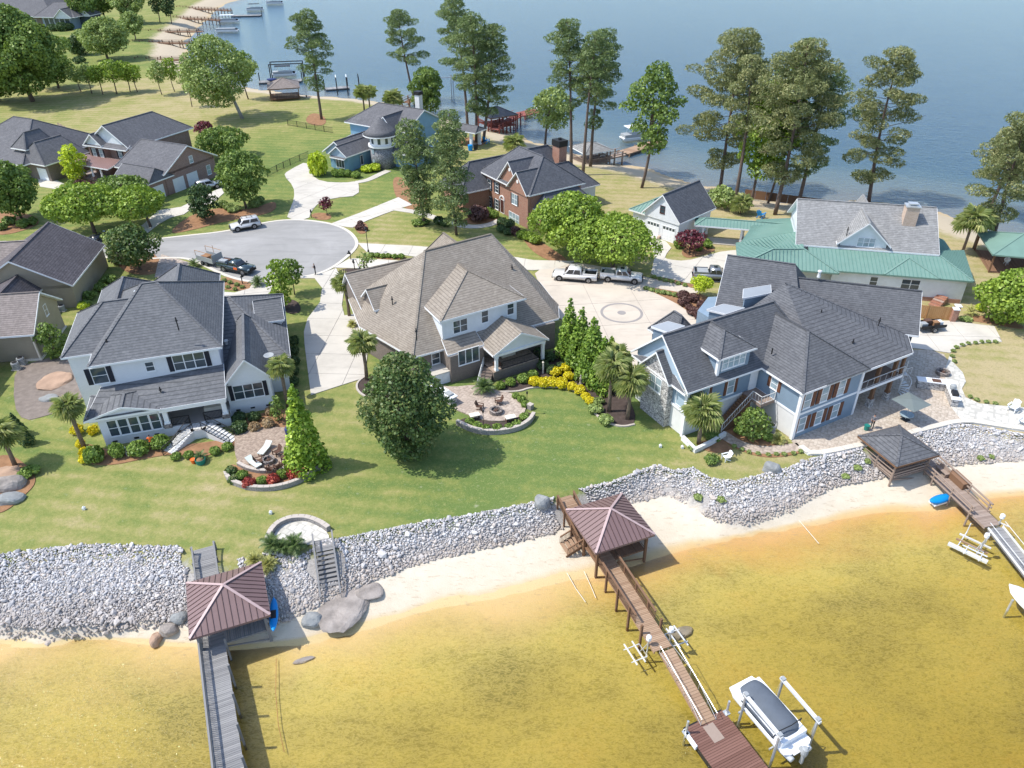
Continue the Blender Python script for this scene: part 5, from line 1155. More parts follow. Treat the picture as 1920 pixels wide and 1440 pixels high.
def pine(name, label, bx, by, tx, ty, hw, cb, leaf='pine', group=None, nb=34, lower=0, dens=8.5, cone=False, trunkr=.36):
    """tall pine: bare trunk, ragged plates of needle tufts near the top"""
    rng, rs = newrng(); b = gt(bx, by); s = mscale(b); R = hw/s; Ht = top_z(b, ty)-b.z
    tp = g(tx, ty, b.z+Ht); lean = Vector((tp.x-b.x, (tp.y-b.y)*.3, 0))
    lean.x = max(-5, min(5, lean.x)); lean.y = max(-2, min(2, lean.y))
    root = empty(name, b, 0, label, 'tree', group); mb = MB(); bend = Vector((rng.uniform(-.5,.5), rng.uniform(-.5,.5), 0))
    ax = lambda f: Vector((lean.x*f+bend.x*math.sin(f*3.1), lean.y*f+bend.y*math.sin(f*3.1), Ht*f))
    mb.tube([ax(i/12)+Vector((0,0,-.3 if i == 0 else 0)) for i in range(13)], [trunkr*(1-.8*i/12) for i in range(13)], 9)
    blobs = []
    for i in range(nb+lower):
        f = cb+.05+(.95-cb)*((i+.5)/nb)**.9 if i < nb else rng.uniform(cb*.72, cb)
        f = min(f, .985); t_ = (f-cb)/(1-cb)
        prof = (1.0-t_)*1.0+.08 if cone else (math.sin(math.pi*min(1,max(.0,t_*.78+.20)))**.8)
        L = R*prof*rng.uniform(.55,1.1)*(.6 if i >= nb else 1); ph = i*2.39996+rng.uniform(-.5,.5)
        st = ax(f); d_ = Vector((math.cos(ph), math.sin(ph), rng.uniform(.02,.4) if t_ > .3 else rng.uniform(-.2,.15))); en = st+d_*L
        limb(mb, st, en, .075*(1-t_*.6), .025, rng, .08, 3, 5)
        for k in range(3 if L > 1.2 else 2):
            c_ = st+d_*L*rng.uniform(.42,1.0)+Vector((rng.uniform(-.4,.4), rng.uniform(-.4,.4), rng.uniform(.0,.35)))
            r_ = rng.uniform(.6,1.1)*(.78+R*.095); blobs.append((c_.x,c_.y,c_.z,r_*1.15,r_*1.15,r_*.62))
    e = ax(1); blobs.append((e.x,e.y,e.z-.5,.8,.8,.7))
    V, F, rn = cloud(rs, blobs, dens*1.9, .32, .30, .95, 1.0, .5)
    link('crown', np_mesh('crown', V, F, [LF[leaf]], rn), root); mb.build('trunk', M['bark'], root, True); return root
def cone_tree(name, label, bx, by, ty, hw, leaf, group=None, size=.24, dens=16, tx=None):
    rng, rs = newrng(); b = gt(bx, by); s = mscale(b); R = hw/s; Ht = top_z(b, ty)-b.z; root = empty(name, b, 0, label, 'tree', group)
    blobs = []; n = 46
    for i in range(n):
        f = ((i+.5)/n)**1.15; z = .25+f*(Ht-.5); r = R*(1-f)**.72*rng.uniform(.62,.8); ph = i*2.39996; q = R*(.36*(1-f)+.09)*rng.uniform(.85,1.2)
        blobs.append((r*math.cos(ph), r*math.sin(ph), z, q, q, q*1.5))
    blobs.append((0,0,Ht*.4,R*.6,R*.6,Ht*.4))
    V, F, rn = cloud(rs, blobs, dens*2.0, size*.7, 1.4, .6); link('crown', np_mesh('crown', V, F, [LF[leaf]], rn), root)
    MB().tube([(0,0,-.2),(0,0,Ht*.8)], [R*.07,.03], 7).build('trunk', M['bark'], root, True); return root
def frond_mesh(rng, leaf, L=1.0, blades=13, droop=.55, fan=True):
    """one fan (or feather) frond pointing along +x from the origin"""
    mb = MB(); 
    if fan:
        pl = L*.5; mb.beam((0,0,0), (pl,0,.05), .04, .03)
        for i in range(blades):
            a = (i/(blades-1)-.5)*3.6; bl = L*.72*(1-.18*abs(a)/1.8); d_ = Vector((math.cos(a), math.sin(a), 0)); sd = Vector((-d_.y, d_.x, 0))*.055
            p0 = Vector((pl,0,.05)); p1 = p0+d_*bl*.6+Vector((0,0,.06)); p2 = p0+d_*bl+Vector((0,0,-droop*bl*.5))
            mb.add([p0, p1-sd, p2, p1+sd], [(0,1,2),(0,2,3)])
    else:
        n = 16; mb.tube([(L*t_, 0, .35*L*math.sin(t_*2.2)-.1*t_) for t_ in (0,.33,.66,1)], .015, 4)
        for i in range(2, n):
            t_ = i/n; z = .35*L*math.sin(t_*2.2)-.1*t_; w = L*.34*math.sin(math.pi*min(1,t_*.9+.12))
            for sg in (-1,1): mb.add([(L*t_-.03,0,z),(L*t_+.03,0,z),(L*t_+w*.5,sg*w,z-.08)], [(0,1,2)])
    me = bpy.data.meshes.new('frond'); me.from_pydata(mb.v, [], mb.f); me.materials.append(LF[leaf]); a = me.attributes.new('rnd','FLOAT','FACE'); a.data.foreach_set('value', [rng.uniform(.15,.9) for _ in mb.f]); return me
_r0 = random.Random(3)
FANS = [frond_mesh(_r0, 'palm', 1.0, 13, _r0.uniform(.3,.8)) for _ in range(4)]; SAGO = [frond_mesh(_r0, 'palmd', 1.0, fan=False) for _ in range(3)]; GRASSY = [frond_mesh(_r0, 'grassy', 1.0, fan=False) for _ in range(2)]
def palm(label, bx, by, ty, rad, group=None, n=34, name='palm', meshes=None, trunk=True, ht=None, b=None):
    rng, rs = newrng(); b = b or gt(bx, by); Ht = ht if ht is not None else max(.4, top_z(b, ty)-b.z-rad*.5); root = empty(name, b, rng.uniform(0,6), label, 'palm' if trunk else 'shrub', group)
    if trunk:
        MB().tube([(0,0,-.2),(.05,.03,Ht*.4),(0,.04,Ht*.8),(0,0,Ht)], [.24,.19,.19,.25], 10).build('trunk', M['palmbark'], root, True)
    else: MB().lathe([(.18,0),(.2,Ht*.7),(.05,Ht)], (0,0,0), 8).build('stem', M['palmbark'], root)
    for i in range(n):
        o = link('frond', rng.choice(meshes or FANS), root); el = math.asin(max(-1, min(1, -.55+1.5*(i+.5)/n))); o.location = (0,0,Ht)
        o.rotation_euler = (rng.uniform(-.3,.3), -el, i*2.39996); k = rad*.88*rng.uniform(.8,1.12); o.scale = (k,k,k)
    return root
# clipped and loose shrubs: a few meshes per kind of leaf, scaled copies
SH = {}
def shrub_mesh(leaf, loose):
    key = (leaf, loose)
    if key not in SH:
        SH[key] = []
        for k in range(2):
            rng, rs = newrng(); bl = []
            n = 9 if loose else 14
            for i in range(n):
                f = (i+.5)/n; ph = i*2.39996; zf = 1-1.5*f; rad = math.sqrt(max(0,1-zf*zf)); kk = rng.uniform(.5,.72) if loose else .62
                r_ = (rng.uniform(.32,.5) if loose else .42); bl.append((math.cos(ph)*rad*kk, math.sin(ph)*rad*kk, .52+zf*.42*(.95 if loose else .85), r_, r_, r_*.8))
            bl.append((0,0,.45,.6,.6,.42))
            V, F, rn = cloud(rs, bl, 105 if not loose else 75, .15 if not loose else .19, 1.0, .6); V = V*np.array([.92,.92,.92]); V[:,2] = np.maximum(V[:,2], -.02)
            SH[key].append(np_mesh('foliage', V, F, [LF[leaf]], rn))
    return SH[key]
def shrub(label, px, py, r, h, leaf, group=None, loose=False, name='shrub', b=None):
    rng, rs = newrng(); b = b or gt(px, py); o = link(name, rng.choice(shrub_mesh(leaf, loose))); o.location = (b.x, b.y, b.z); o.scale = (r, r*rng.uniform(.9,1.1), h*1.02); o.rotation_euler = (0,0,rng.uniform(0,6.28))
    return tag(o, label, 'shrub', group)
def row(pat, leaf, items, loose=False, group=None, name='shrub'):
    for i, (px, py, r, h) in enumerate(items): shrub(pat.format(ORD[i]), px, py, r, h, leaf, group, loose, name)

# pines
G1 = 'tall pines along the far shore'
PT = 'tall pine '
pine('pine_tree', PT+'standing alone on the lawn left of the light blue house', 603,224,575,24,42,.40,'pine',G1,38,6)
pine('pine_tree', 'slim tall pine behind the light blue turret house', 778,192,745,22,40,.38,'pine',G1,32)
pine('pine_tree', 'tallest pine of the clump right of the turret house, crown cut by the photo top', 877,240,848,-4,44,.42,'pine',G1,36,4)
pine('pine_tree', 'middle pine of the clump right of the turret house', 893,266,882,30,48,.36,'pine',G1,40,8)
pine('pine_tree', 'right hand pine of the clump right of the turret house', 906,266,925,48,40,.30,'pine',G1,38,6)
pine('pine_tree', 'left pine of three behind the brick chimney', 1071,314,1065,40,40,.50,'pine',G1,36,3)
pine('pine_tree', 'leaning middle pine of three behind the brick chimney', 1093,328,1118,66,36,.52,'pine',G1,32)
pine('pine_tree', 'right pine of three behind the brick chimney', 1107,312,1135,60,40,.42,'pine',G1,36,6)
pine('pine_tree', 'broad pine with long low left branches behind the garage', 1350,357,1395,62,84,.26,'pineb',G1,52,6)
pine('pine_tree', 'thin pine trunk between the broad pine and the bright green tree', 1377,384,1410,110,40,.46,'pineb',G1,26)
pine('pine_tree', 'massive bushy pine left of the green roof house gable', 1453,402,1515,82,80,.30,'pineb',G1,56,8)
pine('pine_tree', 'dark pine close behind the green roof house ridge', 1494,396,1560,130,52,.36,'pine',G1,36,6)
pine('pine_tree', 'open grown leaning pine with pale upper trunk behind the green roof house', 1629,378,1690,95,72,.22,'pineb',G1,46,6)
pine('pine_tree', 'pine at the right edge leaning over the green gazebo', 1856,465,1925,222,62,.36,'pineb',G1,38,4)
pine('pine_tree', 'slender pine just behind the fan palms at the right', 1848,406,1905,250,46,.40,'pineb',G1,28)
pine('pine_tree', 'dense young pine left of the red brick house', 795,422,764,232,42,.16,'pine','pines in the front lawn of the brick house',44,4,8.0,False,.24)
pine('pine_tree', 'second young pine touching the red brick house', 856,440,842,212,40,.14,'pine','pines in the front lawn of the brick house',46,4,8.0,False,.24)
# broadleaf trees
broadleaf('sycamore_tree','airy yellow green tree with white leaning trunk on the dry lawn',455,222,66,66,'olive',.14,.45,5.5,cx=420,bark='palebark',K=34,gap=.3)
broadleaf('shade_tree','slender pale green tree between the chimney pines and the broad pine',1203,352,118,54,'mid',.28,.42,5.5,cx=1212,K=26,gap=.2)
broadleaf('shade_tree','small yellow green tree on the shore left of the brick chimney',1022,274,165,46,'olive',.28,.40,5.5,cx=1035,K=20,gap=.2)
broadleaf('shade_tree','dense green cone shaped tree behind the turret house chimney',803,212,128,36,'mid',.05,.42,8,K=24,tall=1.1)
broadleaf('shade_tree','bright green tree between the pines right of the garage',1407,384,150,56,'bright',.22,.42,6.5,K=30,cx=1420,gap=.1)
broadleaf('shade_tree','green tree leaning toward the broad pine behind the garage',1440,380,70,46,'mid',.34,.42,6,K=24,cx=1455,gap=.1)
broadleaf('crape_myrtle','large round bronze tipped tree on the lawn before the taupe house',770,850,672,80,'crape',.02,.25,16,cx=766,K=50,trunks=3,tall=1.1,gap=.12)
broadleaf('shade_tree','left of the two big round trees by the white pickups',1070,478,366,70,'bright',.18,.36,9,cx=1066,K=34)
broadleaf('shade_tree','right of the two big round trees, behind the white pickups',1148,507,408,79,'bright',.22,.34,9.5,cx=1146,K=38)
broadleaf('shade_tree','rounded green tree right of the brick garage doors',462,390,280,46,'mid',.14,.36,9,K=30)
broadleaf('shade_tree','wide green tree behind the brick garage gable',430,298,240,46,'mid',.2,.38,8,cx=424,K=28)
broadleaf('magnolia_tree','dark glossy magnolia beside the brick house driveway',386,412,345,31,'dark',.04,.36,9,K=22)
broadleaf('shade_tree','left of three spreading trees in front of the copper porch',178,436,352,68,'bright',.3,.36,9,cx=172,K=30)
broadleaf('shade_tree','rear of three spreading trees in front of the copper porch',240,392,330,50,'mid',.35,.36,8.5,K=24)
broadleaf('shade_tree','right of three spreading trees in front of the copper porch',283,426,355,54,'bright',.3,.36,9,cx=265,K=28)
broadleaf('shade_tree','large round tree at the left edge before the dark brick house',42,412,303,50,'mid',.1,.38,9,cx=38,K=32)
broadleaf('shade_tree','tree with bronze crown beside the brown violet roof',264,506,424,47,'crape',.12,.33,11,cx=258,K=28)
broadleaf('shade_tree','pale shrubby tree left of the bronze crowned tree',222,475,432,24,'olive',.1,.33,9,K=16)
broadleaf('shade_tree','bright young tree by the white house drive',535,580,490,27,'bright',.1,.33,8,cx=532,K=22,tall=1.15)
broadleaf('shade_tree','dark leaved tree just behind the bright young tree',552,552,486,22,'mid',.25,.33,9,K=16)
broadleaf('shade_tree','yellow green tree between the dark brick house and copper porch',146,338,273,24,'lime',.05,.36,7,K=18,tall=1.1)
broadleaf('shade_tree','huge green tree in the top left corner',62,190,12,80,'mid',.1,.6,4.5,cx=55,K=44)
broadleaf('shade_tree','broad tree right of the huge corner tree',110,165,100,40,'mid',.15,.5,5,K=24)
broadleaf('shade_tree','tree at the left edge below the huge corner tree',0,190,115,40,'mid',.05,.5,5,K=22)
broadleaf('shade_tree','spreading grey green tree on the far lawn by the docks',203,112,32,46,'olive',.12,.55,4.5,cx=205,K=30)
broadleaf('cedar_tree','dark rounded cedar on the far lawn',155,103,62,20,'dark',.02,.5,6,K=18)
rngT = random.Random(5)
for i, (x, y, ty, hw, lf) in enumerate([(152,172,125,18,'olive'),(172,175,118,18,'olive'),(193,177,118,20,'bright'),(219,176,112,24,'bright'),(244,172,112,20,'bright'),(258,172,120,18,'bright'),(304,178,112,17,'olive'),(328,172,108,16,'bright'),(360,200,115,16,'olive'),(466,186,95,24,'mid')]):
    broadleaf('sapling', '{} slender tree from the left in the row along the far beach'.format(ORD[i]), x, y, ty, hw, lf, .32, .42, 4.5, 'slender trees along the far beach', K=14, gap=.1)
for x, y, ty, hw, lf, lab in [(165,50,-30,30,'mid','leafy tree behind the top left house'),(200,42,-40,34,'mid','tall leafy tree at the photo top right of the house'),(245,45,-25,30,'olive','grey green tree at the photo top near the docks'),(255,75,20,22,'olive','small grey green tree by the far dock shelter'),(300,42,-45,18,'dark','dark tree trunk clump at the photo top by the docks'),(322,45,-30,16,'dark','second dark tree by the far docks'),(175,62,38,14,'mid','round bush tree beside the screened porch')]:
    broadleaf('far_tree', lab, x, y, ty, hw, lf, .2, .6, 4, K=20)
broadleaf('shade_tree','big leafy bush tree at the right edge by the fence',1885,603,512,62,'bright',.02,.33,10,cx=1884,K=34)
broadleaf('shade_tree','broad evergreen beside the stair of the blue house',1408,822,768,32,'mid',.05,.24,14,K=22)
broadleaf('plum_tree','purple leaved tree in the island before the detached garage',1292,474,432,24,'purple',.2,.3,8,K=18)
broadleaf('plum_tree','small purple leaved tree by the turret house driveway',613,402,369,14,'purple',.25,.3,8,K=12)
broadleaf('plum_tree','purple leaved tree behind the gabled brick house',386,257,228,19,'purple',.1,.4,6,K=14)
broadleaf('lollipop_tree','clipped bright yellow ball tree at the court bed',1312,556,518,20,'lime',.3,.22,20,K=24)
broadleaf('magnolia_tree','open grey green magnolia by the mailbox drive',690,516,474,18,'olive',.35,.33,4,K=12,gap=.3,trunks=3)
broadleaf('shade_tree','leafy evergreen between the tan and white houses',108,672,606,26,'mid',.0,.28,12,K=22)
broadleaf('shade_tree','dark shrubby tree beside the white house east wall',524,788,742,14,'mid',.0,.22,14,K=12)
broadleaf('shade_tree','palmetto mixed thicket right of the garage back',1352,388,350,26,'olive',.0,.36,8,K=18)
cone_tree('cypress_tree','tall bright conical cypress beside the tan patio',578,878,718,36,'cyp')
AR = 'row of conical evergreens beside the court'
for i, (x, y, ty, hw) in enumerate([(1066,672,556,23),(1087,690,575,26),(1108,712,592,28),(1128,728,628,26),(1142,705,628,20)]):
    cone_tree('arborvitae', '{} conical evergreen from the taupe house in the row beside the court'.format(ORD[i]), x, y, ty, hw*1.05, 'arb', AR, .24, 16)
for i, (x, y, ty, hw) in enumerate([(38,815,772,13),(52,832,782,12)]):
    cone_tree('juniper', '{} dark upright evergreen by the lower tan house'.format(['left','right'][i]), x, y, ty, hw, 'dark', None, .2, 18)
# palms
palm('fan palm at the corner of the taupe house drive', 688,712,632,1.75); palm('shaggy fan palm by the taupe house front drive', 655,592,520,1.7); palm('fan palm leaning beside the white house east wall', 541,762,676,1.5,n=26)
palm('fan palm beside the golden shrubs at the white house corner', 160,842,752,1.6); palm('broad fan palm by the boulders at the left edge', 28,872,800,1.9)
palm('left palm of the pair below the stone gable', 1142,772,672,2.0,n=38); palm('right palm of the pair below the stone gable', 1176,786,700,2.0,n=38); palm('short palm behind the pair below the stone gable', 1152,735,655,1.7,n=30)
palm('fan palm in the white planter before the blue house', 1310,832,757,2.1,n=40); palm('left fan palm right of the green roof house', 1803,476,398,2.6,n=42); palm('right fan palm right of the green roof house', 1826,466,400,2.2,n=34)
palm('left slim palm by the far beach', 683,207,165,2.4); palm('right slim palm by the far beach', 694,208,165,2.4); palm('palm behind the turret house roof', 738,205,175,2.8); palm('low palm behind the brick house roof', 964,290,258,2.4); palm('fan palm in the thicket behind the covered walk', 1388,400,372,2.0)
palm('large sago palm on the taupe house patio', 908,737,0,1.5,n=34,name='sago_palm',meshes=SAGO,trunk=False,ht=.7)
for i, (x, y, r) in enumerate([(512,1030,1.3),(530,1033,1.0),(553,1030,1.4)]): palm('{} sago palm from the left above the stone bank'.format(ORD[i]), x, y, 0, r, 'sago palms on the landing', 26, 'sago_palm', SAGO, False, .45)
palm('sago palm in the white house front bed', 484,535,0,1.4,n=28,name='sago_palm',meshes=SAGO,trunk=False,ht=.4); palm('sago like plant beside the white house stair', 377,862,0,.9,n=22,name='sago_palm',meshes=SAGO,trunk=False,ht=.3)
palm('grassy cycad by the white house drive edge', 365,500,0,1.2,n=22,name='sago_palm',meshes=SAGO,trunk=False,ht=.3); palm('spiky palm by the cedar fence', 1818,590,0,1.2,n=20,name='sago_palm',meshes=GRASSY,trunk=False,ht=.4)
for i, (x, y, r) in enumerate([(478,1055,1.0),(503,1064,1.1)]): palm('{} golden grass clump by the landing'.format(['left','right'][i]), x, y, 0, r, 'golden grass clumps', 40, 'grass_clump', GRASSY, False, .15)
palm('tan ornamental grass by the air conditioner of the blue house', 1457,828,0,1.0,n=46,name='grass_clump',meshes=GRASSY,trunk=False,ht=.15); palm('fountain grass at the taupe house front corner', 661,612,0,.9,n=36,name='grass_clump',meshes=GRASSY,trunk=False,ht=.15)
# shrubs
row('{} clipped green shrub from the left along the white house sunroom','lawnshrub',[(180,865,1.0,1.55),(222,855,.9,1.35),(262,850,1.1,1.2),(303,838,1.0,1.2)])
row('{} golden shrub from the top at the white house corner','yellow',[(147,812,.75,.9),(176,812,.6,.8),(152,838,.55,.7),(158,852,.55,.7),(163,866,.7,.8)],True)
row('{} low green mound from the left below the porch stairs','lawnshrub',[(331,860,.55,.6),(355,857,.55,.6),(404,850,.62,.65),(427,842,.62,.65)])
row('{} dark round shrub from the left below the east gable of the white house','dark',[(449,790,.8,.95),(451,810,.95,1.1),(478,788,.75,.9)])
row('{} tan round shrub from the left below the east gable of the white house','rust',[(479,808,.7,.95),(504,801,.75,1.0),(508,776,.6,.8)])
row('{} dark shrub from the front along the white house drive wall','dark',[(551,745,.7,1.0),(551,722,.7,1.0),(552,702,.7,1.0),(553,683,.7,1.0),(553,664,.7,1.0),(553,645,.7,1.0)])
row('{} red leaved shrub from the left on the curved terrace','red',[(468,912,.75,.8),(513,906,.75,.85),(555,896,.85,1.0)],True)
row('{} green shrub from the left on the curved terrace','lawnshrub',[(455,896,.65,.7),(492,906,.6,.65),(530,894,.6,.75)])
row('{} mixed bronze shrub from the top at the west end of the terrace','crape',[(434,888,.65,.7),(438,903,.6,.6)],True)
row('{} golden mound from the left in the bed by the conical evergreens','yellow',[(1003,722,.75,.95),(1020,724,.8,1.0),(1034,724,.8,1.0),(1052,726,.85,1.05),(1042,703,.8,.9),(1060,695,.75,.85),(1066,711,.7,.85),(1072,730,.65,.8),(1087,737,.7,.85),(1098,748,.6,.7),(1106,756,.6,.7)])
row('{} olive mound from the top in the curved bed by the palms','olive',[(1117,772,.95,.85),(1136,793,.95,.9),(1122,757,.7,.7)],True)
row('{} green ball from the left below the taupe porch','lawnshrub',[(939,728,.6,.75),(957,722,.65,.8),(980,716,.75,.9),(999,708,.7,.85)])
row('{} dark green ball from the left in the shade beside the taupe porch','dark',[(1018,692,.8,1.0),(1035,700,.75,.9),(1052,692,.7,.8),(1012,668,.8,1.0),(1030,676,.8,1.0)])
row('{} small green ball from the left along the seat wall','lawnshrub',[(881,796,.6,.65),(895,803,.6,.65),(911,808,.6,.65),(932,808,.65,.7),(955,806,.6,.65),(969,800,.6,.65),(983,786,.6,.65)])
row('{} green ball from the top between patio and lawn','lawnshrub',[(967,746,.5,.6),(978,753,.55,.65),(985,762,.5,.55)])
row('{} plum coloured ball from the top left in the court bed','plum',[(1280,560,.9,1.05),(1299,565,.85,1.0),(1281,572,.9,1.05),(1291,580,.55,.65),(1316,578,.85,1.0),(1299,590,.85,1.0),(1312,597,.95,1.1)])
row('{} low green tuft from the left edging the court bed','olive',[(1212,543,.5,.45),(1222,546,.5,.45),(1233,549,.5,.45),(1243,551,.55,.5),(1254,553,.5,.45),(1264,555,.5,.45),(1273,557,.5,.45)],True)
row('{} small tuft from the left in the strip by the grey pickup','olive',[(1227,522,.45,.45),(1237,525,.45,.45),(1248,528,.45,.45),(1259,530,.45,.45),(1271,534,.45,.45),(1284,537,.45,.45)],True)
row('{} green shrub from the left under the purple tree by the garage','lawnshrub',[(1271,464,.95,1.0),(1324,463,1.0,1.1),(1308,470,.8,.8)],True)
row('{} round shrub from the left under the blue house stair','lawnshrub',[(1387,812,.7,.8),(1438,824,.65,.75)],False); shrub('leafy green plant on the lawn beside the white chair', 1333,866,.8,.7,'mid',None,True)
row('{} dot of liriope from the left along the curved garden path','olive',[(1377,838,.3,.28),(1391,844,.3,.28),(1404,849,.3,.28),(1421,852,.3,.28),(1440,854,.3,.28),(1455,853,.3,.28),(1470,853,.3,.28),(1487,851,.3,.28),(1501,848,.3,.28)],True)
row('{} dot of liriope from the top around the straw coloured lawn','olive',[(1866,642,.32,.3),(1853,642,.32,.3),(1840,642,.32,.3),(1828,644,.32,.3),(1815,645,.32,.3),(1804,648,.32,.3),(1793,652,.32,.3),(1787,659,.32,.3),(1785,669,.32,.3),(1789,679,.32,.3),(1818,745,.32,.3),(1831,751,.32,.3),(1848,755,.32,.3),(1865,758,.32,.3)],True)
row('{} green ball from the left before the turret house garage','lawnshrub',[(630,331,.95,1.4),(642,331,.95,1.4),(653,331,.9,1.2),(668,333,1.0,1.1)])
row('{} spreading lime shrub from the left at the turret foot','lime',[(688,322,1.4,1.1),(702,320,1.5,1.2),(718,314,1.5,1.2)],True)
shrub('large round yellow green shrub at the turret house garage corner', 598,328,2.25,4.0,'lime')
row('{} dark shrub from the left along the red brick house front','dark',[(823,420,1.0,1.2),(835,424,1.0,1.2),(942,424,1.1,1.3),(955,426,1.0,1.2),(940,434,.9,1.0),(953,440,.9,1.0)])
shrub('big plum coloured shrub by the red brick house', 897,412,2.0,2.2,'plum'); shrub('plum shrub at the corner of the red brick house window', 966,440,1.0,1.2,'plum'); row('{} small green shrub from the left by the arched door','lawnshrub',[(917,402,.9,1.1),(926,408,.9,1.1)])
row('{} part of the pale hedge from the left beside the big round trees','bright',[(980,446,1.1,1.2),(992,450,1.1,1.2),(1004,456,1.1,1.2)])
row('{} low shrub from the left along the shared lane','lawnshrub',[(698,482,.6,.6),(708,482,.6,.6),(718,483,.6,.6),(729,483,.6,.6),(740,484,.6,.6),(752,484,.6,.6)],True)
row('{} grass tuft from the left in the white house front bed','olive',[(421,528,.45,.45),(432,532,.45,.45),(445,536,.45,.45),(455,540,.4,.4),(428,540,.4,.4),(441,544,.4,.4)],True)
row('{} plum shrub from the left near the pebble drive','plum',[(222,494,1.1,1.3),(237,494,1.0,1.2)])
row('{} pale round shrub from the left under the tree by the brick driveway','olive',[(418,388,1.0,1.1),(430,392,1.1,1.0),(436,398,.9,.8),(478,388,1.1,1.2),(488,380,1.0,1.1),(445,395,.9,.8)])
row('{} plum shrub from the left below the copper porch','plum',[(152,350,1.2,1.2),(167,352,1.2,1.2),(180,355,1.2,1.2)])
row('{} green shrub from the left below the copper porch','lawnshrub',[(136,350,1.2,1.1),(133,358,1.2,1.0),(150,362,1.3,1.0)],True)
row('{} shrub from the left below the left edge tree','mid',[(20,420,1.2,1.2),(45,425,1.2,1.2),(62,420,1.1,1.1),(8,430,1.0,1.0)],True)
row('{} dark bush from the left beside the screened porch','dark',[(100,58,2.2,2.4),(118,58,2.4,3.0),(132,56,2.2,2.4),(145,100,2.4,2.0),(150,118,2.2,1.8)])
row('{} green shrub from the left beside the tan gabled house','mid',[(170,560,1.1,1.0),(190,545,1.1,1.0),(205,530,1.1,1.0),(160,575,.9,.8)],True); shrub('small lime shrub at the foot of the tan gabled house', 158,578,.8,.8,'lime')
shrub('yellow shrub in front of the bush at the right edge', 1836,582,.75,.8,'lime'); shrub('low green plant beside the parking pad', 1810,600,.9,.4,'olive',None,True); shrub('orange toned shrub patch behind the palms of the stone gable', 1168,712,.8,.9,'red',None,True)
row('{} weed tuft from the left on the stone bank','olive',[(1309,935,.5,.4),(1352,940,.5,.4),(1608,880,.5,.4),(1626,868,.4,.4),(1838,862,.4,.4),(1858,858,.35,.3),(1585,895,.5,.3)],True)
row('{} small shrub from the left by the street lamp bed','plum',[(675,430,.9,.8),(684,432,.6,.6),(676,422,.6,.7)])
shrub('juniper at the foot of the left lawn pine', 788,420,1.6,.8,'mid',None,True); shrub('low plant at the foot of the left edge palm', 55,890,1.0,.7,'lawnshrub',None,True); shrub('green plant in the white planter', 1338,822,.9,.5,'mid',None,True); shrub('weedy plant by the planter wall', 1298,842,.5,.4,'olive',None,True)
# ------------------------------------------------------------------ piers, gazebos, boats
class Frame:
    """local frame on the ground plan: x along ang, y to its left"""
    def __init__(s, name, o, ang, label, cat, group=None, z=0.0):
        s.root = empty(name, (o[0], o[1], z), math.radians(ang), label, cat, group); s.o = Vector((o[0], o[1])); s.z = z
        a = math.radians(ang); s.X = Vector((math.cos(a), math.sin(a))); s.Y = Vector((-s.X.y, s.X.x))
    def to(s, w): d = Vector((w[0], w[1]))-s.o; return d.dot(s.X), d.dot(s.Y)
    def wz(s, x, y): p = s.o+s.X*x+s.Y*y; return H0(p.x, p.y)-s.z
def build_rnd(mb, name, mat, parent, per=6, seed=1):
    rng = random.Random(seed+len(mb.f)); o = mb.build(name, mat, parent); n = len(mb.f); a = o.data.attributes.new('rnd', 'FLOAT', 'FACE')
    vals = []
    for i in range(0, n, per): vals += [rng.random()]*min(per, n-i)
    a.data.foreach_set('value', vals); return o
def deck(fr, a, b, w, mat, name='deck_boards', bw=.15, gap=.018, th=.05, parent=None):
    """boards laid across a walk from a to b (local x,y,z)"""
    a, b = Vector(a), Vector(b); d_ = b-a; L = d_.length; d_.normalize(); sd = Vector((-d_.y, d_.x, 0)).normalized()*w/2; n = max(1, int(L/bw)); mb = MB(); rng = random.Random(n)
    for i in range(n):
        p = a+d_*(i*L/n+gap/2); q = a+d_*((i+1)*L/n-gap/2); dz = Vector((0,0,rng.uniform(-.006,.006))); t_ = Vector((0,0,-th))
        mb.add([p-sd+t_+dz,q-sd+t_+dz,q+sd+t_+dz,p+sd+t_+dz,p-sd+dz,q-sd+dz,q+sd+dz,p+sd+dz], [(3,2,1,0),(4,5,6,7),(0,1,5,4),(1,2,6,5),(2,3,7,6),(3,0,4,7)])
    o = build_rnd(mb, name, M[mat], parent or fr.root)
    for sg in (-1,1): MB().beam(a+sd*sg*.94+Vector((0,0,-.16)), b+sd*sg*.94+Vector((0,0,-.16)), .07, .2).build('stringer', M[mat], parent or fr.root)
    return o
def posts_along(fr, a, b, w, mat, step=2.6, top=1.0, r=.08, both=True, first=.5, round_=False, brace=True):
    a, b = Vector(a), Vector(b); d_ = b-a; L = d_.length; d_.normalize(); sd = Vector((-d_.y, d_.x, 0)).normalized()*(w/2+r); t_ = first
    while t_ < L:
        c = a+d_*t_
        for sg in (1,-1):
            p = c+sd*sg; zb = min(fr.wz(p.x, p.y), p.z)-.25
            tp = p.z+(top if (both or sg > 0) else .12)
            (MB().tube([(p.x,p.y,zb),(p.x,p.y,tp)], r, 8) if round_ else MB().box(p.x-r,p.x+r,p.y-r,p.y+r,zb,tp)).build('post', M[mat], fr.root)
        p, q = c+sd, c-sd
        if brace: MB().beam((p.x,p.y,p.z-.95),(q.x,q.y,q.z-.2),.05,.1).build('brace', M[mat], fr.root)
        t_ += step
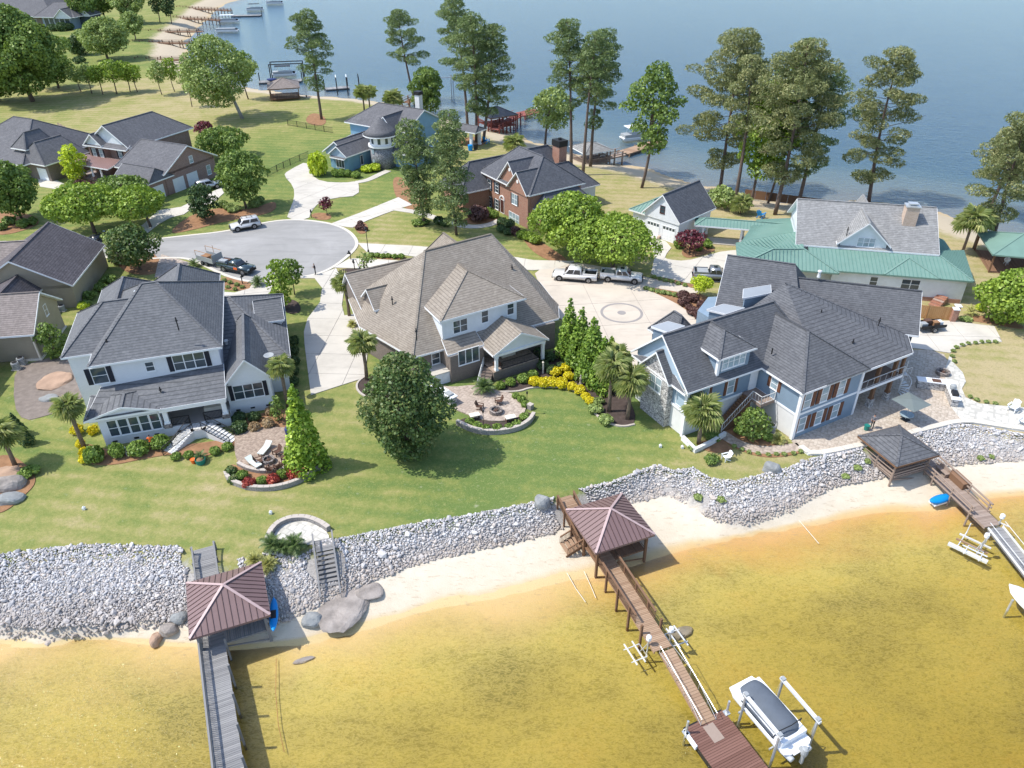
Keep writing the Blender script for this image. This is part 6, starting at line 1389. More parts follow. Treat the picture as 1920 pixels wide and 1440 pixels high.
def railing(fr, a, b, off, mat, h=.95, cap=.13, bal=True, mid=0, name='rail', gapb=.14):
    a, b = Vector(a), Vector(b); d_ = (b-a); sd = Vector((-d_.y, d_.x, 0)).normalized()*off; a, b = a+sd, b+sd; L = (b-a).length
    build_rnd(MB().beam(a+Vector((0,0,h)), b+Vector((0,0,h)), cap, .05), name, M[mat], fr.root)
    if bal:
        mb = MB(); mb.beam(a+Vector((0,0,h-.08)), b+Vector((0,0,h-.08)), .045, .07).beam(a+Vector((0,0,.1)), b+Vector((0,0,.1)), .045, .06); n = int(L/gapb)
        for i in range(n+1):
            p = a+(b-a)*(i/max(1,n)); mb.box(p.x-.018,p.x+.018,p.y-.018,p.y+.018,p.z+.06,p.z+h-.03)
        mb.build('balusters', M[mat], fr.root)
    for k in range(mid): build_rnd(MB().beam(a+Vector((0,0,h*(k+1)/(mid+1)-.1)), b+Vector((0,0,h*(k+1)/(mid+1)-.1)), .05, .16), name, M[mat], fr.root)
def gazebo_roof(fr, half, ze, za, kind, panel='metalbrown', rib='metalbrown2', cap='caprose'):
    cs = [(-half,-half),(half,-half),(half,half),(-half,half)]; r = empty('roof'); r.parent = fr.root
    if kind == 'metal':
        nP = 13; ap = Vector((0,0,za))
        for k in range(4):
            P, Q = Vector((*cs[k],ze)), Vector((*cs[(k+1)%4],ze)); e = (Q-P); mid = (P+Q)/2; up = ap-mid; nn = e.cross(up).normalized()
            for i in range(nP):
                f0, f1 = i/nP+.004, (i+1)/nP-.004; hh = lambda f: min(f,1-f)*2
                pts = [P+e*f0, P+e*f1, P+e*f1+up*hh(f1), P+e*f0+up*hh(f0)]
                if i == nP//2: pts.insert(3, P+e*.5+up)
                th = nn*(-.03); n_ = len(pts); mb = MB().add(pts+[p+th for p in pts], [tuple(range(n_)), tuple(range(2*n_-1,n_-1,-1))]+[(j, n_+j, n_+(j+1)%n_, (j+1)%n_) for j in range(n_)])
                mb.build('roof_panel', M[panel], r)
            mb = MB()
            for i in range(1, nP):
                f = i/nP; mb.beam(P+e*f+nn*.015, P+e*f+up*(min(f,1-f)*2)+nn*.015, .035, .06, 0, nn)
            mb.build('seam_ribs', M[rib], r)
            mb = MB().beam(P+Vector((0,0,-.1)), Q+Vector((0,0,-.1)), .06, .2); mb.build('fascia', M[panel], r)
        for c in cs: MB().beam((c[0],c[1],ze+.05), (0,0,za+.06), .2, .05).build('hip_cap', M[cap], r)
    else:
        V = [(*c, ze) for c in cs]+[(0,0,za)]; MB().add(V, [(0,1,4),(1,2,4),(2,3,4),(3,0,4)]).build('roof_skin', M[kind], r)
        mb = MB()
        for k in range(4): mb.beam((*cs[k],ze-.1), (*cs[(k+1)%4],ze-.1), .06, .2)
        mb.build('fascia', M[panel], r); mb = MB()
        for c in cs: mb.beam((c[0],c[1],ze+.03), (0,0,za+.03), .24, .05)
        mb.build('hip_cap', M[kind], r)
    MB().add([(*c, ze-.12) for c in cs], [(3,2,1,0)]).build('ceiling', M['brownwood'], r); return r
def gazebo(name, c, ang, half, ze, za, zd, kind, wood, label, panel='metalbrown', round_=False, rails='lrb', cat='gazebo', nmid=True):
    fr = Frame(name, c, ang, label, cat); gazebo_roof(fr, half, ze, za, kind, panel); hp = half-.45
    deck(fr, (-hp,0,zd), (hp,0,zd), 2*hp, wood, 'floor_boards')
    ps = [(-hp,-hp),(hp,-hp),(hp,hp),(-hp,hp)]+([(0,hp),(hp,0),(-hp,0)] if nmid else [])
    for x, y in ps:
        zb = min(fr.wz(x, y), zd)-.3; r_ = .1
        (MB().tube([(x,y,zb),(x,y,ze-.1)], r_, 8) if round_ else MB().box(x-r_,x+r_,y-r_,y+r_,zb,ze-.1)).build('post', M[wood], fr.root)
    for k, (a, b) in {'l': ((-hp,-hp),(-hp,hp)), 'r': ((hp,-hp),(hp,hp)), 'f': ((-hp,-hp),(hp,-hp)), 'b': ((-hp,hp),(hp,hp))}.items():
        if k in rails: railing(fr, (*a,zd), (*b,zd), 0, wood, .95, .13, not round_, 2 if round_ else 0)
    for a, b in (((-hp,-hp),(hp,-hp)),((hp,-hp),(hp,hp))):
        MB().beam((*a,zd-.1),(*b,zd-1.1),.06,.12).build('brace', M[wood], fr.root)
        MB().beam((*a,ze-.22),(*b,ze-.22),.1,.2).build('beam', M[wood], fr.root)
    return fr
ZD = -1.1
c1, c2, c3 = g(418,1097,2.4), g(1145,954,2.4), g(1690,817,2.1)
g1 = gazebo('boathouse_gazebo', (c1.x,c1.y), 22, 2.86, .9, 2.4, ZD, 'metal', 'wood', 'gazebo with brown metal roof over the grey pier at lower left', rails='lrb')
g2 = gazebo('boathouse_gazebo', (c2.x,c2.y), 22, 2.8, .9, 2.4, ZD, 'metal', 'brownwood', 'gazebo with brown metal roof over the brown pier in the middle', rails='r')
g3 = gazebo('boathouse_gazebo', (c3.x,c3.y), 19.5, 2.58, .95, 2.2, -1.0, 'shC', 'greywood', 'gazebo with grey shingle roof by the lakeside patio', 'brownwood', True, 'lrf')
# grey pier
def walk(name, p0, p1, label, z0, z1=None):
    fr = Frame(name, p0, math.degrees(math.atan2(p1[1]-p0[1], p1[0]-p0[0])), label, 'pier'); return fr, math.hypot(p1[0]-p0[0], p1[1]-p0[1])
a, b = g(399.5,1211,ZD), g(446,1560,ZD); P1, L1 = walk('grey_pier', a, b, 'long grey wooden pier with railing running to the bottom edge', ZD)
deck(P1, (-1.0,0,ZD+.02), (L1,0,ZD+.02), 1.75, 'wood'); posts_along(P1, (0,0,ZD), (L1,0,ZD), 1.75, 'wood', 2.5, .95, .075, False); railing(P1, (0,0,ZD), (L1,0,ZD), -.86, 'wood')
s0 = P1.to(g(384,1038,0)); s1 = P1.to(g(379,1092,-1.1))
st = Frame('pier_steps', g(384,1034,0), -68, 'grey wooden walkway stepping down from the lawn to the grey pier', 'steps')
deck(st, (-.4,0,.07), (1.1,0,.07), 1.75, 'wood'); deck(st, (1.1,0,.05), (4.7,0,-.95), 1.75, 'wood'); posts_along(st, (0,0,0), (4.6,0,-1.2), 1.75, 'wood', 1.5, .9, .06, True, .1, False, False); railing(st, (0,0,0), (4.4,0,-1.15), -.86, 'wood', .9); railing(st, (0,0,0), (4.4,0,-1.15), .86, 'wood', .9)
st2 = Frame('bank_stairs', g(607,1016,0), -74, 'grey wooden stairs going down the stone bank from the landing', 'stairs'); n = 11
deck(st2, (-.3,0,.04), (1.1,0,.04), 1.5, 'wood', 'landing_boards')
for i in range(n): build_rnd(MB().box(1.15+i*.36, 1.15+i*.36+.30, -.75, .75, -.1-i*.165, -.05-i*.165), 'tread', M['wood'], st2.root)
for sg in (-1,1):
    MB().beam((1.1,sg*.72,-.1),(1.15+n*.36,sg*.72,-.2-n*.165),.06,.22).build('stringer', M['wood'], st2.root); railing(st2, (-.3,0,0), (1.1,0,0), sg*.8, 'wood', .9); railing(st2, (1.1,0,0), (1.15+n*.36,0,-.1-n*.165), sg*.8, 'wood', .9)
# brown pier
a, b = g(1165,1096,ZD), g(1243,1217,ZD); P2, L2 = walk('brown_pier', a, b, 'brown wooden pier leading from the middle gazebo to the ramp', ZD)
deck(P2, (-5.6,0,ZD+.02), (L2,0,ZD+.02), 1.5, 'tanwood'); posts_along(P2, (-1.5,0,ZD), (L2-.2,0,ZD), 1.5, 'brownwood', 1.95, .95, .085, True)
rl = P2.to(g(1203,1169,ZD))[0]; railing(P2, (-2.2,0,ZD), (rl,0,ZD), .8, 'brownwood', .95, .16, True, 0); railing(P2, (-6.0,0,ZD), (rl-.2,0,ZD), -.8, 'brownwood', .95, .16, True, 0)
st = Frame('pier_steps', g(1060,938,0), -68, 'brown wooden walkway stepping down from the lawn to the middle gazebo', 'steps')
deck(st, (-.4,0,.07), (.9,0,.07), 1.5, 'tanwood'); deck(st, (.9,0,.05), (4.2,0,-1.0), 1.5, 'tanwood'); posts_along(st, (0,0,0), (4.2,0,-1.25), 1.5, 'brownwood', 1.5, .9, .07, True, .1, False, False); railing(st, (0,0,0), (4.2,0,-1.25), -.78, 'brownwood', .9, .16); railing(st, (0,0,0), (4.2,0,-1.25), .78, 'brownwood', .9, .16)
sd_ = g(1098,1005,ZD); st = Frame('beach_steps', (sd_.x,sd_.y), 202, 'short brown stairs from the middle gazebo down to the sand', 'stairs')
for i in range(6): build_rnd(MB().box(i*.36, i*.36+.32, -.75, .75, ZD-.05-i*.15, ZD-i*.15), 'tread', M['tanwood'], st.root)
for sg in (-1,1): MB().beam((0,sg*.72,ZD-.15),(2.2,sg*.72,ZD-1.05),.06,.25).build('stringer', M['brownwood'], st.root); railing(st, (0,0,ZD-.05), (2.1,0,ZD-.9), sg*.78, 'brownwood', .9, .1)
a, b = g(1250,1219,ZD), g(1328,1355,-2.1); GW = Frame('gangway', a, math.degrees(math.atan2(b.y-a.y, b.x-a.x)), 'narrow brown gangway with thin metal rails down to the floating dock', 'gangway'); Lg = math.hypot(b.x-a.x, b.y-a.y)
deck(GW, (0,0,ZD), (Lg,0,-2.05), 1.15, 'tanwood', bw=.22)
for sg in (-1,1):
    mb = MB().tube([(0,sg*.62,ZD+.75),(Lg,sg*.62,-1.35)], .022, 6).tube([(0,sg*.62,ZD+.05),(Lg*.5,sg*.62,-.78),(Lg,sg*.62,-2.0)], .016, 6)
    for i in range(6): f = i/5; z = ZD+(-2.05-ZD)*f; mb.tube([(Lg*f,sg*.62,z-.1),(Lg*f,sg*.62,z+.72)], .018, 6)
    mb.build('hand_rail', M['steel'], GW.root)
a = g(1324,1354,-2.1); FD = Frame('floating_dock', (a.x,a.y), -65, 'dark red brown floating dock at the bottom edge', 'dock')
deck(FD, (-.25,0,-2.1), (8.5,0,-2.1), 3.3, 'dockred', bw=.17); MB().box(-.4,8.5,-1.6,1.6,-2.75,-2.2).build('float', M['black'], FD.root)
build_rnd(MB().box(.2,1.5,-.45,.4,-2.09,-2.075), 'patch_board', M['greywood'], FD.root); MB().box(-.2,1.2,-1.8,-1.64,-2.4,-2.02).build('fender', M['white'], FD.root)
for x, y in ((.05,-1.75),(.05,1.72)): MB().tube([(x,y,-4.5),(x,y,-.75)], .085, 10).build('piling', M['steel'], FD.root); MB().box(x-.2,x+.2,y-.2,y+.2,-2.12,-2.02).build('pile_bracket', M['steel'], FD.root)
def ski_lift(label, px, py, side, ang=-68, group='personal watercraft lifts on the piers'):
    p = g(px, py, -.3); fr = Frame('watercraft_lift', (p.x,p.y), ang, label, 'lift', group)
    MB().tube([(0,0,-3.4),(0,0,-.55)], .06, 8).build('post', M['steel'], fr.root); MB().lathe([(.1,0),(.2,.06),(.2,.4),(.12,.48)], (0,0,-.55), 10).build('motor_cap', M['white'], fr.root)
    for x in (-.9,.3): MB().tube([(x,side*.15,-2.0),(x,side*1.5,-2.05)], .04, 6).build('arm', M['alu'], fr.root)
    for y in (.55,1.25): MB().box(-1.3,.7,side*y-.05,side*y+.05,-2.0,-1.92).build('bunk', M['alu'], fr.root)
    MB().beam((0,0,-.9),(-.3,side*.4,-2.0),.05,.05).beam((-.9,side*.15,-2.0),(.3,side*.15,-2.0),.06,.06).build('frame', M['steel'], fr.root)
ski_lift('watercraft lift with white motor cap left of the brown pier end', 1217,1196,-1); ski_lift('watercraft lift with white motor cap right of the brown pier end', 1259,1180,1)
# pontoon boat on its lift
zb = -1.1; bw0, bw1, sn0, sn1 = g(1363,1290,zb), g(1414,1266,zb), g(1480,1425,zb), g(1532,1400,zb)
bc = (bw0+bw1+sn0+sn1)/4; bd = ((sn0+sn1)-(bw0+bw1)).normalized(); ba = math.degrees(math.atan2(bd.y, bd.x)); BL = ((sn0+sn1)/2-(bw0+bw1)/2).length; BW = ((bw1-bw0).length+(sn1-sn0).length)/2
PB = Frame('pontoon_boat', (bc.x,bc.y), ba, 'pontoon boat under a slate grey cover held in the white lift', 'boat')
h, w = BL/2, BW/2
for sg in (-1,1): MB().tube([(-h-.1,sg*w*.66,zb-.25),(-h+.5,sg*w*.66,zb-.42),(h*.6,sg*w*.66,zb-.42),(h-.1,sg*w*.66,zb-.35)], [.06,.3,.3,.2], 12).build('pontoon', M['alu'], PB.root, True)
MB().poly([(-h,-w*.86),(-h,w*.86),(-h+.5,w),(h-.5,w),(h-.3,w*.7),(h-.3,-w*.7),(h-.5,-w),(-h+.5,-w)], zb-.12, zb).build('deck', M['white'], PB.root)
MB().poly([(-h+.55,-w*.93),(-h+.55,w*.93),(h-.9,w*.93),(h-.9,-w*.93)], zb, zb+.55).build('fence_panel', M['white'], PB.root)
def loft(secs):
    n = len(secs[0]); vs = [p for s in secs for p in s]; fs = [(i*n+j, i*n+(j+1)%n, (i+1)*n+(j+1)%n, (i+1)*n+j) for i in range(len(secs)-1) for j in range(n)]
    return MB().add(vs, fs+[tuple(range(n-1,-1,-1)), tuple(range((len(secs)-1)*n, len(secs)*n))])
secs = []
for i in range(15):
    f = i/14; x = -h+.62+f*(2*h-1.75); ww = w*(.78+.20*math.sin(min(1,f*4)*math.pi/2))*(1 if f < .9 else 1-(f-.9)*3.2); hh = .62+.34*math.sin(f*math.pi)**.6+.05*math.sin(f*17)
    secs.append([(x, ww*math.cos(t_)*(1 if abs(math.cos(t_)) > .4 else .98), zb+.12+max(0,math.sin(t_))**.7*hh*(.86+.14*math.sin(t_))) for t_ in [math.pi*k/10 for k in range(11)]])
loft(secs).build('cover', M['cover'], PB.root, True)
MB().tube([(h*.45,-w*.98,zb+.2),(h*.50,-w*.9,zb+1.05),(h*.55,0,zb+1.25),(h*.5,w*.9,zb+1.05),(h*.45,w*.98,zb+.2)], .035, 6).build('tower_bar', M['black'], PB.root)
MB().lathe([(.2,-.3),(.24,0),(.22,.4),(.12,.52)], (h+.05,0,zb+.2), 12).box(h-.35,h+.1,-.12,.12,zb-.1,zb+.3).box(h-.05,h+.15,-.08,.08,zb-1.0,zb).build('outboard_motor', M['hvac'], PB.root); MB().box(h-.75,h-.15,-w*.55,w*.55,zb-.02,zb+.06).build('swim_deck', M['white'], PB.root)
LT = Frame('boat_lift', (bc.x,bc.y), ba, 'white overhead boat lift around the covered pontoon boat', 'lift')
zt = .2
for p, q, nm in ((g(1394.7,1299,zt), g(1466.6,1385,zt), 'l'), (g(1464,1270,zt), g(1538.5,1356,zt), 'r')):
    a_, b_ = LT.to(p), LT.to(q); MB().beam((*a_,zt),(*b_,zt),.2,.22).build('top_beam', M['alu'], LT.root)
    for t_ in (.06,.94):
        x, y = a_[0]+(b_[0]-a_[0])*t_, a_[1]+(b_[1]-a_[1])*t_; MB().tube([(x,y,-4.6),(x,y,zt-.1)], .1, 10).build('piling', M['steel'], LT.root); MB().box(x-.14,x+.14,y-.14,y+.14,zt+.11,zt+.22).build('pulley', M['hvac'], LT.root)
        MB().tube([(x,y*.9,zt),(x,y*.75,zb-.7)], .012, 5).build('cable', M['steel'], LT.root)
for x in (-h*.5,h*.5): MB().beam((x,-w*1.15,zb-.75),(x,w*1.15,zb-.75),.1,.14).build('cradle_beam', M['steel'], LT.root)
# right hand pier
a, b = g(1742,874,-1.25), g(1862,986,-1.25); P3, L3 = walk('right_pier', a, b, 'grey brown pier with log rails below the shingled gazebo', ZD)
deck(P3, (-2.4,0,-1.22), (L3,0,-1.22), 1.7, 'greywood'); posts_along(P3, (1.2,0,-1.25), (L3,0,-1.25), 1.7, 'greywood', 2.45, .95, .09, True, .6, True)
rl = P3.to(g(1832,965,-1.25))[0]
for sg, x0 in ((-1,-.2),(1,-.2)):
    for z_ in (.95,.55,.1): MB().tube([(x0,sg*.95,-1.25+z_),(rl,sg*.95,-1.25+z_)], .085, 8).build('log_rail', M['greywood'], P3.root)
sb = P3.to(g(1796,905,-1.2)); BX = Frame('dock_box', g(1796,905,-1.2), math.degrees(math.atan2(b.y-a.y,b.x-a.x)), 'brown storage box on the right hand pier', 'box'); build_rnd(MB().box(-1.0,1.0,-.4,.4,-1.2,-.55).box(-1.05,1.05,-.44,.44,-.55,-.48), 'chest', M['brownwood'], BX.root)
bn = Frame('pier_bench', g(1765,888,-1.2), math.degrees(math.atan2(b.y-a.y,b.x-a.x)), 'tan wooden bench on the right hand pier beside the box', 'bench'); build_rnd(MB().box(-.7,.7,-.2,.2,-.8,-.74), 'seat', M['greywood'], bn.root); build_rnd(MB().box(-.7,.7,.2,.26,-.75,-.3), 'backrest', M['greywood'], bn.root)
for x in (-.6,.6): MB().box(x-.05,x+.05,-.18,.2,-1.22,-.8).build('leg', M['greywood'], bn.root)
a, b = g(1866,990,-1.3), g(1960,1110,-2.1); G3 = Frame('gangway', a, math.degrees(math.atan2(b.y-a.y, b.x-a.x)), 'pale metal gangway at the right edge', 'gangway'); Lq = math.hypot(b.x-a.x, b.y-a.y)
deck(G3, (0,0,-1.3), (Lq,0,-2.05), 1.3, 'wood', bw=.3)
for sg in (-1,1): MB().beam((0,sg*.7,-1.2),(Lq,sg*.7,-1.95),.1,.16).tube([(0,sg*.7,-.6),(Lq,sg*.7,-1.3)], .03, 6).build('hand_rail', M['alu'], G3.root)
ski_lift('watercraft lift with white motor cap left of the right hand pier end', 1851,1004,-1,-45); ski_lift('watercraft lift with white motor cap right of the right hand pier end', 1880,968,1,-45)
lf = Frame('low_lift', g(1826,1018,-2.3), -45, 'low pale watercraft cradle over the water left of the right pier', 'lift')
MB().box(-1.6,1.6,-1.75,-1.45,-2.45,-2.2).build('float_beam', M['alu'], lf.root); MB().box(-1.3,1.3,-.55,-.4,-2.4,-2.25).build('bunk', M['tanwood'], lf.root); MB().box(-1.3,1.3,.3,.42,-2.4,-2.25).build('bunk', M['alu'], lf.root)
for x in (-.9,.6): MB().tube([(x,-1.6,-2.35),(x,1.1,-2.3)], .05, 6).build('cross_bar', M['alu'], lf.root)
for x, y in ((.7,1.1),(-.9,1.1)): MB().tube([(x,y,-3.6),(x,y,-1.3)], .05, 6).build('post', M['alu'], lf.root)
# kayak, small craft
def hull(name, fr, L, W, z, mat, H=.32, parent=None):
    secs = []
    for i in range(13):
        f = i/12; k = math.sin(math.pi*min(1,max(0,f)))**.55*.98+.02; x = (f-.5)*L
        secs.append([(x, W/2*k*math.cos(t_), z+H*(.25*(1-k))+H*.5*math.sin(t_)*(k*.8+.2)) for t_ in [2*math.pi*j/10 for j in range(10)]])
    return loft(secs).build(name, M[mat], parent or fr.root, True)
ky = Frame('kayak', g(512,1148,-.1), 104, 'bright blue kayak hung on the right side of the lower left gazebo', 'kayak', None, -.35); hull('hull', ky, 3.4, .72, 0, 'kayak'); MB().box(-.5,.3,-.2,.2,.1,.16).build('cockpit', M['black'], ky.root)
MB().tube([(1.7,0,0),(2.6,.1,-.1)], .02, 6).build('paddle', M['alu'], ky.root)
js = Frame('covered_watercraft', g(1762,938,-1.9), 20, 'bright blue covered watercraft stored under the right hand pier', 'watercraft', None, -2.0); hull('hull', js, 2.6, 1.0, .25, 'kayak', .6); MB().box(-.9,.9,-.38,.38,-.12,.05).build('cradle', M['white'], js.root)
rb = Frame('white_boat', g(1958,1150,-1.6), 118, 'white boat on a lift cut off by the right edge', 'boat', None, -1.5); hull('hull', rb, 6.0, 2.3, 0, 'white', 1.0); MB().box(-1.5,1.2,-.75,.75,.3,.42).build('cockpit', M['navy'], rb.root); MB().lathe([(.5,0),(.5,.5),(.3,.8)],(.8,0,.4),10).build('console', M['white'], rb.root)
for x, y in ((-1.9,1.2),(-1.9,-1.2),(1.9,1.2)): MB().tube([(x,y,-3.4),(x,y,.2)], .09, 8).build('piling', M['steel'], rb.root)
for i, q in enumerate([[(1063,1075,-2.3),(1080,1105,-2.55),(1098,1130,-2.6)],[(1095,1072,-2.3),(1108,1100,-2.55),(1117,1122,-2.6)],[(1480,955,-2.2),(1505,985,-2.5),(1535,1020,-2.6)]]):
    tag(MB().tube([g(*p)+Vector((0,0,.06)) for p in q], .025, 6).build('mooring_line', M['cream']), ['white mooring line left of the middle gazebo','white mooring line next to the middle gazebo posts','white mooring line on the sand far right of the middle gazebo'][i], 'rope')
tag(MB().tube([g(518,1235,-2.5), g(517,1300,-2.62), g(522,1360,-2.75), g(533,1410,-2.9)], .025, 5).build('mooring_line', M['fencewood']), 'thin dark rope trailing in the water beside the grey pier', 'rope')
# far docks
def far_pier(name, label, a, b, z, w, mat, rails=True, step=4.0, gz=None, group=None, x_brace=False):
    p, q = g(*a, z), g(*b, z); fr = Frame(name, p, math.degrees(math.atan2(q.y-p.y, q.x-p.x)), label, 'pier', group); L = math.hypot(q.x-p.x, q.y-p.y)
    deck(fr, (0,0,z), (L,0,z), w, mat, bw=.6, gap=.03); posts_along(fr, (0,0,z), (L,0,z), w, mat, step, 1.0 if rails else .15, .13, True, .3)
    if rails:
        for sg in (-1,1): railing(fr, (0,0,z), (L,0,z), sg*w/2, mat, 1.0, .16, False, 1)
    return fr, L
FG = 'piers along the far beach'
for i, (a, b, z) in enumerate([((300,13),(433,20),-.6),((315,33),(412,38),-.6),((262,60),(381,59),-.6),((245,80),(358,81),-.6),((255,112),(350,112),-.6)]):
    far_pier('far_pier', '{} railed pier from the top along the far beach'.format(ORD[i]), a, b, z, 2.0, 'brownwood', group=FG)
def float_dock(label, c, ang, L, W, mat='wood'):
    p = g(*c, -2.2); fr = Frame('far_float', p, ang, label, 'dock'); deck(fr, (-L/2,0,-2.1), (L/2,0,-2.1), W, mat, bw=.6); MB().box(-L/2,L/2,-W/2+.1,W/2-.1,-2.8,-2.2).build('float', M['black'], fr.root)
    for x in (-L/2,L/2): MB().tube([(x,W/2+.2,-6),(x,W/2+.2,.2)], .15, 8).build('piling', M['black'], fr.root)
def far_boat(label, c, ang, L, top='white', canopy=True):
    p = g(*c, -2); fr = Frame('far_boat', p, ang, label, 'boat', None, -1.6)
    for sg in (-1,1): MB().tube([(-L/2,sg*.9,-.3),(-L/2+.5,sg*.9,-.5),(L/2,sg*.9,-.45)], [.1,.35,.3], 8).build('pontoon', M['alu'], fr.root)
    MB().box(-L/2,L/2,-1.25,1.25,-.2,0).build('deck', M['white'], fr.root); MB().box(-L/2+.3,L/2-1.2,-1.2,1.2,0,.7).build('rail_panel', M['hvac'], fr.root); MB().box(L/2-1.0,L/2-.2,-.3,.3,-.3,.6).build('motor', M['black'], fr.root)
    if canopy:
        for x in (-L/4,L/4):
            for y in (-1.1,1.1): MB().tube([(x,y,0),(x,y,2.2)], .04, 6).build('pole', M['alu'], fr.root)
        MB().poly([(-L*.36,-1.3),(L*.3,-1.3),(L*.3,1.3),(-L*.36,1.3)],2.2,2.35).build('canopy', M[top], fr.root)
float_dock('floating dock at the end of the top far pier', (462,29), 5, 14, 4); far_boat('dark boat beside the top floating dock', (478,18), 10, 8.5, 'black'); far_boat('pontoon boat with white canopy by the far docks', (428,40), 4, 9.5); far_boat('uncovered pontoon boat below the white canopied one', (426,58), 4, 9.5, 'hvac', False); far_boat('small boat at the very top of the photo', (515,6), 5, 9, 'white')
float_dock('floating dock right of the yellow green tree', (526,152), 10, 13, 3.4); far_boat('boat on a black lift by the floating dock', (533,140), 12, 7.5, 'black'); LTf = Frame('far_lift', g(540,146,-2), 10, 'black boat lift posts by the far floating dock', 'lift')
for x in (-5,5):
    for y in (-2.2,2.2): MB().tube([(x,y,-6),(x,y,2.6)], .16, 8).build('piling', M['black'], LTf.root)
for y in (-2.2,2.2): MB().beam((-5,y,2.5),(5,y,2.5),.25,.25).build('top_beam', M['black'], LTf.root)
tag(hull('far_tarp', Frame('blue_tarp_dinghy', g(510,152,-2), 10, 'small dinghy under a blue cover on the far floating dock', 'boat', None, -2.0), 3, 1.4, .4, 'navy', .9))
LT2 = Frame('far_lift', g(655,170,-2), 12, 'pale boat lift posts in the water left of the turret house', 'lift')
for x in (-3.5,-.5,3.0):
    for y in (-2,2): MB().tube([(x,y,-6),(x,y,2.2)], .14, 8).build('piling', M['black'], LT2.root)
for x in (-3.5,-.5): MB().beam((x,-2,2.1),(x,2,2.1),.3,.3).build('top_beam', M['alu'], LT2.root)
float_dock('floating dock by the pale lift left of the turret house', (632,165), 20, 7, 3)
fp = gt(535,183); gazebo('far_gazebo', (fp.x,fp.y), 15, 4.2, fp.z+3.2, fp.z+5.2, fp.z+.5, 'shI2', 'brownwood', 'brown open gazebo with hip roof on the far beach', 'brownwood', False, 'lr', 'gazebo', False)
far_pier('far_pier','small brown pier beside the open brown gazebo',(552,183),(580,190),-1.0,2.0,'brownwood')
far_pier('red_pier','red stained pier with tall black legs right of the pines',(925,243),(972,215),-.4,2.6,'redwood',True,2.2); far_pier('red_float','red floating dock at the end of the red pier',(972,215),(1008,206),-1.6,4.0,'redwood',False,5)
fp = g(932,240,-1.6); gazebo('far_gazebo', (fp.x,fp.y), 30, 3.8, 1.9, 3.6, -.5, 'shG', 'redwood', 'dark gazebo at the head of the red pier', 'brownwood', False, 'lf', 'gazebo', False)
far_pier('far_pier','tan railed pier behind the three chimney pines',(1113,300),(1168,288),-.7,2.2,'greywood',True,2.2); far_pier('far_float','tan floating dock reaching right behind the slender pale tree',(1168,286),(1243,262),-1.9,3.0,'tanwood',False,6)
fp = g(1107,305,-1.5); gazebo('far_gazebo', (fp.x,fp.y), 25, 3.4, 1.6, 2.9, -.8, 'shD', 'greywood', 'pale roofed gazebo behind the brick chimney', 'white', False, 'lrf', 'gazebo', False)
far_boat('white boat with canopy by the tan floating dock', (1192,258), 20, 7.5); far_boat('white boat partly hidden behind the small yellow green tree', (1030,205), 15, 7, 'white', False)
LT3 = Frame('far_lift', g(836,180,-2), 15, 'slim pale lift posts behind the dense green tree', 'lift')
for x in (-2,2):
    for y in (-1.6,1.6): MB().tube([(x,y,-6),(x,y,3.4)], .13, 8).build('piling', M['hvac'], LT3.root)
MB().beam((-2,-1.6,3.3),(2,-1.6,3.3),.25,.25).build('top_beam', M['alu'], LT3.root)
fp = gt(1905,505); gz4 = gazebo('green_gazebo', (fp.x+.6,fp.y+2.0), -15, 4.6, 2.9, 4.7, .1, 'metalgreen', 'brownwood', 'open gazebo with green metal roof at the right edge', 'metalgreen', False, '', 'gazebo', False)
far_pier('far_pier','small pier beyond the turret house roof',(760,193),(775,185),-1.2,2.0,'brownwood')
# low bulkhead behind the garage
bh = Frame('bulkhead', gt(1395,372), -25, 'low dark wooden bulkhead at the water behind the green roof house', 'bulkhead')
for k in range(7): MB().box(k*1.9,k*1.9+1.85,-.05,.05,-1.0,.55).build('plank', M['brownwood'], bh.root)
# boulders
def boulder(label, px, py, rx, ry, rz, mat, ang=0, z=None, sub=3):
    rng, rs = newrng(); b = gt(px, py); bm = bmesh.new(); bmesh.ops.create_icosphere(bm, subdivisions=sub, radius=1); ph = [rng.uniform(0,6) for _ in range(9)]
    for v_ in bm.verts:
        c = v_.co; k = 1+.13*math.sin(2.3*c.x+ph[0])*math.sin(2.9*c.y+ph[1])+.09*math.sin(4.1*c.z+ph[2]+c.x*3)+.05*math.sin(7*c.y+ph[3])*math.sin(6*c.x+ph[4])
        c.z = max(c.z, -.45)
        v_.co = Vector((c.x*rx*k, c.y*ry*k, (math.copysign(abs(c.z)**.8, c.z))*rz*k))
    me = bpy.data.meshes.new('boulder'); bm.to_mesh(me); bm.free(); me.materials.append(M[mat]); me.polygons.foreach_set('use_smooth', [sub > 3]*len(me.polygons))
    o = link('boulder', me); o.location = (b.x, b.y, b.z+rz*.2); o.rotation_euler = (0,0,math.radians(ang)); tag(o, label, 'boulder')
boulder('large flat cracked grey rock on the beach below the bank stairs', 645,1138,1.9,2.8,.34,'rock',-25); boulder('smaller slab beside the big cracked rock', 690,1112,1.3,.9,.25,'rock',20)
boulder('grey boulder in the gazebo shadow left of the big cracked rock', 585,1165,.9,.7,.55,'rockg'); boulder('boulder at the water edge left of the lower left gazebo', 318,1182,.75,.6,.5,'rock',30); boulder('brown stump like rock in the shallows', 295,1200,.45,.65,.5,'rockt'); boulder('grey rock above the shallows boulder', 338,1160,.65,.5,.45,'rockg')
boulder('pale grey boulder on the lawn edge left of the middle gazebo', 1016,944,.75,.65,.7,'rockg'); boulder('pale angular boulder below the garden path', 1446,880,.85,.65,.7,'rockg',20); boulder('dark boulder at the left edge, lower', 18,938,1.3,.75,.6,'rockg',10); boulder('brown boulder at the left edge, upper', 15,912,1.9,1.0,.9,'rock',10)
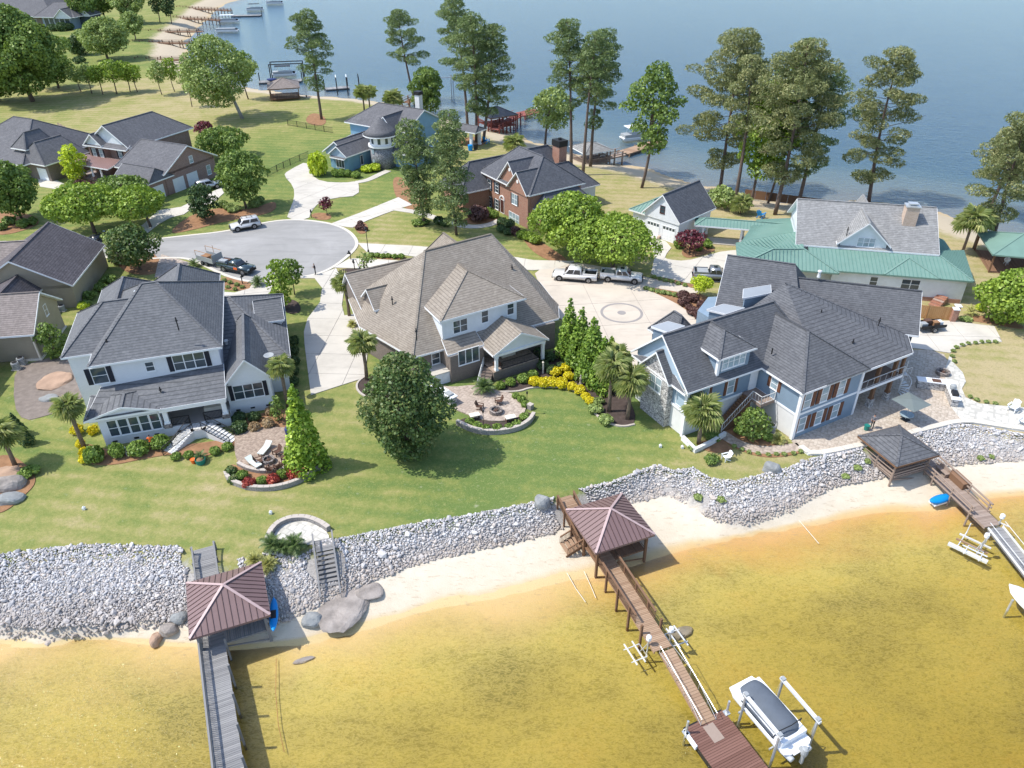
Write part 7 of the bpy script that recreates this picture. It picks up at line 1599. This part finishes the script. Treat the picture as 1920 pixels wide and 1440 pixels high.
boulder('large tan rock outcrop beside the white house', 104,715,1.9,1.9,.35,'rockt',15); boulder('grey rock on the gravel beside the tan outcrop', 92,748,.9,.6,.35,'rockg',10); boulder('pale ledge at the left edge beside the tan house', 5,900,1.6,2.2,.4,'rockt',20)
boulder('dark tree root mass in the shallow water by the brown pier', 1276,1188,1.0,.55,.3,'rock',20); boulder('small rock in the shallows by the grey pier', 570,1238,.8,.25,.12,'rock',20)
# ------------------------------------------------------------------ vehicles
def carpaint(name, c, metal=.0):
    t = NT(name); n = t.noise(t.coords(), 1.5, 3); return t.bsdf(t.mix(n, dk(c,.9), c), .22, .5, metal, None, 0, 0, Coat_Weight=.6, Coat_Roughness=.08)
M['pwhite'] = carpaint('white_car_paint', (.78,.78,.78)); M['pdark'] = carpaint('dark_teal_car_paint', (.035,.06,.075), .3); M['psilver'] = carpaint('silver_car_paint', (.42,.46,.50), .4); M['pgrey'] = carpaint('grey_car_paint', (.25,.27,.29), .4); M['pblack'] = carpaint('black_car_paint', (.02,.02,.024), .2)
def bevbox(name, prof, w, mat, parent, bev=.06, taper=None):
    """side profile (x,z) extruded across the car and bevelled; taper narrows by height"""
    bm = bmesh.new(); L = [bm.verts.new((x, -w/2*(taper(z) if taper else 1), z)) for x, z in prof]; R = [bm.verts.new((x, w/2*(taper(z) if taper else 1), z)) for x, z in prof]; n = len(prof)
    bm.faces.new(L[::-1]); bm.faces.new(R)
    for i in range(n): bm.faces.new((L[i], L[(i+1)%n], R[(i+1)%n], R[i]))
    bmesh.ops.recalc_face_normals(bm, faces=bm.faces); bmesh.ops.bevel(bm, geom=[e for e in bm.edges], offset=bev, segments=2, affect='EDGES', clamp_overlap=True)
    me = bpy.data.meshes.new(name); bm.to_mesh(me); bm.free(); me.materials.append(M[mat]); me.polygons.foreach_set('use_smooth', [True]*len(me.polygons))
    return link(name, me, parent)
def wheel(x, y, r, parent, w=.26):
    o = MB().lathe([(r*.62,-w/2),(r*.95,-w/2),(r,-w/3),(r,w/3),(r*.95,w/2),(r*.62,w/2)], (0,0,0), 20).build('wheel', M['tyre'], parent, True); o.location = (x,y,r); o.rotation_euler = (math.pi/2,0,0)
    MB().lathe([(r*.6,-w/2-.01),(r*.6,w/2+.01)], (0,0,0), 16).build('rim', M['rim'], o)
    for sg in (-1,1): MB().lathe([(r*.18,-.015),(r*.18,.015)], (0,0,sg*(w/2+.02)), 8).build('hub', M['black'], o)
def vehicle(name, label, tail, nose, paint, kind='pickup', L=5.9, W=2.0, Hh=1.9, cat='pickup', trimc='black', extra=None, flare=False):
    a, b = gt(*tail), gt(*nose); c = (a+b)/2; ang = math.degrees(math.atan2(b.y-a.y, b.x-a.x)); fr = Frame(name, (c.x,c.y), ang, label, cat, None, max(c.z,0)+.05); R = fr.root; h = L/2; wr = .41 if kind != 'car' else .34
    bz = .48; belt = 1.12 if kind == 'pickup' else (1.08 if kind == 'suv' else .9); tap = lambda z: 1-.06*max(0,(z-.8))
    if kind == 'pickup':
        hood = 1.12; bevbox('body', [(-h,bz),(-h,belt),(-h+.02,belt),(h-1.75,belt),(h-1.5,hood),(h-.12,hood-.12),(h,hood-.3),(h,bz)], W, paint, R, .07, tap)
        c0, c1 = (-h+2.15, h-1.55) if L > 5.5 else (-h+2.0, h-1.55)
        bed0, bed1 = -h+.1, c0-.12; MB().box(bed0,bed1,-W/2+.16,W/2-.16,belt+.002,belt+.03).build('bed_floor', M['black'], R)
        mb = MB().box(bed0-.08,bed1,-W/2+.03,-W/2+.16,belt-.02,belt+.28).box(bed0-.08,bed1,W/2-.16,W/2-.03,belt-.02,belt+.28).box(bed0-.08,bed0+.04,-W/2+.16,W/2-.16,belt-.02,belt+.28); mb.build('bed_wall', M[paint], R)
    elif kind == 'suv':
        c0, c1 = -h+.12, h-1.35; bevbox('body', [(-h,bz),(-h,belt),(h-1.3,belt),(h-1.1,belt-.02),(h-.1,belt-.14),(h,belt-.35),(h,bz)], W, paint, R, .08, tap)
    else:
        c0, c1 = -h+.5, h-1.3; bevbox('body', [(-h,.3),(-h,belt-.05),(h-1.2,belt),(h-.1,belt-.18),(h,.3)], W, paint, R, .08, tap)
    k = .30 if kind == 'pickup' else .36
    cab = bevbox('cab', [(c0,belt-.03),(c0+(.12 if kind == 'pickup' else .2),Hh),(c1-.75,Hh),(c1,belt-.03)], W*.93, paint, R, .07, lambda z: 1-k*.5*max(0,(z-belt)/(Hh-belt))*.55)
    wt = lambda z: W*.93/2*(1-k*.5*max(0,(z-belt)/(Hh-belt))*.55)+.012
    xs = lambda z: (c0+(.12 if kind == 'pickup' else .2)*(z-belt)/(Hh-belt), c1-.75*(z-belt)/(Hh-belt)); z0, z1 = belt+.1, Hh-.13
    for sg in (-1,1):
        nW = 2 if L > 4.6 else 2
        for i in range(nW):
            f0, f1 = (i+.06)/nW, (i+.94)/nW
            A0, B0 = xs(z0); A1, B1 = xs(z1); P = [(A0+.15+(B0-A0-.35)*f0, sg*wt(z0), z0), (A0+.15+(B0-A0-.35)*f1, sg*wt(z0), z0), (A1+.12+(B1-A1-.22)*f1, sg*wt(z1), z1), (A1+.12+(B1-A1-.22)*f0, sg*wt(z1), z1)]
            MB().add(P, [(0,1,2,3) if sg < 0 else (3,2,1,0)]).build('side_window', M['carglass'], R)
        MB().box(h-1.75,h-1.6,sg*W/2-.12+(.22 if sg > 0 else 0)-.0,sg*W/2+.0+(.22 if sg > 0 else -.1)+.0,belt,belt+.18).build('mirror', M['black'], R)
    A0, B0 = xs(z0); A1, B1 = xs(z1)
    MB().add([(B0+.025,-wt(z0)*.9,z0),(B0+.025,wt(z0)*.9,z0),(B1+.025,wt(z1)*.88,z1),(B1+.025,-wt(z1)*.88,z1)], [(0,1,2,3)]).build('windscreen', M['carglass'], R)
    MB().add([(A0-.025,wt(z0)*.85,z0),(A0-.025,-wt(z0)*.85,z0),(A1-.025,-wt(z1)*.82,z1),(A1-.025,wt(z1)*.82,z1)], [(0,1,2,3)]).build('rear_window', M['carglass'], R)
    for x in (-h+1.15, h-1.0):
        for sg in (-1,1):
            wheel(x, sg*(W/2-.13), wr, R); o = MB().lathe([(wr*1.2,-.02),(wr*1.2,.02)], (0,0,0), 20).build('wheel_arch', M['black'], R); o.location = (x, sg*(W/2-.012), wr+.04); o.rotation_euler = (math.pi/2,0,0)
    for sg in (-1,1):
        MB().box(h-.06,h+.015,sg*.68-.2,sg*.68+.2,.78,.95).build('headlight', M['glassl'], R); MB().box(-h-.015,-h+.05,sg*(W/2-.16)-.09,sg*(W/2-.16)+.09,.75,1.08).build('tail_light', M['red'], R)
    MB().box(h-.05,h+.02,-.46,.46,.66,.98).build('grille', M['black'], R); MB().box(h-.1,h+.1,-W/2+.08,W/2-.08,.42,.62).build('front_bumper', M[trimc], R); MB().box(-h-.12,-h+.08,-W/2+.08,W/2-.08,.45,.62).build('rear_bumper', M[trimc], R)
    MB().box(-h+1.7,h-1.6,-W/2-.03,W/2+.03,.36,.46).build('running_board', M['black'], R)
    if extra: extra(fr, h, belt)
    return fr
def rack(fr, h, belt):
    mb = MB()
    for y in (-.6,.6): mb.beam((-1.3,y,1.98),(.5,y,1.98),.05,.05)
    for x in (-1.2,-.4,.4): mb.beam((x,-.6,2.0),(x,.6,2.0),.05,.04)
    mb.build('roof_rack', M['black'], fr.root)
def load(fr, h, belt):
    MB().box(-h+.3,-h+1.5,-.7,.1,belt,belt+.45).build('tool_box', M['hvac'], fr.root); MB().box(-h+.4,-h+1.6,.2,.7,belt,belt+.35).build('cargo', M['wicker'], fr.root)
    MB().box(.35,1.0,-1.015,-1.0,.72,1.05).build('door_sign', M['orange'], fr.root)
def chest(fr, h, belt): MB().box(-h+1.75,-h+2.05,-.85,.85,belt,belt+.45).build('tool_box', M['hvac'], fr.root)
def topper(fr, h, belt): MB().box(-.15,.35,-.3,.3,1.9,1.93).build('sunroof', M['carglass'], fr.root); MB().box(-h+.5,-h+2.0,-.8,.8,belt,belt+.2).build('cargo', M['hvac'], fr.root)
vehicle('sport_utility', 'white sport utility vehicle parked at the kerb of the cul de sac', (489,424),(433,434),'pwhite','suv',4.85,1.95,1.85,'car','black',rack)
vehicle('pickup_truck', 'dark teal pickup truck with orange door sign in the cul de sac', (416,503),(474,514),'pdark','pickup',5.6,1.95,1.75,'pickup','black',load)
vehicle('pickup_truck', 'white crew cab pickup parked tail to tail on the left of the court', (1121,528),(1036,521),'pwhite','pickup',6.3,2.05,1.98,'pickup','black',chest)
vehicle('pickup_truck', 'white crew cab pickup with sunroof parked on the right, nose to the beds', (1124,523),(1205,530),'pwhite','pickup',5.9,2.0,1.9,'pickup','black',topper)
vehicle('pickup_truck', 'silver grey pickup half hidden behind the blue house roof', (1297,522),(1378,526),'pgrey','pickup',5.8,2.0,1.88,'pickup','black',topper)
vehicle('sport_utility', 'silver sport utility vehicle by the brick garage doors', (372,358),(412,350),'psilver','suv',4.7,1.9,1.75,'car')
vehicle('parked_car', 'dark car at the end of the street beside the brown violet roof', (178,462),(202,446),'pblack','car',4.6,1.85,1.45,'car')
# dump trailer
a, b = gt(378,489), gt(416,500); TR = Frame('dump_trailer', ((a+b)/2)[:2], math.degrees(math.atan2(b.y-a.y,b.x-a.x)), 'grey steel dump trailer behind the dark teal pickup', 'trailer', None, .05)
MB().box(-1.9,1.6,-.95,.95,.6,.68).build('floor', M['hvac'], TR.root)
for nm, q in (('side_panel',(-1.9,1.6,-1.0,-.93,.6,1.35)),('side_panel',(-1.9,1.6,.93,1.0,.6,1.35)),('front_panel',(1.55,1.62,-.95,.95,.6,1.9))): MB().box(*q).build(nm, M['hvac'], TR.root)
MB().beam((1.6,0,.5),(2.8,0,.5),.12,.12).build('tongue', M['black'], TR.root)
for x in (-.6,.3):
    for sg in (-1,1): wheel(x, sg*1.08, .34, TR.root, .2)
mb = MB()
for p, q in (((-1.9,-.97,1.35),(-1.9,-.97,2.1)),((-1.9,.97,1.35),(-1.9,.97,2.1)),((1.5,-.97,1.35),(1.5,-.97,2.1)),((-1.9,-.97,2.1),(1.5,-.97,2.1)),((-1.9,.97,2.1),(1.5,.97,2.1)),((-.2,.97,1.35),(-.2,.97,2.5))): mb.beam(p, q, .05, .05)
mb.build('cage_frame', M['fencewood'], TR.root); MB().box(-1.3,0,-.6,.5,.68,1.2).build('brush_load', M['mulch'], TR.root)
# mower trailer by the cedar fence
p = gt(1742,618); TT = Frame('utility_trailer', (p.x,p.y), 8, 'loaded utility trailer by the cedar fence', 'trailer', None, .05); MB().box(-1.8,1.6,-.8,.8,.55,.63).build('bed', M['black'], TT.root)
for sg in (-1,1): wheel(0, sg*.95, .36, TT.root, .22); MB().box(-1.8,1.6,sg*.8-.03,sg*.8+.03,.63,.95).build('side_rail', M['black'], TT.root)
for x, y, hh, m in ((-1.2,-.2,.5,'hvac'),(-.4,.2,.65,'wicker'),(.5,-.1,.5,'mulch'),(1.1,.1,.4,'white')): MB().box(x-.4,x+.4,y-.35,y+.35,.63,.63+hh).build('cargo', M[m], TT.root)
# ------------------------------------------------------------------ people
def person(label, px, py, face, shirt, pants, pose='stand', z=None, hat=None, ht=1.76):
    b = gt(px, py); b.z = max(b.z, 0)+.06 if z is None else z; k = ht/1.76; J = {}
    J['pel'] = (0,0,.93); J['che'] = (.02,0,1.30); J['nec'] = (.03,0,1.47); J['hed'] = (.05,0,1.57); J['top'] = (.05,0,1.72)
    for s, nm in ((1,'l'),(-1,'r')):
        J['hip'+nm] = (0,s*.10,.88); J['kne'+nm] = (.03 if s > 0 else -.02,s*.11,.48); J['ank'+nm] = (0 if s > 0 else -.06,s*.12,.07); J['toe'+nm] = (.18 if s > 0 else .12,s*.13,.03); J['sho'+nm] = (.02,s*.19,1.40)
        if pose == 'phone' or pose == 'carry': J['elb'+nm] = (.02,s*.25,1.13); J['han'+nm] = (.26,s*.10,1.18 if pose == 'phone' else 1.0); J['fin'+nm] = (.34,s*.05,1.2 if pose == 'phone' else .98)
        else: J['elb'+nm] = (.14,s*.28,1.18); J['han'+nm] = (.40,s*.20,1.12); J['fin'+nm] = (.49,s*.18,1.12)
    ed = [('pel','che'),('che','nec'),('nec','hed'),('hed','top')]
    for nm in 'lr': ed += [('pel','hip'+nm),('hip'+nm,'kne'+nm),('kne'+nm,'ank'+nm),('ank'+nm,'toe'+nm),('che','sho'+nm),('sho'+nm,'elb'+nm),('elb'+nm,'han'+nm),('han'+nm,'fin'+nm)]
    rad = {'pel':.15,'che':.155,'nec':.06,'hed':.095,'top':.085,'hip':.10,'kne':.065,'ank':.045,'toe':.04,'sho':.075,'elb':.05,'han':.04,'fin':.03}
    names = list(J); me = bpy.data.meshes.new('person'); me.from_pydata([Vector(J[n])*k for n in names], [(names.index(x), names.index(y)) for x, y in ed], [])
    o = link('person', me); md = o.modifiers.new('skin', 'SKIN'); 
    if not me.skin_vertices: me.skin_vertices.new() if hasattr(me.skin_vertices, 'new') else None
    for i, n in enumerate(names):
        r = rad[n if n in rad else n[:3]]*k; me.skin_vertices[0].data[i].radius = (r*(.75 if n in ('che','pel') else 1), r); me.skin_vertices[0].data[i].use_root = n == 'pel'
    o.modifiers.new('sub', 'SUBSURF').levels = 1
    dg = bpy.context.evaluated_depsgraph_get(); ev = o.evaluated_get(dg); nm = bpy.data.meshes.new_from_object(ev); o.modifiers.clear(); o.data = nm; nm.materials.clear()
    for m in (pants, shirt, 'skin', hat or 'bcloth', 'black'): nm.materials.append(M[m])
    for p in nm.polygons:
        c = p.center/k; p.material_index = 4 if c.z < .085 else 0 if c.z < .95 else 3 if (c.z > 1.66 or (c.z > 1.56 and c.x < .0)) else 2 if (c.z > 1.455 or abs(c.y) > .235 and c.z < 1.14 or c.x > .2) else 1; p.use_smooth = True
    o.location = b; o.rotation_euler = (0,0,math.radians(face)); return tag(o, label, 'person')
person('person in black clothes standing at the edge of the cul de sac holding a phone', 592,515,200,'bcloth','bcloth','phone')
person('person in orange shirt trimming the hedge beside the white house', 287,842,110,'orange','bcloth','work',.03)
pc = person('person in dark top on the lakeside patio carrying a green bin', 1634,803,215,'dcloth','bcloth','carry',.06)
bn_ = Frame('green_bin', g(1625,802,.3), 30, 'green yard bin held by the person on the lakeside patio', 'bin'); MB().lathe([(.22,.06),(.28,.6),(.30,.62),(.27,.6)],(0,0,0),14).build('tub', M['teal'], bn_.root)
tb = Frame('yard_bag', gt(377,868), 0, 'green round yard bag on the bed below the porch stairs', 'bag'); MB().lathe([(.42,0),(.48,.3),(.5,.55),(.47,.55),(.44,.2)],(0,0,0),18).build('bag', M['teal'], tb.root); MB().lathe([(.3,.0),(.43,.35),(.2,.55)],(0,0,.02),10).build('clippings', M['mulch'], tb.root)
ob = Frame('terracotta_pot', gt(363,868), 0, 'orange pot beside the green yard bag', 'pot'); MB().lathe([(.16,0),(.24,.4),(.27,.45),(.22,.42)],(0,0,0),12).build('pot', M['orange'], ob.root)
ldr = Frame('step_ladder', gt(242,850), 20, 'small white step ladder between the clipped shrubs', 'ladder')
for x in (-.2,.2):
    for y, dy in ((-.3,.28),(.3,-.28)): MB().beam((x,y,0),(x,y+dy,.9),.04,.05).build('rail', M['white'], ldr.root)
for z_ in (.25,.5,.75): MB().box(-.2,.2,-.3+.31*z_,-.2+.31*z_,z_,z_+.03).build('step', M['white'], ldr.root)
# ------------------------------------------------------------------ garden furniture and fittings
def fire_pit(label, px, py, r, z, mat='dstone'):
    p = g(px, py, z); fr = Frame('fire_pit', (p.x,p.y), 0, label, 'fire pit', None, z); n = 12
    for i in range(n):
        a0, a1 = 2*math.pi*(i+.03)/n, 2*math.pi*(i+.97)/n; MB().poly([(r*math.cos(a0),r*math.sin(a0)),(r*math.cos(a1),r*math.sin(a1)),(r*.68*math.cos(a1),r*.68*math.sin(a1)),(r*.68*math.cos(a0),r*.68*math.sin(a0))],0,.4).build('block', M[mat], fr.root)
    MB().lathe([(r*.66,.05),(r*.66,.18)],(0,0,0),16).build('ash_bed', M['ember'], fr.root); mb = MB()
    for a_ in (0,1.0,2.1): mb.tube([(-.3*math.cos(a_),-.3*math.sin(a_),.2),(.3*math.cos(a_),.3*math.sin(a_),.32)], .05, 6)
    mb.build('log', M['wicker'], fr.root)
fire_pit('round stone fire pit on the tan patio of the white house', 504,866,.62,.3); fire_pit('round fire pit on the beige patio of the taupe house', 930,773,.72,.1); fire_pit('round stone fire pit on the patio near the straw coloured lawn', 1767,701,.75,.05)
def adirondack(label, px, py, z, face, mat='wicker', group=None, k=1.0):
    p = g(px, py, z); fr = Frame('garden_chair', (p.x,p.y), face, label, 'chair', group, z); R = fr.root; R.scale = (k,k,k)
    for i in range(5): MB().box(-.28+i*.115,-.19+i*.115,-.26,.26,.34-i*.012+.02*i,.37-i*.012+.02*i).build('seat_slat', M[mat], R)
    for i in range(5):
        y = -.22+i*.11; MB().beam((-.25,y,.3),(-.52,y*1.1,.98-.05*abs(i-2)),.095,.025,0,(1,0,0)).build('back_slat', M[mat], R)
    for sg in (-1,1):
        MB().box(-.35,.36,sg*.33-.06,sg*.33+.06,.55,.58).build('armrest', M[mat], R); MB().box(.25,.33,sg*.3-.03,sg*.3+.03,0,.55).build('leg', M[mat], R); MB().beam((-.35,sg*.29,.0),(.3,sg*.29,.34),.04,.09).build('leg', M[mat], R)
for i, (x, y, f) in enumerate([(520,852,230),(534,862,200),(538,872,170),(522,880,130),(487,869,20),(508,884,80)]): adirondack('{} brown chair around the tan patio fire pit, clockwise from the top'.format(ORD[i]), x, y, .3, f, 'wicker', 'brown chairs on the tan patio')
for i, (x, y, f) in enumerate([(900,767,-20),(935,757,200)]): adirondack('{} brown chair by the beige patio fire pit'.format(['left','right'][i]), x, y, .1, f, 'wicker')
adirondack('white slatted chair on the lawn by the planter wall', 1361,862,.02,200,'white'); adirondack('white slatted chair on the flagstone walk', 1897,770,.06,215,'white',None,1.25); adirondack('white chair at the right edge on the flagstone walk', 1917,796,.06,215,'white',None,1.2)
def lounger(label, px, py, z, ang, L=1.9):
    p = g(px, py, z); fr = Frame('sun_lounger', (p.x,p.y), ang, label, 'lounger', 'pale loungers on the tan patio', z); R = fr.root
    MB().box(-.9,.35,-.33,.33,.3,.4).build('seat_cushion', M['cushion'], R); MB().beam((.32,0,.34),(.95,0,.62),.66,.1).build('back_cushion', M['cushion'], R)
    for x in (-.8,.4):
        for y in (-.28,.28): MB().box(x-.03,x+.03,y-.03,y+.03,0,.3).build('leg', M['wicker'], R)
lounger('pale cushioned lounger pointing at the white house', 498,846,.3,75); lounger('pale cushioned lounger left of the tan patio fire pit', 477,872,.3,140)
gr = Frame('kettle_grill', g(542,815,.3), 0, 'dark blue covered kettle grill beside the cypress', 'grill', None, .3); MB().lathe([(.3,0),(.34,.5),(.36,.75),(.2,.98),(.05,1.0)],(0,0,0),14).build('cover', M['navy'], gr.root)
ki = Frame('grill_island', g(833,746,.1), 30-78, 'white topped stone grill island on the beige patio', 'grill', None, .1); MB().box(-1.7,1.7,-.42,.42,0,.85).build('base', M['stone'], ki.root); MB().box(-1.8,1.8,-.5,.5,.85,.95).build('counter', M['white'], ki.root); MB().box(.55,1.35,-.3,.3,.95,1.15).build('grill_hood', M['hvac'], ki.root)
for lab, x, y, an in (('cream table slab at the left of the seat wall',890,784,20),('cream table slab at the right of the seat wall',957,788,20)):
    tb_ = Frame('bench_table', g(x,y,.1), an, lab, 'table', None, .1); MB().box(-.55,.55,-.35,.35,.42,.5).build('table_top', M['cream'], tb_.root)
    for xx in (-.45,.45): MB().box(xx-.05,xx+.05,-.25,.25,0,.42).build('leg', M['wicker'], tb_.root)
um = Frame('parasol', g(1697,787,.05), 28, 'square grey parasol on the lakeside patio', 'parasol', None, .05); MB().add([(-1.35,-1.35,2.25),(1.35,-1.35,2.25),(1.35,1.35,2.25),(-1.35,1.35,2.25),(0,0,2.6)], [(0,1,4),(1,2,4),(2,3,4),(3,0,4)]).build('canopy', M['pgrey2'], um.root); MB().tube([(0,0,0),(0,0,2.55)], .035, 8).build('pole', M['steel'], um.root); MB().box(-.35,.35,-.35,.35,0,.08).build('base', M['black'], um.root); MB().lathe([(.7,.68),(.7,.74)],(0,0,0),18).build('table_top', M['glassl'], um.root)
for k in range(4):
    a_ = math.pi/4+k*math.pi/2; MB().beam((0,0,2.45),(1.3*math.cos(a_)*1.4,1.3*math.sin(a_)*1.4,2.22),.03,.03).build('rib', M['steel'], um.root)
ok_ = Frame('outdoor_kitchen', g(1752,728,.05), -15, 'L shaped white outdoor kitchen on the lakeside patio', 'kitchen', None, .05); MB().box(-1.9,1.6,-.4,.4,0,.9).build('base', M['stone'], ok_.root); MB().box(-2.0,1.7,-.5,.5,.9,1.0).build('counter', M['white'], ok_.root); MB().box(.9,1.6,-3.4,-.5,0,.9).build('base', M['stone'], ok_.root); MB().box(.8,1.7,-3.5,-.5,.9,1.0).build('counter', M['white'], ok_.root); MB().box(-.5,.4,-.36,.3,1.0,1.04).build('sink', M['wicker'], ok_.root); MB().box(.95,1.55,-2.9,-2.0,1.0,1.3).build('grill_hood', M['black'], ok_.root); MB().lathe([(.3,0),(.36,.25),(.3,.5),(.1,.62)],(1.25,-1.4,1.0),14).build('kamado', M['hvac'], ok_.root)
def hvac(label, px, py, ang=0, z=None, k=1.0):
    p = gt(px, py); fr = Frame('air_conditioner', (p.x,p.y), ang, label, 'air conditioner', None, max(0,p.z)); MB().box(-.45*k,.45*k,-.45*k,.45*k,.0,.08).build('pad', M['concrete'], fr.root)
    MB().lathe([(.4*k,.08),(.42*k,.12),(.42*k,.85*k),(.38*k,.92*k)],(0,0,0),18).build('case', M['hvac'], fr.root); MB().lathe([(.3*k,.93*k),(.3*k,.95*k)],(0,0,0),18).build('fan_guard', M['black'], fr.root)
    for i in range(3): MB().lathe([(.425*k,.25*k+i*.2*k),(.425*k,.28*k+i*.2*k)],(0,0,0),18).build('louvre_ring', M['black'], fr.root)
hvac('left air conditioner beside the tan two storey house', 32,692); hvac('right air conditioner beside the tan two storey house', 42,683); hvac('pale air conditioner by the blue house block wall', 1445,810); hvac('air conditioner below the tan gabled house roof', 118,583,0,None,.9)
def mailbox(label, px, py, ang):
    p = gt(px, py); fr = Frame('mailbox', (p.x,p.y), ang, label, 'mailbox'); MB().box(-.05,.05,-.05,.05,0,1.1).build('post', M['black'], fr.root); MB().box(-.12,.45,-.12,.12,1.0,1.12).lathe([(.13,-.25),(.13,.25)],(.17,0,1.2),10).build('box', M['black'], fr.root); MB().lathe([(.08,0),(.02,.14)],(0,0,1.1),8).build('finial', M['black'], fr.root)
mailbox('black mailbox at the cul de sac kerb near the shared lane', 658,487,180); mailbox('black mailbox beside the bright young tree', 561,521,90); mailbox('black mailbox by the brick house driveway bed', 584,408,-60); mailbox('black mailbox in front of the dark teal pickup', 455,532,60); mailbox('black mailbox at the taupe house drive bed', 665,505,120)
p = gt(691,474); SLm = Frame('street_lamp', (p.x,p.y), 0, 'black street lamp post right of the cul de sac', 'lamp'); MB().lathe([(.16,0),(.14,.4),(.06,.6),(.05,3.4),(.09,3.5)],(0,0,0),10).build('post', M['black'], SLm.root); MB().lathe([(.1,3.5),(.2,3.95),(.24,4.0),(.03,4.3)],(0,0,0),8).build('lantern', M['black'], SLm.root); MB().lathe([(.12,3.56),(.17,3.92)],(0,0,0),8).build('lamp_glass', M['glassl'], SLm.root)
for lab, x, y in (('tall thin lantern pole on the lawn edge by the beige patio',988,776),('thin lantern pole rising from the seat wall bed',907,812)):
    p = gt(x, y); fr = Frame('lantern_pole', (p.x,p.y), 0, lab, 'lamp'); MB().tube([(0,0,0),(0,0,2.5)], .03, 6).build('pole', M['black'], fr.root); MB().lathe([(.05,2.5),(.1,2.6),(.1,2.8),(.02,2.9)],(0,0,0),8).build('lantern', M['black'], fr.root)
p = gt(1018,700); fr = Frame('bird_post', (p.x,p.y), 0, 'short pale post among the golden mounds', 'post'); MB().box(-.09,.09,-.09,.09,0,1.5).lathe([(.14,1.5),(.02,1.65)],(0,0,0),8).build('post', M['cream'], fr.root)
p = gt(1089,722); fr = Frame('garden_statue', (p.x,p.y), 0, 'small dark statue among the conical evergreens', 'statue'); MB().lathe([(.25,0),(.22,.3),(.14,.5),(.2,.9),(.12,1.15),(.14,1.3),(.05,1.45)],(0,0,0),12).build('figure', M['rock'], fr.root)
for i, (x, y) in enumerate([(1238,838),(158,955),(508,963),(1279,840)]):
    p = gt(x, y); tag(MB().box(p.x-.12,p.x+.12,p.y-.12,p.y+.12,p.z,p.z+.25).lathe([(.1,.25),(.05,.36)],(p.x,p.y,p.z),8).build('utility_stub', M['white']), ['short white pipe on the lawn left of the planter wall','white stub on the left lawn','white cover on the lawn above the landing','pale stub by the blue house corner'][i], 'pipe')
# fences
def fence(name, label, px, h, mat, step=2.2, slat=None, smooth=0):
    pts = [gt(x, y) for x, y in px]; o = pts[0]; root = empty(name, o, 0, label, 'fence')
    for a_, b_ in zip(pts, pts[1:]):
        A, B_ = a_-o, b_-o; L = (B_-A).length; n = max(1, int(L/step))
        for i in range(n):
            P, Q = A+(B_-A)*(i/n), A+(B_-A)*((i+1)/n); d_ = (Q-P).normalized(); MB().box(P.x-.05,P.x+.05,P.y-.05,P.y+.05,P.z-.1,P.z+h+.1).build('post', M[mat], root)
            if slat:
                m_ = max(1, int((Q-P).length/.24))
                for k in range(m_): c0, c1 = P+(Q-P)*((k+.04)/m_), P+(Q-P)*((k+.96)/m_); build_rnd(MB().beam(c0+Vector((0,0,h/2)), c1+Vector((0,0,h/2)), .03, h), 'board', M[mat], root, 6, k)
            else:
                for z_ in (.12,h): MB().beam(P+Vector((0,0,z_)), Q+Vector((0,0,z_)), .04, .05).build('rail', M[mat], root)
                mb = MB(); m_ = max(1, int((Q-P).length/.16))
                for k in range(1, m_): c_ = P+(Q-P)*(k/m_); mb.box(c_.x-.012,c_.x+.012,c_.y-.012,c_.y+.012,c_.z+.1,c_.z+h)
                mb.build('pickets', M[mat], root)
    return root
fence('metal_fence','black metal picket fence from the turret house drive along the green lawn',[(502,332),(520,322),(545,310),(580,295)],1.3,'black'); fence('metal_fence','black metal picket fence across the lawn behind the turret house',[(540,235),(575,241),(625,250)],1.3,'black'); fence('wood_fence','short dark fence behind the far left brick house',[(112,243),(140,258)],1.6,'greywood',2.2,True)
fence('cedar_fence','orange cedar board fence beside the parking pad',[(1700,592),(1735,597),(1785,600)],1.8,'fencewood',2.4,True)
for i, (x, y) in enumerate([(1785,602),(1789,596)]):
    p = gt(x, y); fr = Frame('gate_pier', (p.x,p.y), -10, ['front brick gate pier with white cap at the cedar fence','rear brick gate pier with white cap at the cedar fence'][i], 'pier'); MB().box(-.3,.3,-.3,.3,0,1.7).build('shaft', M['brickE'], fr.root); MB().box(-.38,.38,-.38,.38,1.7,1.82).build('cap', M['white'], fr.root)
gt_ = Frame('white_grill', gt(1885,497), 0, 'white kettle grill by the green gazebo', 'grill'); MB().lathe([(.25,.5),(.42,.8),(.4,1.0),(.1,1.3)],(0,0,0),14).build('bowl', M['white'], gt_.root)
for a_ in (0,2.1,4.2): MB().tube([(.15*math.cos(a_),.15*math.sin(a_),.6),(.4*math.cos(a_),.4*math.sin(a_),0)], .03, 6).build('leg', M['white'], gt_.root)
for i, (x, y) in enumerate([(1426,408),(912,268)]):
    p = gt(x, y); adirondack(['bright blue chair on the lawn behind the covered walk','blue chair beside the pine clump'][i], *proj(p), p.z, 40, 'kayak', None, 1.6)
for i, (x, y, mt) in enumerate([(882,282,'kayak'),(892,280,'black')]):
    p = gt(x, y); fr = Frame('porch_bin', (p.x,p.y), 0, ['blue bin by the turret house porch column','black bin by the turret house porch column'][i], 'bin'); MB().lathe([(.45,0),(.55,1.1),(.5,1.2),(.1,1.3)],(0,0,0),12).build('bin', M[mt], fr.root)
